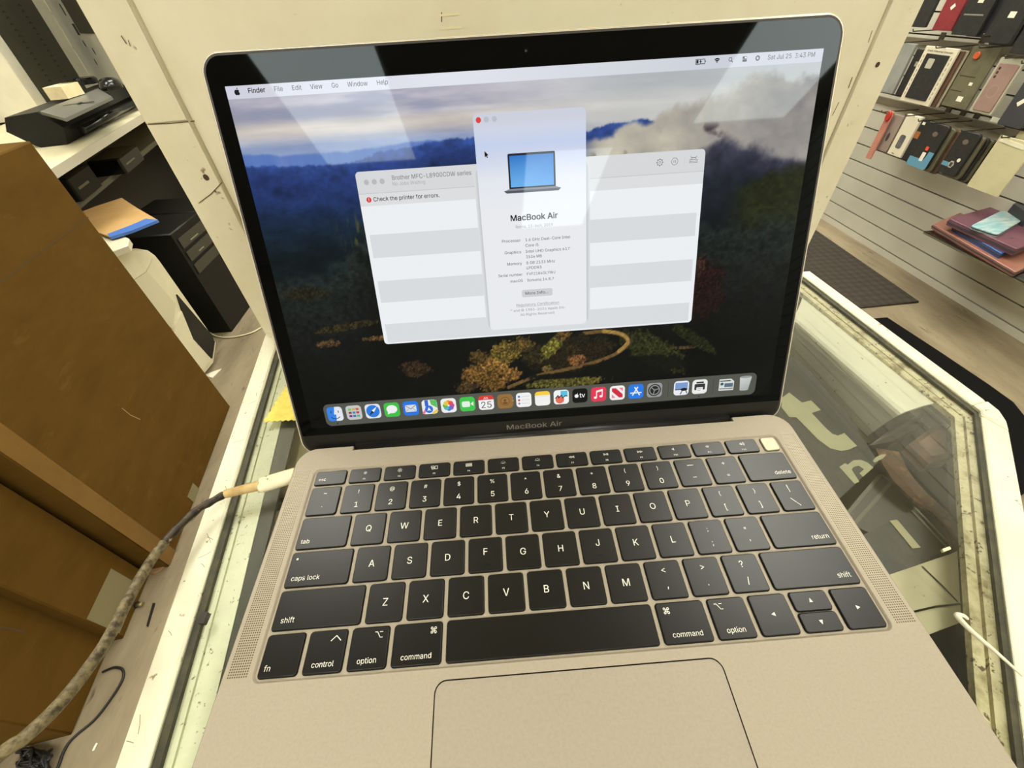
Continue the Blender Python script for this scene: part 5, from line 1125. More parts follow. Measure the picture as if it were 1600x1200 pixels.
# menu bar strip is part of the picture's own sub-part below
limg = np.where(img <= 0.04045, img / 12.92, ((img + 0.055) / 1.055) ** 2.4)
me = bpy.data.meshes.new('display')
nv = (NX + 1) * (NY + 1)
co = np.stack([gx.ravel() * MM, gy.ravel() * MM, np.full(nv, 0.0)], -1)
idx = np.arange(nv).reshape(NY + 1, NX + 1)
fc = np.stack([idx[:-1, :-1], idx[:-1, 1:], idx[1:, 1:], idx[1:, :-1]], -1).reshape(-1, 4)
me.vertices.add(nv); me.vertices.foreach_set('co', co.ravel())
me.loops.add(fc.size); me.loops.foreach_set('vertex_index', fc.ravel().astype(np.int32))
me.polygons.add(len(fc)); me.polygons.foreach_set('loop_start', np.arange(0, fc.size, 4, dtype=np.int32))
try: me.polygons.foreach_set('loop_total', np.full(len(fc), 4, dtype=np.int32))
except Exception: pass
me.update(calc_edges=True)
ca = me.color_attributes.new('Col', 'FLOAT_COLOR', 'POINT')
ca.data.foreach_set('color', np.concatenate([limg.reshape(-1, 3), np.ones((nv, 1))], 1).ravel())
me.materials.append(M_DISP)
display = bpy.data.objects.new('display', me); COL.objects.link(display)
display.parent = laptop; display.matrix_local = LID

# ------------------------------------------------------------------ what the display shows, layer by layer (mm on the lid plane)
def ui(): return MB(MM)
def show(m, name):
    return m.build(name, M_DISP, display)
Z = lambda k: 0.012 * k
BK = rgb(28, 28, 34); DK = rgb(60, 60, 66); GR = rgb(128, 130, 134); WH = rgb(236, 239, 243)
# menu bar
m = ui()
def grad(m, x0, y0, x1, y1, z, cb, ctp):
    ids = [m.pt((x0, y0, z)), m.pt((x1, y0, z)), m.pt((x1, y1, z)), m.pt((x0, y1, z))]
    m.face(ids, 0, (cb, cb, ctp, ctp))
def gradh(m, x0, y0, x1, y1, z, cl, cr):
    ids = [m.pt((x0, y0, z)), m.pt((x1, y0, z)), m.pt((x1, y1, z)), m.pt((x0, y1, z))]
    m.face(ids, 0, (cl, cr, cr, cl))
gradh(m, SX0, 184.2, -40, ST1, Z(1), rgb(208, 208, 222), rgb(226, 228, 238)); gradh(m, -40, 184.2, 50, ST1, Z(1), rgb(226, 228, 238), rgb(210, 214, 222)); gradh(m, 50, 184.2, SX1, ST1, Z(1), rgb(210, 214, 222), rgb(196, 200, 212))
for st_, x_, wd_, b_ in (('Finder', -133.1, 8.2, 22), ('File', -120.8, 4.3, 4), ('Edit', -112.4, 4.7, 4), ('View', -103.7, 5.9, 4), ('Go', -93.6, 3.3, 4), ('Window', -86.1, 9.7, 4), ('Help', -72.2, 5.4, 4)):
    m.text(st_, x_, 186.3, 1.95, Z(2), col=BK, bold=b_, width=wd_)
m.text('Sat Jul 25  3:43 PM', 116.1, 186.4, 1.9, Z(2), col=DK, bold=4, width=23.4)
# fruit mark
ax_, ay_ = -138.2, 186.95
m.poly([circ(ax_ - .42, ay_ - .1, .85, 1.12)], Z(2), 0, BK); m.poly([circ(ax_ + .42, ay_ - .1, .85, 1.12)], Z(2), 0, BK)
m.poly([[(ax_ + .05, ay_ + 1.05), (ax_ + .1, ay_ + 1.6), (ax_ + .55, ay_ + 1.9), (ax_ + .5, ay_ + 1.35)]], Z(2), 0, BK)
m.poly([circ(ax_ + 1.45, ay_ + .15, .55)], Z(3), 0, rgb(209, 209, 223))
# status icons
m.ring(83.4, 187.3, 0.01, .1, Z(2), 0, BK)
bxx = (81.2, 186.4, 85.6, 188.3)
m.line([(bxx[0], bxx[1]), (bxx[2], bxx[1]), (bxx[2], bxx[3]), (bxx[0], bxx[3]), (bxx[0], bxx[1])], .28, Z(2), 0, DK)
m.rect(81.5, 186.65, 82.5, 188.05, Z(2), 0, BK); m.rect(85.8, 187.05, 86.1, 187.65, Z(2), 0, DK)
m.poly([[(83.7, 188.5), (82.9, 187.2), (83.4, 187.2), (83.2, 186.2), (84.2, 187.55), (83.65, 187.55)]], Z(3), 0, BK)
for r0 in (.25, .95, 1.6): m.ring(91.5, 186.35, max(r0 - .1, 0.01), r0 + .4, Z(2), 0, BK, 48, 132, 10)
m.ring(98.0, 187.5, .62, .85, Z(2), 0, BK); m.line([(98.6, 186.9), (99.2, 186.3)], .28, Z(2), 0, BK)
m.poly([rr(105, 187.85, 2.3, 1.0, .5)], Z(2), 0, DK); m.poly([rr(105.4, 187.85, 1.1, .6, .3)], Z(3), 0, WH)
m.ring(105, 186.6, .01, .01, Z(2), 0, DK); m.poly([rr(105, 186.65, 2.3, 1.0, .5)], Z(2), 0, DK)
m.ring(111.3, 187.3, .55, 1.1, Z(2), 0, rgb(84, 84, 110))
show(m, 'menu_bar')
# printer queue window
WX0, WX1, WT0, WT1 = -89.8, 89.6, 60.2, 150.0
m = ui()
m.poly([rr((WX0 + WX1) / 2, (WT0 + WT1) / 2, WX1 - WX0, WT1 - WT0, 2.0)], Z(1), 0, rgb(236, 239, 242))
m.poly([[p for p in rr((WX0 + WX1) / 2, (139.8 + WT1) / 2, WX1 - WX0, WT1 - 139.8, 2.0) if p[1] > 142] + [(WX0, 139.8), (WX1, 139.8)]], Z(2), 0, rgb(214, 215, 217))
m.rect(WX0, 133.8, WX1, 139.6, Z(2), 0, rgb(220, 221, 223)); m.rect(WX0, 139.6, WX1, 139.85, Z(3), 0, rgb(190, 191, 193))
for i in range(3):
    b_ = 119.8 - 24.0 * i
    lo = max(b_ - 11.8, WT0 + .9)
    m.rect(WX0 + 2.0, lo, WX1 - 2.0, b_, Z(2), 0, rgb(216, 219, 222))
for x_ in (-84.8, -80.8, -76.8): m.poly([circ(x_, 145, 1.28)], Z(3), 0, rgb(184, 185, 187))
m.text('Brother MFC-L8900CDW series', -71.8, 145.3, 2.0, Z(3), col=rgb(140, 142, 146), bold=16, width=40.8)
m.text('No Jobs Waiting', -71.9, 142.7, 1.6, Z(3), col=rgb(166, 167, 170), bold=2, width=17.0)
m.poly([circ(-85, 136.8, 1.3)], Z(3), 0, rgb(214, 58, 52)); m.text('!', -85, 136.05, 1.6, Z(4), col=rgb(250, 235, 235), bold=10, align='c')
m.text('Check the printer for errors.', -82.8, 135.9, 1.95, Z(3), col=BK, bold=10, width=34.4)
gx_, gy_ = 66.2, 145.1; IC = rgb(120, 122, 120)
m.ring(gx_, gy_, 1.2, 1.42, Z(3), 0, IC); m.ring(gx_, gy_, .35, .55, Z(3), 0, IC, n=12)
for q in range(8): m.ring(gx_, gy_, 1.42, 1.8, Z(3), 0, IC, 45 * q - 9, 45 * q + 9, 2)
m.ring(73.9, 145.1, 1.5, 1.72, Z(3), 0, IC); m.rect(73.35, 144.5, 73.6, 145.7, Z(3), 0, IC); m.rect(74.2, 144.5, 74.45, 145.7, Z(3), 0, IC)
m.rect(78.85, 143.0, 79.0, 147.3, Z(3), 0, rgb(196, 197, 196))
px_, py_ = 83.7, 145.0
m.line([(px_ - 1.9, py_ - 1), (px_ + 1.9, py_ - 1), (px_ + 1.9, py_ + .4), (px_ - 1.9, py_ + .4), (px_ - 1.9, py_ - 1)], .22, Z(3), 0, IC)
m.line([(px_ - 1.2, py_ + .4), (px_ - 1.2, py_ + 1.2), (px_ + 1.2, py_ + 1.2), (px_ + 1.2, py_ + .4)], .22, Z(3), 0, IC)
m.line([(px_ - 1.7, py_ + 1.9), (px_ - .8, py_ + 1.3), (px_ + .8, py_ + 1.3), (px_ + 1.7, py_ + 1.9)], .22, Z(3), 0, IC); m.line([(px_ - 1.9, py_ - .4), (px_ + 1.9, py_ - .4)], .2, Z(3), 0, IC)
show(m, 'printer_window')
# about window
AX0, AX1, AT0, AT1 = -28.0, 27.95, 64.0, 171.8
m = ui()
for k in range(5):      # soft drop shadow on the window behind, as drawn by the desktop
    e = 2.0 - .4 * k; v = 220 - 6 * k
    m.poly([rr(0, (AT0 + 150) / 2 - .6 * e, AX1 - AX0 + 2 * e, 150 - AT0 + e - 3, 2.4 + e)], Z(5) + .001 * k, 0, rgb(v, v + 2, v + 5))
m.poly([rr((AX0 + AX1) / 2, (AT0 + AT1) / 2, AX1 - AX0, AT1 - AT0, 2.2)], Z(6), 0, rgb(232, 234, 237))
gz = Z(7); stops = [(168.5, (204, 208, 221)), (165, (206, 212, 228)), (158, (196, 208, 236)), (152, (206, 214, 234)), (142, (226, 230, 238)), (128, (232, 234, 237))]
for (ta, c0_), (tb, c1_) in zip(stops, stops[1:]):
    grad(m, AX0, tb, AX1, ta, gz, rgb(*c1_), rgb(*c0_))
m.poly([[p for p in rr((AX0 + AX1) / 2, (AT0 + AT1) / 2, AX1 - AX0, AT1 - AT0, 2.2) if p[1] > 169] + [(AX0, 168.5), (AX1, 168.5)]], gz, 0, rgb(204, 208, 221))
m.poly([circ(-25.3, 169.1, 1.3)], Z(8), 0, rgb(224, 66, 62)); m.poly([circ(-21.4, 169.15, 1.25)], Z(8), 0, rgb(186, 190, 202)); m.poly([circ(-17.4, 169.15, 1.25)], Z(8), 0, rgb(186, 190, 202))
m.poly([rr(0, 145.3, 24.2, 16.6, .7)], Z(8), 0, rgb(36, 38, 44)); 
ids = [m.pt(p) for p in ((-11.2, 138.1, Z(9)), (11.2, 138.1, Z(9)), (11.2, 152.6, Z(9)), (-11.2, 152.6, Z(9)))]; m.face(ids, 0, (rgb(110, 178, 236), rgb(96, 168, 232), rgb(56, 128, 206), rgb(52, 118, 198)))
m.poly([[(-12, 137.4), (12, 137.4), (14.9, 136.5), (13.5, 135.4), (-13.5, 135.4), (-15, 136.4)]], Z(9), 0, rgb(132, 136, 150)); m.poly([[(-15, 136.5), (14.9, 136.5), (13.5, 135.3), (-13.6, 135.3)]], Z(10), 0, rgb(84, 86, 96))
m.text('MacBook Air', 0, 121.9, 2.85, Z(8), col=rgb(36, 36, 42), bold=24, align='c', width=25.4)
m.text('Retina, 13-inch, 2019', 0, 118.1, 1.45, Z(8), col=rgb(150, 152, 158), bold=2, align='c', width=20.2)
for st_, y_ in (('Processor', 111.3), ('Graphics', 105.3), ('Memory', 99.3), ('Serial number', 93.4), ('macOS', 90.0)):
    m.text(st_, -7.7, y_, 1.45, Z(8), col=DK, bold=6, align='r', width={'Processor': 10.3, 'Graphics': 9.2, 'Memory': 8.3, 'Serial number': 13.6, 'macOS': 7.1}[st_])
for st_, y_, wd_ in (('1.6 GHz Dual-Core Intel', 111.3, 24.6), ('Core i5', 108.4, 7.4), ('Intel UHD Graphics 617', 105.3, 24.3), ('1536 MB', 102.5, 8.9), ('8 GB 2133 MHz', 99.3, 16.0), ('LPDDR3', 96.6, 8.6), ('FVFZ184GLYWJ', 93.4, 16.0), ('Sonoma 14.8.7', 90.0, 15.2)):
    m.text(st_, -5.4, y_, 1.45, Z(8), col=DK, bold=4, width=wd_)
m.poly([rr(0, 83.5, 17.3, 4.1, 1.0)], Z(8), 0, rgb(204, 206, 209)); m.text('More Info...', -.2, 82.8, 1.55, Z(9), col=BK, bold=5, align='c', width=13.4)
LG = rgb(138, 140, 146)
m.text('Regulatory Certification', 0, 76.6, 1.35, Z(8), col=LG, bold=3, align='c', width=24.6); m.rect(-12.3, 76.1, 12.3, 76.25, Z(8), 0, LG)
m.text('™ and © 1983-2026 Apple Inc.', 0, 73.6, 1.35, Z(8), col=LG, bold=3, align='c', width=31.8)
m.text('All Rights Reserved.', -.2, 71.0, 1.35, Z(8), col=LG, bold=3, align='c', width=20.2)
show(m, 'about_window')
m = ui(); cu = [(-23.6, 155.7), (-23.6, 152.6), (-22.9, 153.25), (-22.4, 152.2), (-21.95, 152.45), (-22.4, 153.45), (-21.5, 153.5)]
m.poly([[(x - .0 + (x + 22.7) * .25, y + (y - 154) * .2) for x, y in cu]], Z(11), 0, rgb(240, 240, 245)); m.poly([cu], Z(12), 0, rgb(14, 14, 18)); show(m, 'pointer')
# dock
m = ui()
dk = rr(0, 18.4, 267.5, 14.4, 3.4, 8)
m.poly([dk], Z(1), 0, rgb(84, 86, 78))
for (x_, c_) in ((78.6, rgb(58, 60, 54)), (106.8, rgb(58, 60, 54))): m.rect(x_ - .12, 13.6, x_ + .12, 23.6, Z(2), 0, c_)
m.poly([circ(-127.1, 12.55, .42, n=10)], Z(2), 0, rgb(12, 12, 12)); m.poly([circ(98.4, 12.55, .42, n=10)], Z(2), 0, rgb(12, 12, 12))
show(m, 'dock')
def icon(i, cx, cy):
    m = ui(); s = 9.4; h = s / 2; z = Z(3); z2 = Z(4); z3 = Z(5)
    W_ = rgb(240, 240, 240)
    def sq(c, cb=None):
        pts_ = rr(cx, cy, s, s, 2.1)
        if cb is None: m.poly([pts_], z, 0, c)
        else:
            m.poly([pts_], z, 0, c)
            m.poly([[p for p in pts_ if p[1] < cy] + [(cx + h, cy), (cx - h, cy)][::1]], z + .004, 0, cb) if False else None
    R_ = lambda x0, y0, x1, y1, c, zz=z2: m.rect(cx + x0, cy + y0, cx + x1, cy + y1, zz, 0, c)
    D_ = lambda x, y, r, c, zz=z2, ry=None: m.poly([circ(cx + x, cy + y, r, ry)], zz, 0, c)
    Ln = lambda pts, wd, c, zz=z2: m.line([(cx + a, cy + b) for a, b in pts], wd, zz, 0, c)
    if i == 0:
        sq(rgb(54, 130, 226)); m.poly([[p for p in rr(cx, cy, s, s, 2.1) if p[0] > cx + .5] [:0] or [(cx + .2, cy - h), (cx + 1.0, cy - h)] + [p for p in rr(cx, cy, s, s, 2.1)[-7:]] + [p for p in rr(cx, cy, s, s, 2.1)[:7]] + [(cx + .4, cy + h), (cx - .6, cy - .3), (cx + .6, cy - .3)]], z2, 0, rgb(226, 230, 236))
        Ln([(-2.2, .9), (-2.2, 2.0)], .45, rgb(24, 40, 70), z3); Ln([(2.2, .9), (2.2, 2.0)], .45, rgb(24, 40, 70), z3); m.ring(cx, cy + .4, 3.3, 3.75, z3, 0, rgb(24, 40, 70), 220, 320, 12)
    elif i == 1:
        sq(rgb(196, 198, 196)); cs = [(120, 196, 96), (216, 168, 84), (206, 92, 72), (150, 50, 84), (70, 130, 160), (180, 62, 70), (110, 54, 132), (60, 110, 170), (90, 170, 140)]
        for q in range(9): R_(-3.2 + 2.3 * (q % 3), 1.5 - 2.2 * (q // 3), -1.4 + 2.3 * (q % 3), 2.9 - 2.2 * (q // 3), rgb(*cs[q]))
    elif i == 2:
        sq(rgb(224, 228, 234)); D_(0, 0, 4.1, rgb(44, 122, 220)); m.poly([[(cx + 2.8, cy + 2.9), (cx + .5, cy - .7), (cx - .7, cy + .5)]], z3, 0, W_); m.poly([[(cx - 2.8, cy - 2.9), (cx + .5, cy - .7), (cx - .7, cy + .5)]], z3, 0, rgb(40, 44, 60))
    elif i == 3:
        sq(rgb(66, 190, 72)); D_(0, .4, 3.3, W_, ry=2.7); m.poly([[(cx - 2.6, cy - .6), (cx - 2.9, cy - 2.9), (cx - .6, cy - 2.0)]], z2, 0, W_)
    elif i == 4:
        sq(rgb(38, 118, 226)); R_(-3.4, -2.3, 3.4, 2.3, rgb(214, 220, 226)); Ln([(-3.3, 2.1), (0, -.4), (3.3, 2.1)], .4, rgb(120, 128, 140), z3); Ln([(-3.3, -2.1), (-.9, .2)], .3, rgb(150, 156, 166), z3); Ln([(3.3, -2.1), (.9, .2)], .3, rgb(150, 156, 166), z3)
    elif i == 5:
        sq(rgb(232, 236, 232)); R_(-2.8, .5, -.6, 4.6, rgb(52, 104, 206)); m.poly([[(cx + .4, cy + 4.6), (cx + 4.6, cy + 4.4), (cx + 4.6, cy - 1), (cx + 1, cy + 1.5)]], z2, 0, rgb(96, 190, 100)); Ln([(-4.2, -4.0), (-2, -1)], 1.4, rgb(226, 120, 170)); Ln([(1.8, -4.2), (4.2, -2.6)], 1.6, rgb(240, 202, 84)); D_(-.6, -1.5, 2.5, rgb(48, 110, 214), z3); m.poly([[(cx - .6, cy - .1), (cx - 1.8, cy - 2.6), (cx - .6, cy - 2.1), (cx + .6, cy - 2.6)]], Z(6), 0, W_)
    elif i == 6:
        sq(rgb(236, 236, 234))
        for q, c in enumerate([(240, 150, 40), (226, 84, 60), (206, 76, 140), (140, 90, 190), (72, 120, 210), (80, 180, 200), (100, 180, 80), (220, 200, 70)]):
            t = PI / 2 - q * PI / 4; m.poly([circ(cx + 2.1 * math.cos(t), cy + 2.1 * math.sin(t), 1.5, 1.5, 14)], z2 + .001 * q, 0, rgb(*c))
    elif i == 7:
        sq(rgb(66, 196, 78)); m.poly([rr(cx - .9, cy, 5, 3.8, 1)], z2, 0, rgb(226, 240, 226)); m.poly([[(cx + 1.9, cy), (cx + 3.7, cy + 1.5), (cx + 3.7, cy - 1.5)]], z2, 0, rgb(226, 240, 226))
    elif i == 8:
        sq(rgb(240, 240, 240)); m.poly([[p for p in rr(cx, cy, s, s, 2.1) if p[1] > cy + 1.5] + [(cx - h, cy + 1.9), (cx + h, cy + 1.9)]], z2, 0, rgb(214, 62, 54))
        m.text('JUL', cx, cy + 2.5, 1.25, z3, 0, W_, 14, 'c'); m.text('25', cx, cy - 3.4, 4.1, z3, 0, rgb(60, 60, 64), 2, 'c')
    elif i == 9:
        sq(rgb(150, 108, 60)); D_(0, 0, 2.9, rgb(120, 84, 44)); D_(0, 0, 2.4, rgb(156, 114, 66), z2 + .002); D_(0, .7, .9, rgb(110, 76, 40), z3); D_(0, -1.2, 1.5, rgb(110, 76, 40), z3, .8); R_(4.7, 1.2, 5.2, 2.6, rgb(120, 140, 150)); R_(4.7, -.6, 5.2, .8, rgb(190, 160, 90)); R_(4.7, -2.6, 5.2, -1.2, rgb(120, 110, 60))
    elif i == 10:
        sq(W_)
        for q, c in enumerate([(60, 110, 200), (190, 70, 70), (150, 140, 150)]):
            D_(-2.9, 2.3 - 2.3 * q, .7, rgb(*c)); R_(-1.5, 2.0 - 2.3 * q, 3.6, 2.25 - 2.3 * q, rgb(196, 200, 204)); R_(-1.5, 2.7 - 2.3 * q, 3.6, 2.9 - 2.3 * q, rgb(214, 216, 220))
    elif i == 11:
        sq(rgb(240, 240, 238)); m.poly([[p for p in rr(cx, cy, s, s, 2.1) if p[1] > cy + 1.5] + [(cx - h, cy + 2.1), (cx + h, cy + 2.1)]], z2, 0, rgb(244, 204, 64)); R_(-4.4, 1.2, 4.4, 1.4, rgb(204, 204, 200)); R_(-4.4, -1.2, 4.4, -1.05, rgb(224, 224, 222))
    elif i == 12:
        sq(rgb(240, 242, 242)); R_(-.4, .2, 3.9, 4.0, rgb(90, 190, 226)); D_(-.9, -1.7, 2.7, rgb(226, 110, 90), ry=2.5); Ln([(-3.6, -.6), (-2, 1.2), (-1.6, -.5), (.2, 1.3), (.9, -.6), (2.6, .8), (3.7, .4)], .6, rgb(40, 46, 60), z3)
    elif i == 13:
        sq(rgb(16, 17, 18)); m.text('tv', cx - .3, cy - 1.2, 2.9, z2, 0, W_, 14, 'l'); D_(-2.4, -.1, .95, W_, ry=1.15); D_(-1.7, -.1, .75, W_, z2 + .001, ry=1.1); m.poly([[(cx - 2.1, cy + 1.1), (cx - 1.5, cy + 1.9), (cx - 1.5, cy + 1.3)]], z2, 0, W_)
    elif i == 14:
        sq(rgb(226, 58, 84)); Ln([(-1.3, -2.0), (-1.3, 2.2), (2.2, 3.0), (2.2, -1.3)], .6, W_); Ln([(-1.3, 1.6), (2.2, 2.4)], .7, W_); D_(-2.0, -2.1, 1.0, W_, ry=.8); D_(1.5, -1.4, 1.0, W_, ry=.8)
    elif i == 15:
        sq(rgb(240, 238, 238)); m.poly([[(cx - 3.4, cy + 3.2), (cx - 1.0, cy + 3.2), (cx + 3.4, cy - 1.1), (cx + 3.4, cy - 3.2), (cx + 1.2, cy - 3.2), (cx - 3.4, cy + 1.2)]], z2, 0, rgb(206, 44, 66)); m.poly([[(cx + 1.0, cy + 3.2), (cx + 3.4, cy + 3.2), (cx + 3.4, cy + .8)]], z2, 0, rgb(232, 130, 140)); m.poly([[(cx - 1.0, cy - 3.2), (cx - 3.4, cy - 3.2), (cx - 3.4, cy - .8)]], z2, 0, rgb(232, 130, 140))
    elif i == 16:
        sq(rgb(40, 122, 230)); Ln([(-2.0, -2.4), (1.0, 2.8)], .75, W_); Ln([(2.3, -2.4), (-.8, 2.8)], .75, W_, z2 + .001); Ln([(-3.3, -.9), (.6, -.9)], .75, W_, z2 + .002); Ln([(1.9, -.9), (3.3, -.9)], .75, W_, z2 + .002)
    elif i == 17:
        sq(rgb(150, 152, 152)); D_(0, 0, 4.0, rgb(34, 36, 36)); m.ring(cx, cy, 2.7, 3.3, z3, 0, rgb(150, 152, 150)); 
        for q in range(3): Ln([(0, 0), (2.9 * math.cos(2.1 * q + .3), 2.9 * math.sin(2.1 * q + .3))], .5, rgb(150, 152, 150), z3)
        D_(0, 0, .8, rgb(120, 122, 120), Z(6))
    elif i == 18:
        sq(rgb(232, 236, 242)); R_(-3.9, -.6, 3.9, 3.6, rgb(124, 156, 206)); R_(-3.9, -1.2, 3.9, -.6, rgb(60, 64, 70)); m.poly([circ(cx + 1.7, cy - 1.0, 2.1, 1.0)], z3, 0, rgb(24, 26, 28)); Ln([(.6, -1.8), (-.4, -4.0)], .6, rgb(70, 76, 84), z3); Ln([(3.0, -1.8), (3.6, -3.6)], .6, rgb(70, 76, 84), z3)
    elif i == 19:
        sq(rgb(232, 234, 232)); m.poly([rr(cx, cy - .1, 6.6, 4.0, .6)], z2, 0, rgb(54, 56, 54)); R_(-2.3, 2.2, 2.3, 3.3, rgb(54, 56, 54)); R_(-2.0, -3.4, 2.0, -.4, rgb(240, 240, 238), z3); Ln([(-1.3, -1.3), (1.3, -1.3)], .3, rgb(90, 90, 88), Z(6)); Ln([(-1.3, -2.3), (.6, -2.3)], .3, rgb(90, 90, 88), Z(6))
    elif i == 20:
        m.poly([[(cx - 4.7, cy - 3.8), (cx + 4.6, cy - 3.8), (cx + 4.6, cy + 2.0), (cx + 2.6, cy + 3.8), (cx - 4.7, cy + 3.8)]], z, 0, rgb(214, 218, 214))
        R_(-4.3, 2.2, 2.4, 2.9, rgb(60, 74, 84)); D_(-2.9, .6, 1.0, rgb(40, 100, 100)); R_(-1.3, -1.6, 4.0, .9, rgb(90, 110, 130)); R_(-4.3, -2.8, 4.2, -2.3, rgb(60, 74, 84))
    elif i == 21:
        ids = [m.pt((cx + a, cy + b, z)) for a, b in ((-2.9, -4.4), (2.4, -4.4), (3.9, 4.2), (-3.6, 4.2))]; m.face(ids, 0, (rgb(176, 180, 176), rgb(166, 170, 166), rgb(196, 200, 200), rgb(206, 210, 210)))
        m.poly([circ(cx + .15, cy + 4.2, 3.75, .75)], z2, 0, rgb(150, 154, 152)); m.poly([circ(cx - .25, cy - 4.3, 2.65, .5)], z2, 0, rgb(176, 180, 176))
    return show(m, 'app_icon')
pos = [-127.3 + 11.613 * i for i in range(18)] + [86.9, 98.4, 115.2, 126.8]
for i, x_ in enumerate(pos): icon(i, x_, 19.0)
# ------------------------------------------------------------------ right: slatwall goods
M_HOOK = mat('wire_hook', rgb(90, 84, 74), 0.35, metal=0.7)
M_CLEAR = thin_glass('clear_plastic', (0.86, 0.86, 0.80), 0.12, 1.5, 1.6)
M_STICK = mat('white_sticker', rgb(236, 232, 214), 0.6)
def wall_M(off):      # local x along the wall (towards the viewer side), y up, z out of the wall
    o = WR0 + WRN * off; o = Vector((o.x, o.y, 0)); xd = -WRD
    return Matrix(((xd.x, 0, WRN.x, o.x), (xd.y, 0, WRN.y, o.y), (0, 1, 0, 0), (0, 0, 0, 1)))
def wuv(px, py, off):
    p = onpl(px, py, WR0 + WRN * off, WRN) - (WR0 + WRN * off)
    return p.dot(-WRD), p.z - H
def wrect(corners, off):
    q = [wuv(x, y, off) for x, y in corners]
    x0 = (q[0][0] + q[3][0]) / 2; x1 = (q[1][0] + q[2][0]) / 2; y1 = (q[0][1] + q[1][1]) / 2; y0 = (q[2][1] + q[3][1]) / 2
    return x0, y0, x1, y1
def hang(name, label, cat, corners, off, thick, m_body, r=0.004, group=None, deco=None):
    x0, y0, x1, y1 = wrect(corners, off); cx, cy, wd, ht = (x0 + x1) / 2, (y0 + y1) / 2, x1 - x0, y1 - y0
    base = wall_M(off) @ Vector((cx, y0, 0))
    t = thing(name, label, cat, base, group)
    M = Matrix.Translation(-base) @ wall_M(off) @ Matrix.Translation((cx, cy, 0))
    m = MB(M=M); m.prism(rr(0, 0, wd, ht, r), -thick, 0, bev=min(.0015, thick * .3)); m.build('body', m_body, t)
    if deco: deco(t, M, wd, ht)
    return t, M, wd, ht
def sub(t, M, name, material, f):
    m = MB(M=M); f(m); return m.build(name, material, t)
M_CASEB = mat('black_phone_case', rgb(34, 34, 34), 0.5, c2=rgb(46, 46, 46), scale=60)
M_CASEG = mat('dark_grey_case', rgb(60, 60, 66), 0.5)
M_RED = mat('red_case', rgb(140, 46, 54), 0.5, c2=rgb(120, 38, 46), scale=30)
M_WPACK = mat('white_pack', rgb(222, 214, 190), 0.5)
M_BRPACK = mat('brown_pack', rgb(112, 84, 66), 0.5, c2=rgb(84, 62, 50), scale=12)
M_PINKC = mat('pink_clear_case', rgb(160, 132, 124), 0.35, c2=rgb(146, 116, 110), scale=14)
M_CLRIM = mat('clear_rim', rgb(186, 184, 164), 0.25)
M_TXT = mat('pack_print', rgb(60, 60, 56), 0.6)
M_TXTG = mat('pack_print_grey', rgb(132, 130, 122), 0.6)
M_SKY = mat('blue_base', rgb(96, 150, 178), 0.5)
M_ORANGE = mat('orange_bit', rgb(204, 96, 52), 0.5)
M_COPPER = mat('copper_bit', rgb(166, 104, 56), 0.5)
M_OLIVE = mat('olive_clear', rgb(110, 106, 84), 0.4, c2=rgb(92, 88, 70), scale=20)

def sticker(x, y, s=.011, rot=0.0, mt=None):
    def f(t, M, wd, ht):
        def g(m):
            c, s_ = math.cos(rot), math.sin(rot)
            m.poly([[(x * wd + a * c - b * s_, y * ht + a * s_ + b * c) for a, b in ((-s, -s * .7), (s, -s * .7), (s, s * .7), (-s, s * .7))]], .0006)
        sub(t, M, 'sticker', mt or M_STICK, g)
    return f
def decos(*fs):
    def f(*a):
        for q in fs: q(*a)
    return f
G1 = 'phone cases in the top row'
hang('phone_case', 'black phone case at the panel edge, left of the red case', 'phone case', [(1455, -55), (1481, -55), (1453, 46), (1427, 40)], .15, .012, M_CASEB)
hang('phone_case', 'red phone case with white diamond sticker in the top row', 'phone case', [(1502, -50), (1534, -50), (1485, 52), (1458, 44)], .15, .012, M_RED, deco=sticker(.02, -.10, .009, .8))
hang('phone_case', 'black boxed phone case with a grey print line beside the red case', 'phone case', [(1537, -48), (1580, -46), (1524, 60), (1488, 51)], .155, .014, M_CASEB,
     deco=decos(sticker(0, .06, .011, 0), lambda t, M, wd, ht: sub(t, M, 'print', M_TXTG, lambda m: m.rect(-.38 * wd, -.18 * ht, .36 * wd, -.155 * ht, .0006))))
hang('phone_case', 'large black phone case with one white sticker in the top row', 'phone case', [(1596, -36), (1640, -34), (1570, 74), (1531, 62)], .165, .014, M_CASEB, deco=sticker(.05, -.04, .012, 0))
hang('phone_case', 'black phone case cut by the frame edge below the top row', 'phone case', [(1640, -20), (1680, -18), (1616, 92), (1577, 78)], .165, .014, M_CASEB)
for k in range(2):
    hang('phone_case', ['black phone case showing only its edge behind the printed black case', 'black phone case edge just behind the large stickered case'][k], 'phone case', [[(1565, -46), (1600, -44), (1541, 61), (1508, 55)], [(1606, -30), (1648, -28), (1580, 77), (1541, 66)]][k], .13, .010, M_CASEG)
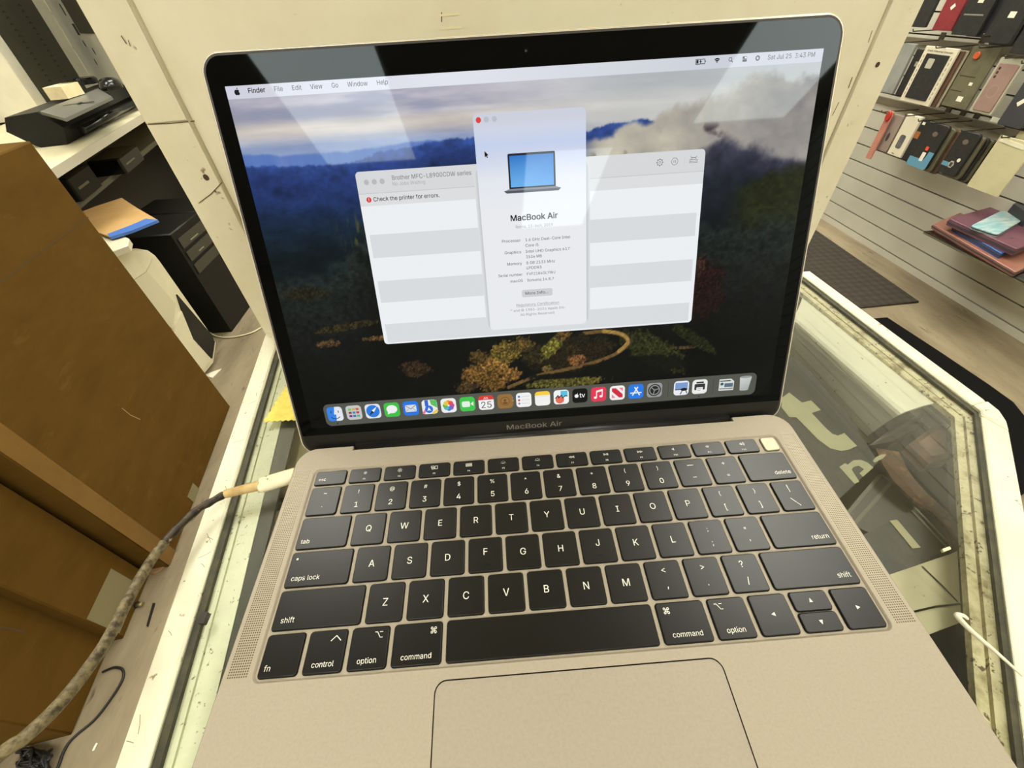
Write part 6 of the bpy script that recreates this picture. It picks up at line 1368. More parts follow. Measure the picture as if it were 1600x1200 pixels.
# second row
hang('phone_case', 'clear grey phone case half hidden by the cream panel', 'phone case', [(1408, 64), (1432, 72), (1391, 148), (1366, 140)], .15, .012, mat('frosted_case', rgb(150, 152, 146), .3, c2=rgb(130, 134, 130), scale=12))
hang('phone_case', 'black phone case tucked between clear case and white framed pack', 'phone case', [(1436, 76), (1462, 80), (1424, 154), (1396, 147)], .135, .012, M_CASEB, deco=sticker(-.1, .20, .012, 0, mat('grey_sticker', rgb(160, 156, 146), .5)))
def wframe(t, M, wd, ht):
    m = MB(M=M); m.prism(rr(0, -.02 * ht, wd * .70, ht * .80, .003), 0, .004, bev=.001); c = m.build('phone_case', M_CASEB, t); c['label'] = 'black case inside the pack'
    m = MB(M=M); m.poly([rr(-.10 * wd, .22 * ht, wd * .20, ht * .17, .004)], .0045); m.build('camera_cutout', M_CLRIM, c)
    def tx(m):
        m.text('Cell Phone Cover', 0, .415 * ht, .0048, .0006, bold=26, align='c', width=.78 * wd)
        for sx in (-1, 1):
            for q in range(9): m.rect(sx * .425 * wd - .0012, (-.38 + .085 * q) * ht, sx * .425 * wd + .0012, (-.33 + .085 * q) * ht, .0006)
    sub(t, M, 'pack_print', M_TXT, tx)
hang('case_pack', 'white framed pack holding a black phone case in the middle row', 'phone case pack', [(1447, 73.5), (1504, 75), (1447.8, 165), (1404, 157.5)], .15, .008, M_WPACK, .002, deco=wframe)
for k, (dx, off, mt_) in enumerate(((8, .135, M_BRPACK), (13, .12, M_WPACK), (17, .105, M_BRPACK))):
    hang('case_pack', ['brown pack directly behind the white framed pack', 'cream pack second behind the white framed pack', 'brown pack deepest behind the white framed pack'][k], 'phone case pack', [(1447 + dx, 76), (1504 + dx * .9, 79), (1449 + dx, 166), (1405 + dx, 159)], off, .008, mt_, .002)
t, M, wd, ht = hang('clear_pack', 'clear olive plastic pack with an orange top seal', 'clear pack', [(1527, 70), (1568, 78), (1505, 172), (1466, 163)], .14, .006, M_OLIVE, .003, deco=decos(sticker(.08, -.34, .012), sticker(.16, -.08, .007)))
sub(t, M, 'orange_seal', M_ORANGE, lambda m: m.prism(circ(-.02, .36 * ht, .013, .012), 0, .006, bev=.002))
sub(t, M, 'seam', M_GROOVE, lambda m: (m.rect(-.4 * wd, .02 * ht, .2 * wd, .035 * ht, .0006), m.rect(-.45 * wd, -.23 * ht, 0, -.215 * ht, .0006)))
def pinkd(t, M, wd, ht):
    m = MB(M=M); m.prism(rr(0.02 * wd, -.02 * ht, wd * .80, ht * .86, .006), 0, .004, bev=.001); c = m.build('phone_case', M_PINKC, t)
    m = MB(M=M)
    for q in range(3): m.poly([circ(-.25 * wd, (.32 - .075 * q) * ht, .0045)], .0045)
    m.build('camera_hole', mat('lens_dark', rgb(70, 54, 48), .3), c)
    sub(t, M, 'ring_print', M_CLRIM, lambda m: m.ring(0.02 * wd, -.08 * ht, .018, .0188, .0046))
hang('case_pack', 'pinkish clear phone case with three camera holes in its pack', 'phone case pack', [(1568, 88), (1603, 95), (1546, 183), (1512, 171)], .15, .008, M_CLRIM, .004, deco=pinkd)
hang('phone_case', 'dark grey phone case with white diamond sticker at frame edge', 'phone case', [(1622, 96), (1660, 106), (1594, 205), (1556, 192)], .165, .012, M_CASEG, .008, deco=sticker(-.12, -.10, .010, .8))
hang('phone_case', 'dark grey phone case just behind the diamond stickered case', 'phone case', [(1632, 100), (1668, 110), (1604, 208), (1566, 196)], .145, .012, M_CASEB, .008)
t, M, wd, ht = hang('price_tag', 'small clear price tag hanging below the pinkish case', 'price tag', [(1552, 182), (1566, 187), (1562, 194), (1545, 189)], .155, .002, M_CLRIM, .001)
# third row
t, M, wd, ht = hang('cable_tube', 'red and pink plastic sleeve hanging lowest at the panel edge', 'sleeve', [(1386, 172), (1394, 174), (1362, 250), (1354, 247)], .16, .006, mat('pink_film', rgb(184, 118, 106), .25, c2=rgb(196, 150, 120), scale=10), .004)
sub(t, M, 'red_cap', mat('red_film', rgb(178, 52, 40), .25), lambda m: m.prism(circ(.002, .40 * ht, .014, .020), 0, .008, bev=.002))
hang('slim_box', 'small pinkish retail box left of the white oval box', 'box', [(1400, 178), (1416, 183), (1381, 239), (1366, 231)], .14, .02, mat('mauve_box', rgb(150, 134, 124), .5), .001, deco=lambda t, M, wd, ht: sub(t, M, 'print', mat('grey_oval', rgb(66, 62, 66), .4), lambda m: m.poly([circ(0, -.1 * ht, .008, .018)], .0006)))
def ovalbox(t, M, wd, ht):
    def g(m): m.poly([rr(0, -.14 * ht, .40 * wd, .34 * ht, .009)], .0006)
    sub(t, M, 'print', mat('oval_grey', rgb(104, 102, 106), .4, c2=rgb(60, 58, 60), scale=30), g)
    sub(t, M, 'box_lettering', M_TXT, lambda m: m.text('mou', -.1 * wd, -.46 * ht, .0052, .0006, bold=30, align='c'))
hang('slim_box', 'white slim retail box with a dark oval picture and lettering', 'box', [(1419, 178), (1441, 184), (1405, 247), (1385, 239)], .15, .016, M_WPACK, .001, deco=ovalbox)
hang('slim_box', 'black slim retail box right of the white oval box', 'box', [(1441, 188), (1455, 188), (1422, 252), (1406, 248)], .14, .016, M_CASEB, .001, deco=decos(sticker(-.1, .42, .007), lambda t, M, wd, ht: sub(t, M, 'copper_print', M_COPPER, lambda m: m.rect(-.5 * wd, .05 * ht, .1 * wd, .22 * ht, .0006))))
def bluecase(t, M, wd, ht):
    sub(t, M, 'blue_base', M_SKY, lambda m: (m.prism([p for p in rr(0, 0, wd * 1.01, ht * 1.01, .010) if p[1] < -.40 * ht] + [(.505 * wd, -.30 * ht), (-.505 * wd, -.30 * ht)], 0, .0012), m.prism([(.20 * wd, -.30 * ht), (.505 * wd, -.30 * ht), (.505 * wd, -.10 * ht), (.26 * wd, -.10 * ht)], 0, .0012)))
    sub(t, M, 'insert_card', M_STICK, lambda m: m.poly([rr(.08 * wd, -.24 * ht, .018, .034, .003)], .0018))
    sub(t, M, 'red_sticker', mat('red_sticker', rgb(226, 84, 60), .5), lambda m: m.rect(-.06, 0, -.06, 0, .001) if False else m.rect(.02 * wd, -.09 * ht, .16 * wd, .0 * ht, .0022))
    sub(t, M, 'camera_cutout', mat('cutout', rgb(108, 96, 82), .5), lambda m: m.poly([circ(.06 * wd, .28 * ht, .012, .009)], .0006))
hang('phone_case', 'black phone case with a light blue base and orange sticker', 'phone case', [(1452, 190), (1483, 197), (1447, 265), (1415, 257)], .15, .012, M_CASEB, .012, deco=bluecase)
def heartcase(t, M, wd, ht):
    sub(t, M, 'blue_label', M_SKY, lambda m: m.rect(-.48 * wd, -.32 * ht, -.12 * wd, -.22 * ht, .0006))
    sub(t, M, 'badge', M_CLRIM, lambda m: m.poly([circ(-.02, 0, .001)] if False else [[(p[0], p[1] - .25 * ht) for p in circ(0, 0, .012, .014, 6)]], .0008))
    sub(t, M, 'badge_print', M_TXT, lambda m: m.rect(-.006, -.25 * ht - .008, .006, -.25 * ht + .007, .0012))
    sub(t, M, 'price_dot', M_STICK, lambda m: m.poly([circ(.24 * wd, -.12 * ht, .007)], .0008))
    sub(t, M, 'camera_cutout', mat('cutout', rgb(108, 96, 82), .5), lambda m: m.poly([circ(.02 * wd, .28 * ht, .012, .009)], .0006))
hang('phone_case', 'black phone case with blue label and white dot, right of blue based case', 'phone case', [(1503, 203), (1532, 210), (1492, 277), (1462, 268)], .15, .012, M_CASEB, .012, deco=heartcase)
LB = ['olive clear case edge first behind the white dot case', 'dark case edge second behind the white dot case', 'olive clear case edge third behind the white dot case', 'dark case edge last behind the white dot case']
for k in range(4):
    d = 6 + 6 * k
    hang('phone_case', LB[k], 'phone case', [(1503 + d, 206 + d * .3), (1532 + d, 213 + d * .3), (1493 + d, 279 + d * .4), (1463 + d, 270 + d * .4)], .136 - .013 * k, .010, M_OLIVE if k % 2 == 0 else M_CASEB, .012)
LB = ['clear olive case edge behind the blue based case', 'dark case edge deeper behind the blue based case']
for k in range(2):
    d = 8 + 9 * k
    hang('phone_case', LB[k], 'phone case', [(1452 + d, 192 + d * .3), (1483 + d, 199 + d * .3), (1448 + d, 266 + d * .4), (1416 + d, 258 + d * .4)], .134 - .016 * k, .010, M_OLIVE if k == 0 else M_BRPACK, .012)
M_BAG = mat('cream_bag', rgb(204, 198, 160), 0.3, c2=rgb(190, 184, 146), scale=9, bump=0.4, bscale=30)
hang('mailer_bag', 'cream plastic mailer bag hanging right of the phone cases', 'bag', [(1556, 212), (1604, 218), (1578, 309), (1511, 298)], .16, .004, M_BAG, .002, deco=lambda t, M, wd, ht: sub(t, M, 'top_flap', mat('bag_gloss', rgb(230, 226, 200), .2), lambda m: m.prism([(-.44 * wd, .40 * ht), (.30 * wd, .36 * ht), (.34 * wd, .43 * ht), (-.40 * wd, .47 * ht)], 0, .0015)))
hang('mailer_bag', 'second cream mailer bag behind and above the first at frame edge', 'bag', [(1590, 192), (1640, 200), (1630, 250), (1580, 240)], .14, .004, M_BAG, .002)
# wire hooks: one bar out of the wall per hanging stack
hk = [(1440, 50), (1486, -48), (1552, 58), (1418, 68), (1476, 76), (1545, 76), (1586, 92), (1390, 176), (1428, 182), (1448, 190), (1468, 194), (1517, 206), (1580, 216), (1612, 100)]
for i, (px_, py_) in enumerate(hk):
    u_, v_ = wuv(px_, py_, .15); M = wall_M(0)
    base = M @ Vector((u_, v_, 0))
    m = MB(M=Matrix.Translation(-base) @ M)
    m.tube([(u_, v_ + .004, 0), (u_, v_ + .004, .19), (u_, v_ + .012, .195)], .0022, 8, k=1)
    m.box((u_ - .012, v_ - .006, 0), (u_ + .012, v_ + .03, .004))
    tag(m.build('wall_hook', M_HOOK, loc=base), 'thin wire display hook carrying a stack on the grey slatwall', 'hook', 'wire hooks on the slatwall')
# display rails across the slatwall between the rows
for i, (a_, b_, lb) in enumerate((((1424, 52), (1600, 96), 'grey metal strip on the slatwall under the top row'), ((1372, 150), (1600, 218), 'grey metal strip on the slatwall under the middle row'))):
    u0, v0 = wuv(*a_, .01); u1, v1 = wuv(*b_, .01); v_ = (v0 + v1) / 2
    m = MB(M=wall_M(0)); m.box((u0 - .3, v_ - .012, 0.0), (u1 + .3, v_ + .012, .012)); tag(m.build('metal_strip', mat('strip_metal', rgb(120, 112, 96), .4, metal=.3)), lb, 'metal strip')
# acrylic shelf with tablet cases
SZ = -0.70
u0, v0 = wuv(1445, 360, .27); u1 = wuv(1600, 448, .27)[0]
sv = -0.579
shelf = thing('acrylic_shelf', 'clear acrylic shelf on the slatwall under the tablet cases', 'shelf', wall_M(0) @ Vector((u0, sv, 0)))
Ms = Matrix.Translation(-Vector(shelf.location)) @ wall_M(0)
m = MB(M=Ms); m.box((u0, sv, 0), (u1 + .25, sv + .004, .27)); m.build('shelf_plate', M_CLEAR, shelf)
m = MB(M=Ms); m.box((u0, sv + .004, 0), (u1 + .25, sv + .05, .004)); m.box((u0, sv - .006, .266), (u1 + .25, sv, .27)); m.build('shelf_lip', M_OLIVE, shelf)
def on_shelf(name, label, cat, px4, z, th, mt_, r=.006):
    q = [onz(x, y, z) for x, y in px4]
    c = sum(q, Vector()) / 4; ex = ((q[1] - q[0]) + (q[2] - q[3])) / 2; wd = ex.length; ex.normalize(); ey = Vector((-ex.y, ex.x, 0)); ht = abs((((q[3] - q[0]) + (q[2] - q[1])) / 2).dot(ey))
    M = Matrix(((ex.x, ey.x, 0, 0), (ex.y, ey.y, 0, 0), (0, 0, 1, 0), (0, 0, 0, 1)))
    t = thing(name, label, cat, (c.x, c.y, z - th))
    out = []
    for i in range(4):      # traced corners, each rounded off a little
        a, b, d = q[i - 1], q[i], q[(i + 1) % 4]
        ea = (a - b).normalized() * r; eb = (d - b).normalized() * r
        for k in range(5):
            f = k / 4; p = b + ea * (1 - f) ** 2 + eb * f ** 2 - c
            out.append((p.x, p.y))
    m = MB(); m.prism(out, 0, th, bev=.002); m.build('cover', mt_, t)
    m = MB(); m.prism([(x * 1.012, y * 1.012) for x, y in out], th * .35, th * .6); m.build('edge_binding', M_CASEG, t)
    return t, M, wd, ht, th
zs = sv + .004
on_shelf('tablet_case', 'pinkish copper tablet case lowest in the pile on shelf', 'tablet case', [(1458, 350), (1500, 332), (1640, 400), (1588, 425)], zs + .018, .018, mat('copper_case', rgb(148, 100, 84), .35, c2=rgb(126, 82, 70), scale=10))
t, M, wd, ht, th = on_shelf('folder_case', 'blue tablet folder between the pink and purple cases', 'tablet case', [(1490, 352), (1530, 334), (1610, 372), (1566, 396)], zs + .038, .020, mat('blue_case', rgb(48, 82, 140), .4, c2=rgb(40, 66, 120), scale=10))
t, M, wd, ht, th = on_shelf('tablet_case', 'purple tablet case on top of the blue folder, under the blue pouch', 'tablet case', [(1483, 341), (1548, 323), (1655, 362), (1590, 389)], zs + .063, .025, mat('purple_case', rgb(110, 70, 82), .5, c2=rgb(92, 56, 72), scale=10), .010)
m = MB(M=M)
for a_, b_ in ((-.36, .16), (-.36, -.30)): m.poly([circ(a_ * wd, b_ * ht, .006, .004)], th + .0005)
m.build('strap_hole', M_CASEB, t)
t, M, wd, ht, th = on_shelf('phone_pouch', 'light blue shimmering phone pouch on top of the purple case', 'pouch', [(1517, 352), (1566, 328), (1604, 340), (1560, 366)], zs + .076, .013, mat('blue_shimmer', rgb(126, 172, 184), .3, c2=rgb(206, 210, 196), scale=14, stretch=(1, 4, 1)), .016)
on_shelf('dark_gadget', 'dark grey boxy gadget standing behind the blue pouch at frame edge', 'gadget', [(1584, 318), (1612, 304), (1640, 316), (1612, 336)], zs + .108, .045, M_CASEG, .004)
# mats on the floor
M_MAT = mat('ribbed_doormat', rgb(66, 56, 44), 0.85, c2=rgb(50, 42, 33), scale=40)
def mat_bumps():
    mm_, nt, b = nodes('doormat_hex')
    b.inputs['Roughness'].default_value = .8; L = nt.links
    co = nt.nodes.new('ShaderNodeTexCoord'); vo = nt.nodes.new('ShaderNodeTexVoronoi'); vo.inputs['Scale'].default_value = 26; vo.inputs['Randomness'].default_value = .12
    rg = nt.nodes.new('ShaderNodeMapRange'); rg.inputs[1].default_value = .3; rg.inputs[2].default_value = .75
    mx = nt.nodes.new('ShaderNodeMix'); mx.data_type = 'RGBA'; mx.inputs[6].default_value = (*rgb(58, 50, 40), 1); mx.inputs[7].default_value = (*rgb(36, 30, 24), 1)
    bp = nt.nodes.new('ShaderNodeBump'); bp.inputs['Strength'].default_value = .6; bp.inputs['Distance'].default_value = .006; bp.invert = True
    L.new(co.outputs['Object'], vo.inputs['Vector']); L.new(vo.outputs['Distance'], rg.inputs[0]); L.new(rg.outputs[0], mx.inputs[0]); L.new(mx.outputs[2], b.inputs['Base Color'])
    L.new(vo.outputs['Distance'], bp.inputs['Height']); L.new(bp.outputs[0], b.inputs['Normal'])
    return mm_
m = MB(); m.prism([(1.845, 2.75), (1.05, 2.75), (1.05, 1.335), (1.856, 1.372)], -H, -H + .009, bev=.002)
tag(m.build('doormat', mat_bumps()), 'brown doormat with hexagon bumps on the floor by the slatwall', 'doormat')
m = MB(); ptsm = [onz(1376, 499, -H), onz(1384, 498, -H)]
q = [Vector((1.13, 1.27)), onz(1384, 499, -H).xy, onz(1460, 549, -H).xy, onz(1540, 603, -H).xy, onz(1580, 632, -H).xy, onz(1604, 662, -H).xy, onz(1640, 740, -H).xy, Vector((1.1, .3))]
m.prism([tuple(p) for p in q], -H, -H + .012, bev=.002)
tag(m.build('floor_mat', mat('black_rubber_mat', rgb(10, 9, 8), .9, spec=.15)), 'black rubber floor mat along the customer side of counter', 'floor mat')

# ------------------------------------------------------------------ left: boxes on the floor
M_CARD = mat('cardboard', rgb(97, 71, 26), 0.85, spec=0.12, c2=rgb(87, 63, 20), scale=5, stretch=(1, 1, 3), spots=[(rgb(108, 82, 36), 9.0, .62, .2)], bump=.08, bscale=60)
M_TAPE = mat('packing_tape', rgb(120, 88, 34), 0.25, c2=rgb(110, 80, 30), scale=14)
M_LABELP = mat('grey_label', rgb(132, 124, 92), 0.6)
BF = onz(360, 635, -H); BG = onz(265, 885, -H); bd = (BG - BF); bd.z = 0; bl = bd.length; bd.normalize()
bn = Vector((-bd.y, bd.x, 0))
if bn.x > 0: pass
else: bn = -bn       # looks to the counter side (+x)
def carton(label, f0, length, height, depth, fold, extra):
    M = Matrix(((bd.x, 0, bn.x, f0.x), (bd.y, 0, bn.y, f0.y), (0, 1, 0, -H), (0, 0, 0, 1)))   # local x along the face to the viewer, y up, z out
    base = Vector((f0.x, f0.y, -H)); t = thing('cardboard_box', label, 'box', base, 'cardboard boxes beside the counter')
    Ml = Matrix.Translation(-base) @ M
    m = MB(M=Ml); m.prism([(0, 0), (length, 0), (length, height), (0, height)], -depth, 0, bev=.003); m.build('carton', M_CARD, t)
    for nm, mt_, f in extra:
        m = MB(M=Ml); f(m); m.build(nm, mt_, t)
    return t
carton('tallest cardboard box on the floor beside the counter, with a tape seam', BF, bl, 0.895, 0.30, None,
       [('packing_tape', M_TAPE, lambda m: (m.rect(bl - .045, .0, bl - .001, .80, .0006),)),
        ('fold_line', mat('fold_shadow', rgb(78, 58, 26), .8), lambda m: m.rect(0.0, .718, bl - .05, .7205, .0005)),
        ('torn_tape', M_LABELP, lambda m: m.rect(bl - .20, .02, bl - .14, .06, .0008) if False else m.rect(bl - .25, .0, bl - .20, .035, .0007)),
        ('scuff', mat('scuff', rgb(160, 130, 80), .7), lambda m: m.line([(bl * .55, .30), (bl * .55 + .012, .33), (bl * .55 + .015, .36)], .0025, .0006))])
f2 = onz(228, 885, -H) + bn * (-.012); f2 = BG + bd * .012 - bn * .045
carton('middle cardboard box between the tallest box and the nearest box, grey label', Vector((f2.x, f2.y, -H)), .155, .72, .28, None,
       [('label', M_LABELP, lambda m: m.rect(.035, .02, .150, .125, .0008))])
f3 = onz(178, 995, -H); l3 = (onz(103, 1150, -H) - f3).dot(bd)
carton('nearest cardboard box at the lower left, by the tangled black wires', Vector((f3.x, f3.y, -H)), l3, .50, .30, None,
       [('crease', mat('crease', rgb(80, 60, 28), .8), lambda m: m.line([(.02, .42), (.06, .30), (.05, .22)], .004, .0006))])
# wires and bits on the floor
M_WIRE = mat('black_wire', rgb(18, 16, 14), .5)
fz = -H
w1 = [onz(*p, fz + .003) for p in [(160, 1050), (178, 1043), (191, 1046), (192, 1060), (178, 1085), (150, 1122), (122, 1146), (108, 1160), (98, 1178), (90, 1200), (70, 1240)]]
m = MB(); m.tube(w1, .0026, 8); tag(m.build('floor_cable', M_WIRE), 'thin black cord looping on the floor by the nearest box', 'cord')
usb = thing('usb_cable', 'black usb cable with a metal tip lying on the floor strip', 'cable', (0, 0, fz))
m = MB(); m.tube([onz(*p, fz + .004) - Vector((0, 0, fz)) for p in [(150, 985), (168, 962), (185, 953), (196, 951)]], .0025, 8); m.build('cord', M_WIRE, usb)
m = MB(); m.tube([onz(*p, fz + .006) - Vector((0, 0, fz)) for p in [(194, 951), (200, 947), (210, 945), (214, 945)]], lambda t: .003 + .005 * min(1, t * 2), 10, k=3); m.build('plug_grip', M_WIRE, usb)
m = MB(); m.tube([onz(*p, fz + .006) - Vector((0, 0, fz)) for p in [(214, 945), (223, 944)]], .0055, 8, k=1); m.build('metal_tip', mat('usb_metal', rgb(150, 138, 100), .3, metal=.7), usb)
rnd = random.Random(3)
pts = []
for k in range(46):
    pts.append(onz(34 + 52 * rnd.random() - (10 if k % 2 else 0), 1168 + 38 * rnd.random(), fz + .004 + .02 * rnd.random()))
m = MB(); m.tube(pts, .0028, 6, k=5); tag(m.build('cable_tangle', M_WIRE), 'tangle of black cables on the floor at the bottom left', 'cables')
m = MB(); m.tube([onz(*p, fz + .002) for p in [(152, 1161), (148, 1168), (146, 1173)]], .0024, 6); tag(m.build('white_scrap', M_STICK), 'tiny white scrap on the floor near the lower left', 'scrap')
m = MB(); m.prism([tuple(onz(*p, fz).xy) for p in [(240, 943), (243, 943), (232, 980), (230, 979)]], fz, fz + .004); tag(m.build('black_stick', M_WIRE), 'thin black stick on the floor between box and counter', 'stick')
m = MB(); q = onz(245, 888, fz); m.prism(circ(q.x, q.y, .022, .016, 9), fz, fz + .006, bev=.002); tag(m.build('torn_tape', mat('brown_tape', rgb(150, 118, 84), .6)), 'torn brown tape scrap at the foot of the tallest box', 'tape')

# ------------------------------------------------------------------ left: bench and what is on and under it
M_BENCH = mat('bench_white', rgb(226, 218, 184), 0.5, c2=rgb(210, 202, 168), scale=6)
M_BENCHE = mat('bench_edge', rgb(190, 184, 166), 0.5)
M_BLK = mat('black_plastic', rgb(14, 14, 13), 0.45, spec=.3, c2=rgb(20, 20, 18), scale=30)
M_BLKG = mat('black_gloss', rgb(16, 16, 16), 0.2)
M_GREYTOP = mat('grey_metal_lid', rgb(122, 122, 118), 0.35, metal=0.4)
M_WPC = mat('white_case_plastic', rgb(228, 222, 192), 0.4, c2=rgb(214, 208, 178), scale=8)
bench = thing('workbench', 'white topped workbench behind the cardboard boxes', 'workbench', (E0.x, E0.y, -H))
BM = Matrix(((BD.x, -BN.x, 0, 0), (BD.y, -BN.y, 0, 0), (0, 0, 1, H), (0, 0, 0, 1)))       # local x along the front edge, y to the wall, z world
bl0, bl1 = -0.06, 2.3
m = MB(M=BM); m.box((bl0, 0.004, BZ - .024), (bl1, .53, BZ)); m.build('bench_top', M_BENCH, bench)
m = MB(M=BM); m.box((bl0, 0, BZ - .024), (bl1, .004, BZ)); m.build('edge_band', M_BENCHE, bench)
for x_ in (bl1 - .06,):
    m = MB(M=BM); m.box((x_, .06, -H), (x_ + .03, .50, BZ - .024)); m.build('side_panel', M_BLK, bench)
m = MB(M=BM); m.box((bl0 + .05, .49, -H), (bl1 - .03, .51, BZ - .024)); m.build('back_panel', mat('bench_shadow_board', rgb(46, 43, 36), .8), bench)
m = MB(M=BM); m.box((bl0 + .05, .22, -.30), (bl1 - .06, .49, -.28)); m.build('lower_shelf', mat('grey_board', rgb(112, 108, 92), .7), bench)
def bl_(p):      # world -> bench local
    d = Vector((p.x - E0.x, p.y - E0.y, 0)); return d.dot(BD), d.dot(-BN)
def bench_thing(name, label, cat, x, y, z=BZ):
    p = E0 + BD * x - BN * y
    t = thing(name, label, cat, (p.x, p.y, z))
    return t, Matrix(((BD.x, -BN.x, 0, 0), (BD.y, -BN.y, 0, 0), (0, 0, 1, 0), (0, 0, 0, 1)))
# printer: end profile facing the viewer, run along the bench edge
pz = lambda px, py, x0: None
xn, yn = bl_(onz(62, 231, BZ)); xe, ye = bl_(onz(214, 166, BZ)); xf, yf_ = bl_(onz(14, 208, BZ))
plen = xe - xn
t, M = bench_thing('printer', 'black flat printer with a grey metal lid on the white workbench', 'printer', xn, yn)
endp = E0 + BD * xn - BN * yn; endp.z = BZ
def endprof(px, py):
    p = onpl(px, py, endp, BD) - endp
    return p.dot(-BN), p.z
prof = [endprof(*p) for p in [(105, 226), (66, 231), (58, 229), (10, 206), (7, 184), (58, 175), (100, 200)]]
m = MB(M=M); m.loft([[(x_, a_, b_) for a_, b_ in prof] for x_ in (0, plen)], 0, True, True); m.build('printer_body', M_BLK, t)
pt0, pt1 = Vector(prof[5]), Vector(prof[6]); ptb = Vector(prof[4])
e_ = (ptb - pt0); 
# grey lid plate on the top face
za = max(pt0.y, ptb.y)
lp_ = [onz(x_, y_, BZ + za + .004) - Vector(t.location) for x_, y_ in [(62, 174), (153, 138), (175, 151), (101, 185)]]
m = MB(); m.solid(lp_, (0, 0, -.008)); m.build('lid', M_GREYTOP, t)
lc_ = onz(121, 162, BZ + za + .0046) - Vector(t.location)
m = MB()
for a_, b_ in (((-.03, -.02), (.03, .03)), ((-.01, .03), (.02, -.02)), ((.0, .0), (.05, .0))):
    m.line([(lc_.x + a_[0], lc_.y + a_[1]), (lc_.x + b_[0], lc_.y + b_[1])], .010, lc_.z)
m.build('logo', M_BLK, t)
m = MB(M=M); m.tube([(plen * .1, prof[6][0] - .012, prof[6][1] * .55), (plen * .95, prof[6][0] - .012, prof[6][1] * .55)], .012, 10, k=1); m.build('front_roller', M_BLKG, t)
# small white box on the printer
q0 = onpl(104, 152, endp + Vector((0, 0, za + .006)), Vector((0, 0, 1)))
xq, yq = bl_(q0)
t, M = bench_thing('small_box', 'small cream paper box on top of the black printer', 'box', xq, yq, q0.z)
m = MB(M=M); m.prism([(-.05, -.025), (.06, -.035), (.065, .02), (-.045, .03)], 0, .035); m.build('box', mat('cream_box', rgb(240, 226, 182), .6, c2=rgb(226, 208, 160), scale=30), t)
m = MB(M=M); m.poly([[(.02, -.026), (.055, -.028), (.058, .012), (.022, .016)]], .0355); m.build('barcode_label', M_LABELP, t)
# silver desktop tower standing on the bench
A0 = onz(73, 184, BZ); B0_ = onz(157, 146, BZ); C0_ = onz(204, 160, BZ)
u = Vector((B0_.x - A0.x, B0_.y - A0.y, 0)); ul = u.length; u.normalize(); vn = Vector((u.y, -u.x, 0))
if vn.dot(Vector((CAM.x - A0.x, CAM.y - A0.y, 0))) < 0: vn = -vn
TM = Matrix(((u.x, 0, vn.x, 0), (u.y, 0, vn.y, 0), (0, 1, 0, 0), (0, 0, 0, 1)))      # local x along the side panel, y up, z to viewer
t = thing('desktop_computer', 'large silver desktop computer tower with dark vented side on workbench', 'computer', (A0.x, A0.y, BZ))
M_SILV = mat('silver_case', rgb(236, 231, 212), .4, c2=rgb(226, 220, 200), scale=8)
M_VENT = mat('vent_panel', rgb(66, 64, 50), .5, c2=rgb(56, 54, 42), scale=20)
TH_ = .62
m = MB(M=TM); m.prism([(0, 0), (ul, 0), (ul, TH_), (0, TH_)], -.22, 0, bev=.003); m.build('case', M_SILV, t)
m = MB(M=TM); m.prism([(ul * .12, .02), (ul * .80, .02), (ul * .80, TH_ - .02), (ul * .12, TH_ - .02)], 0, .002); sp_ = m.build('side_panel', M_VENT, t)
m = MB(M=TM)
for cx_ in (.33, .58):
    for k in range(26):
        y_ = .06 + k * .019
        m.poly([[(ul * cx_ - .016, y_ + .004), (ul * cx_, y_ + .010), (ul * cx_ + .016, y_ + .004), (ul * cx_ + .014, y_ + .001), (ul * cx_, y_ + .006), (ul * cx_ - .014, y_ + .001)]], .0026)
m.build('vent_slots', mat('slot_dark', rgb(28, 27, 20), .7), sp_)
# front face with ports, turned to the aisle
w_ = Vector((C0_.x - B0_.x, C0_.y - B0_.y, 0)); wl = max(w_.length, .12); w_.normalize()
vn2 = Vector((w_.y, -w_.x, 0))
if vn2.dot(Vector((CAM.x - B0_.x, CAM.y - B0_.y, 0))) < 0: vn2 = -vn2
o2 = B0_ - A0
T2 = Matrix(((w_.x, 0, vn2.x, o2.x), (w_.y, 0, vn2.y, o2.y), (0, 1, 0, 0), (0, 0, 0, 1)))
m = MB(M=T2); m.prism([(.002, 0), (wl * 1.6, 0), (wl * 1.6, TH_), (.002, TH_)], -.02, 0, bev=.002); fp = m.build('front_panel', mat('front_silver', rgb(222, 220, 214), .4), t)
def tpx(px, py):
    p = onpl(px, py, B0_, vn2) - B0_; return p.dot(w_), p.z
for a_ in (((92, 6), (104, 24)), ((112, 37), (126, 55))):
    m = MB(M=T2); (x0, y0), (x1, y1) = tpx(*a_[0]), tpx(*a_[1]); m.prism([(min(x0, x1), min(y0, y1)), (max(x0, x1), min(y0, y1)), (max(x0, x1), max(y0, y1)), (min(x0, x1), max(y0, y1))], 0, .001); m.build('drive_slot', M_BLK, fp)
for p_ in ((132, 68), (147, 80), (150, 97)):
    m = MB(M=T2); x0, y0 = tpx(*p_); m.poly([circ(x0, y0, .011, .013)], .001); m.build('port', M_BLK, fp)
m = MB(M=T2); x0, y0 = tpx(126, 52); m.prism([(x0 + .01, y0), (wl * 1.6, y0), (wl * 1.6, TH_), (x0 + .01, TH_)], 0, .004); m.build('drive_cover', mat('drive_grey', rgb(64, 62, 54), .4), fp)
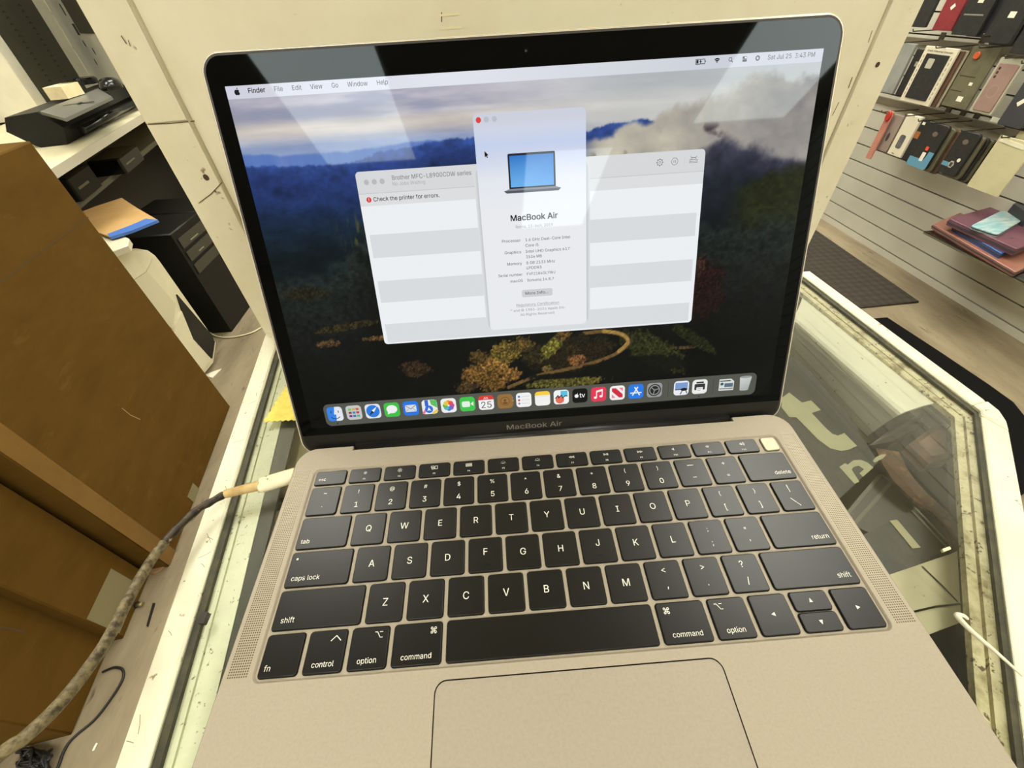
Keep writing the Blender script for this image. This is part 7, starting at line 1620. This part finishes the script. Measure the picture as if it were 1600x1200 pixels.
# puck and mouse beside the printer
q0 = onz(139, 127, BZ + .10)
t, M = bench_thing('dock_puck', 'round black puck behind the cream paper box', 'puck', *bl_(onz(139, 134, BZ + .09)), za + BZ + .004)
m = MB(M=M); m.prism(circ(0, 0, .05, .04, 24), 0, .022, bev=.006); m.build('puck_body', M_BLKG, t)
t, M = bench_thing('computer_mouse', 'dark computer mouse on the far end of the printer', 'mouse', *bl_(onz(178, 142, BZ + .09)), za + BZ + .004)
m = MB(M=M)
m.loft([[(x_ * 1.0, y_ * s_, z_ * 1.0) for x_, y_ in circ(0, 0, .055 * s_, .034, 20)] for s_, z_ in ((1.0, 0), (1.0, .012), (.9, .024), (.6, .032), (.15, .035))], 0, True, True, sm=True); m.build('mouse_body', M_BLKG, t)

# white gaming tower on the floor, front towards the aisle
XT = -1.255
tn = Vector((1, 0, 0)); tp = Vector((XT, 1.25, -H))
def tq(px, py, dx=0.0): return onpl(px, py, tp + Vector((dx, 0, 0)), tn)
tower = thing('gaming_tower', 'white faceted computer tower with black inset on the floor beyond the boxes', 'computer', (XT, 1.25, -H))
off_ = -Vector((XT, 1.25, -H))
def tsolid(nm, mt_, px, depth, dx=0.0):
    m = MB(); m.solid([tq(x_, y_, dx) + off_ for x_, y_ in px], (-depth, 0, 0)); return m.build(nm, mt_, tower, bevel=.004 if depth > .02 else 0)
tsolid('tower_body', M_WPC, [(190, 390), (214, 388), (232, 391), (243, 399), (251, 409), (288, 462), (330, 522), (338, 535), (334, 566), (316, 588), (262, 520), (170, 410)], .36)
tsolid('top_cap', M_WPC, [(176, 412), (184, 398), (203, 391), (228, 390), (240, 403), (230, 424), (208, 438), (196, 424)], .03, .012)
tsolid('front_bezel', mat('bezel_cream', rgb(212, 206, 176), .4), [(208, 438), (230, 424), (275, 475), (270, 515), (236, 480)], .02, .010)
tsolid('black_inset', M_BLKG, [(277, 460), (330, 522), (336, 534), (332, 560), (302, 530), (284, 482)], .02, .006)
tsolid('lower_facet', M_WPC, [(272, 520), (284, 486), (302, 530), (331, 562), (316, 580)], .02, .012)
tsolid('side_slit', M_BLKG, [(186, 424), (200, 436), (268, 514), (264, 516), (196, 440)], .004, .016)
m = MB(); q = [onz(x_, y_, -H + .002) for x_, y_ in [(318, 586), (334, 580), (346, 576), (332, 590)]]; m.solid(q, (0, 0, -.002)); tag(m.build('paper_card', M_STICK), 'white paper card on the floor at the foot of white tower', 'card')
# white cord across the floor to the tower
m = MB(); m.tube([onz(*p, -H + .004) for p in [(328, 520), (340, 526), (362, 527), (390, 521), (412, 510), (440, 495)]], .004, 8); tag(m.build('white_cable', mat('cord_white', rgb(206, 196, 160), .5)), 'white cord curving across the floor from the white tower', 'cord')
# black towers under the bench
def uc(label, x0, x1, y0, y1, h, dx=None):
    p = (x0 + x1) / 2, (y0 + y1) / 2
    t = thing('black_computer', label, 'computer', (p[0], p[1], -H))
    m = MB(); m.prism([(x0 - p[0], y0 - p[1]), (x1 - p[0], y0 - p[1]), (x1 - p[0], y1 - p[1]), (x0 - p[0], y1 - p[1])], 0, h, bev=.004); m.build('case', M_BLK, t)
    w_ = x1 - p[0]
    m = MB()
    for k in range(3): m.box((w_, y0 - p[1] + .02, h - .07 - .055 * k), (w_ + .004, y1 - p[1] - .02, h - .03 - .055 * k))
    f_ = m.build('drive_bay', mat('bay_grey', rgb(58, 56, 48), .4), t)
    m = MB(); m.box((w_ + .004, 0 - .03, h - .062), (w_ + .0055, .03, h - .058)); m.box((w_ + .004, -.02, h - .115), (w_ + .0055, .02, h - .111)); m.build('bay_slot', mat('slot_light', rgb(140, 134, 112), .4), f_)
    return t
uc('black desktop tower with drive bays under the bench beside the cream panel', -1.62, -1.285, 1.535, 1.76, .47)
uc('second black desktop tower further back under the bench', -1.66, -1.30, 1.86, 2.06, .44)
# cardboard sheet with blue tape lying over white tray
ZS = -.285
sheet = thing('cardboard_sheet', 'tan cardboard sheet edged with blue tape above the white tower', 'cardboard sheet', (0, 0, ZS))
sh = [tuple(onz(x_, y_, ZS).xy) for x_, y_ in [(108, 338), (150, 322), (190, 309), (216, 326), (247, 344), (205, 358), (172, 370), (135, 356)]]
m = MB(); m.prism(sh, -.005, 0); m.build('sheet', mat('tan_card', rgb(198, 160, 104), .7, c2=rgb(186, 148, 92), scale=8), sheet)
m = MB(); m.prism([tuple(onz(x_, y_, ZS).xy) for x_, y_ in [(247, 344), (228, 342), (205, 352), (168, 366), (172, 371), (205, 361)]], -.007, .001); m.build('blue_tape', mat('painter_blue', rgb(72, 116, 196), .5), sheet)
ZT2 = ZS - .012
tray = thing('white_tray', 'white plastic tray under the tan cardboard sheet', 'tray', (0, 0, ZT2))
m = MB(); m.prism([tuple(onz(x_, y_, ZT2).xy) for x_, y_ in [(128, 358), (170, 356), (201, 372), (199, 383), (171, 393), (150, 384)]], -.02, 0, bev=.003); m.build('tray_shell', mat('tray_white', rgb(214, 208, 184), .5), tray)
# dark gear on the lower shelf
def shelf_box(name, label, cat, px, py, z, sx, sy, sz, mt_):
    p = onz(px, py, z); x_, y_ = bl_(p)
    t, M = bench_thing(name, label, cat, x_, y_, z)
    m = MB(M=M); m.prism(rr(0, 0, sx, sy, .01), 0, sz, bev=.006); m.build('shell', mt_, t)
    m = MB(M=M); m.box((-sx * .35, -sy / 2 - .001, sz * .4), (sx * .1, -sy / 2, sz * .5)); m.build('light_strip', mat('dim_strip', rgb(120, 112, 92), .4), t)
shelf_box('dark_keyboard', 'dark ridged device in the shadow under the bench edge', 'device', 118, 305, -.28, .20, .12, .08, M_BLK)
shelf_box('dark_router', 'glossy dark device further back in shadow under the bench', 'device', 190, 262, -.28, .24, .12, .06, M_BLKG)
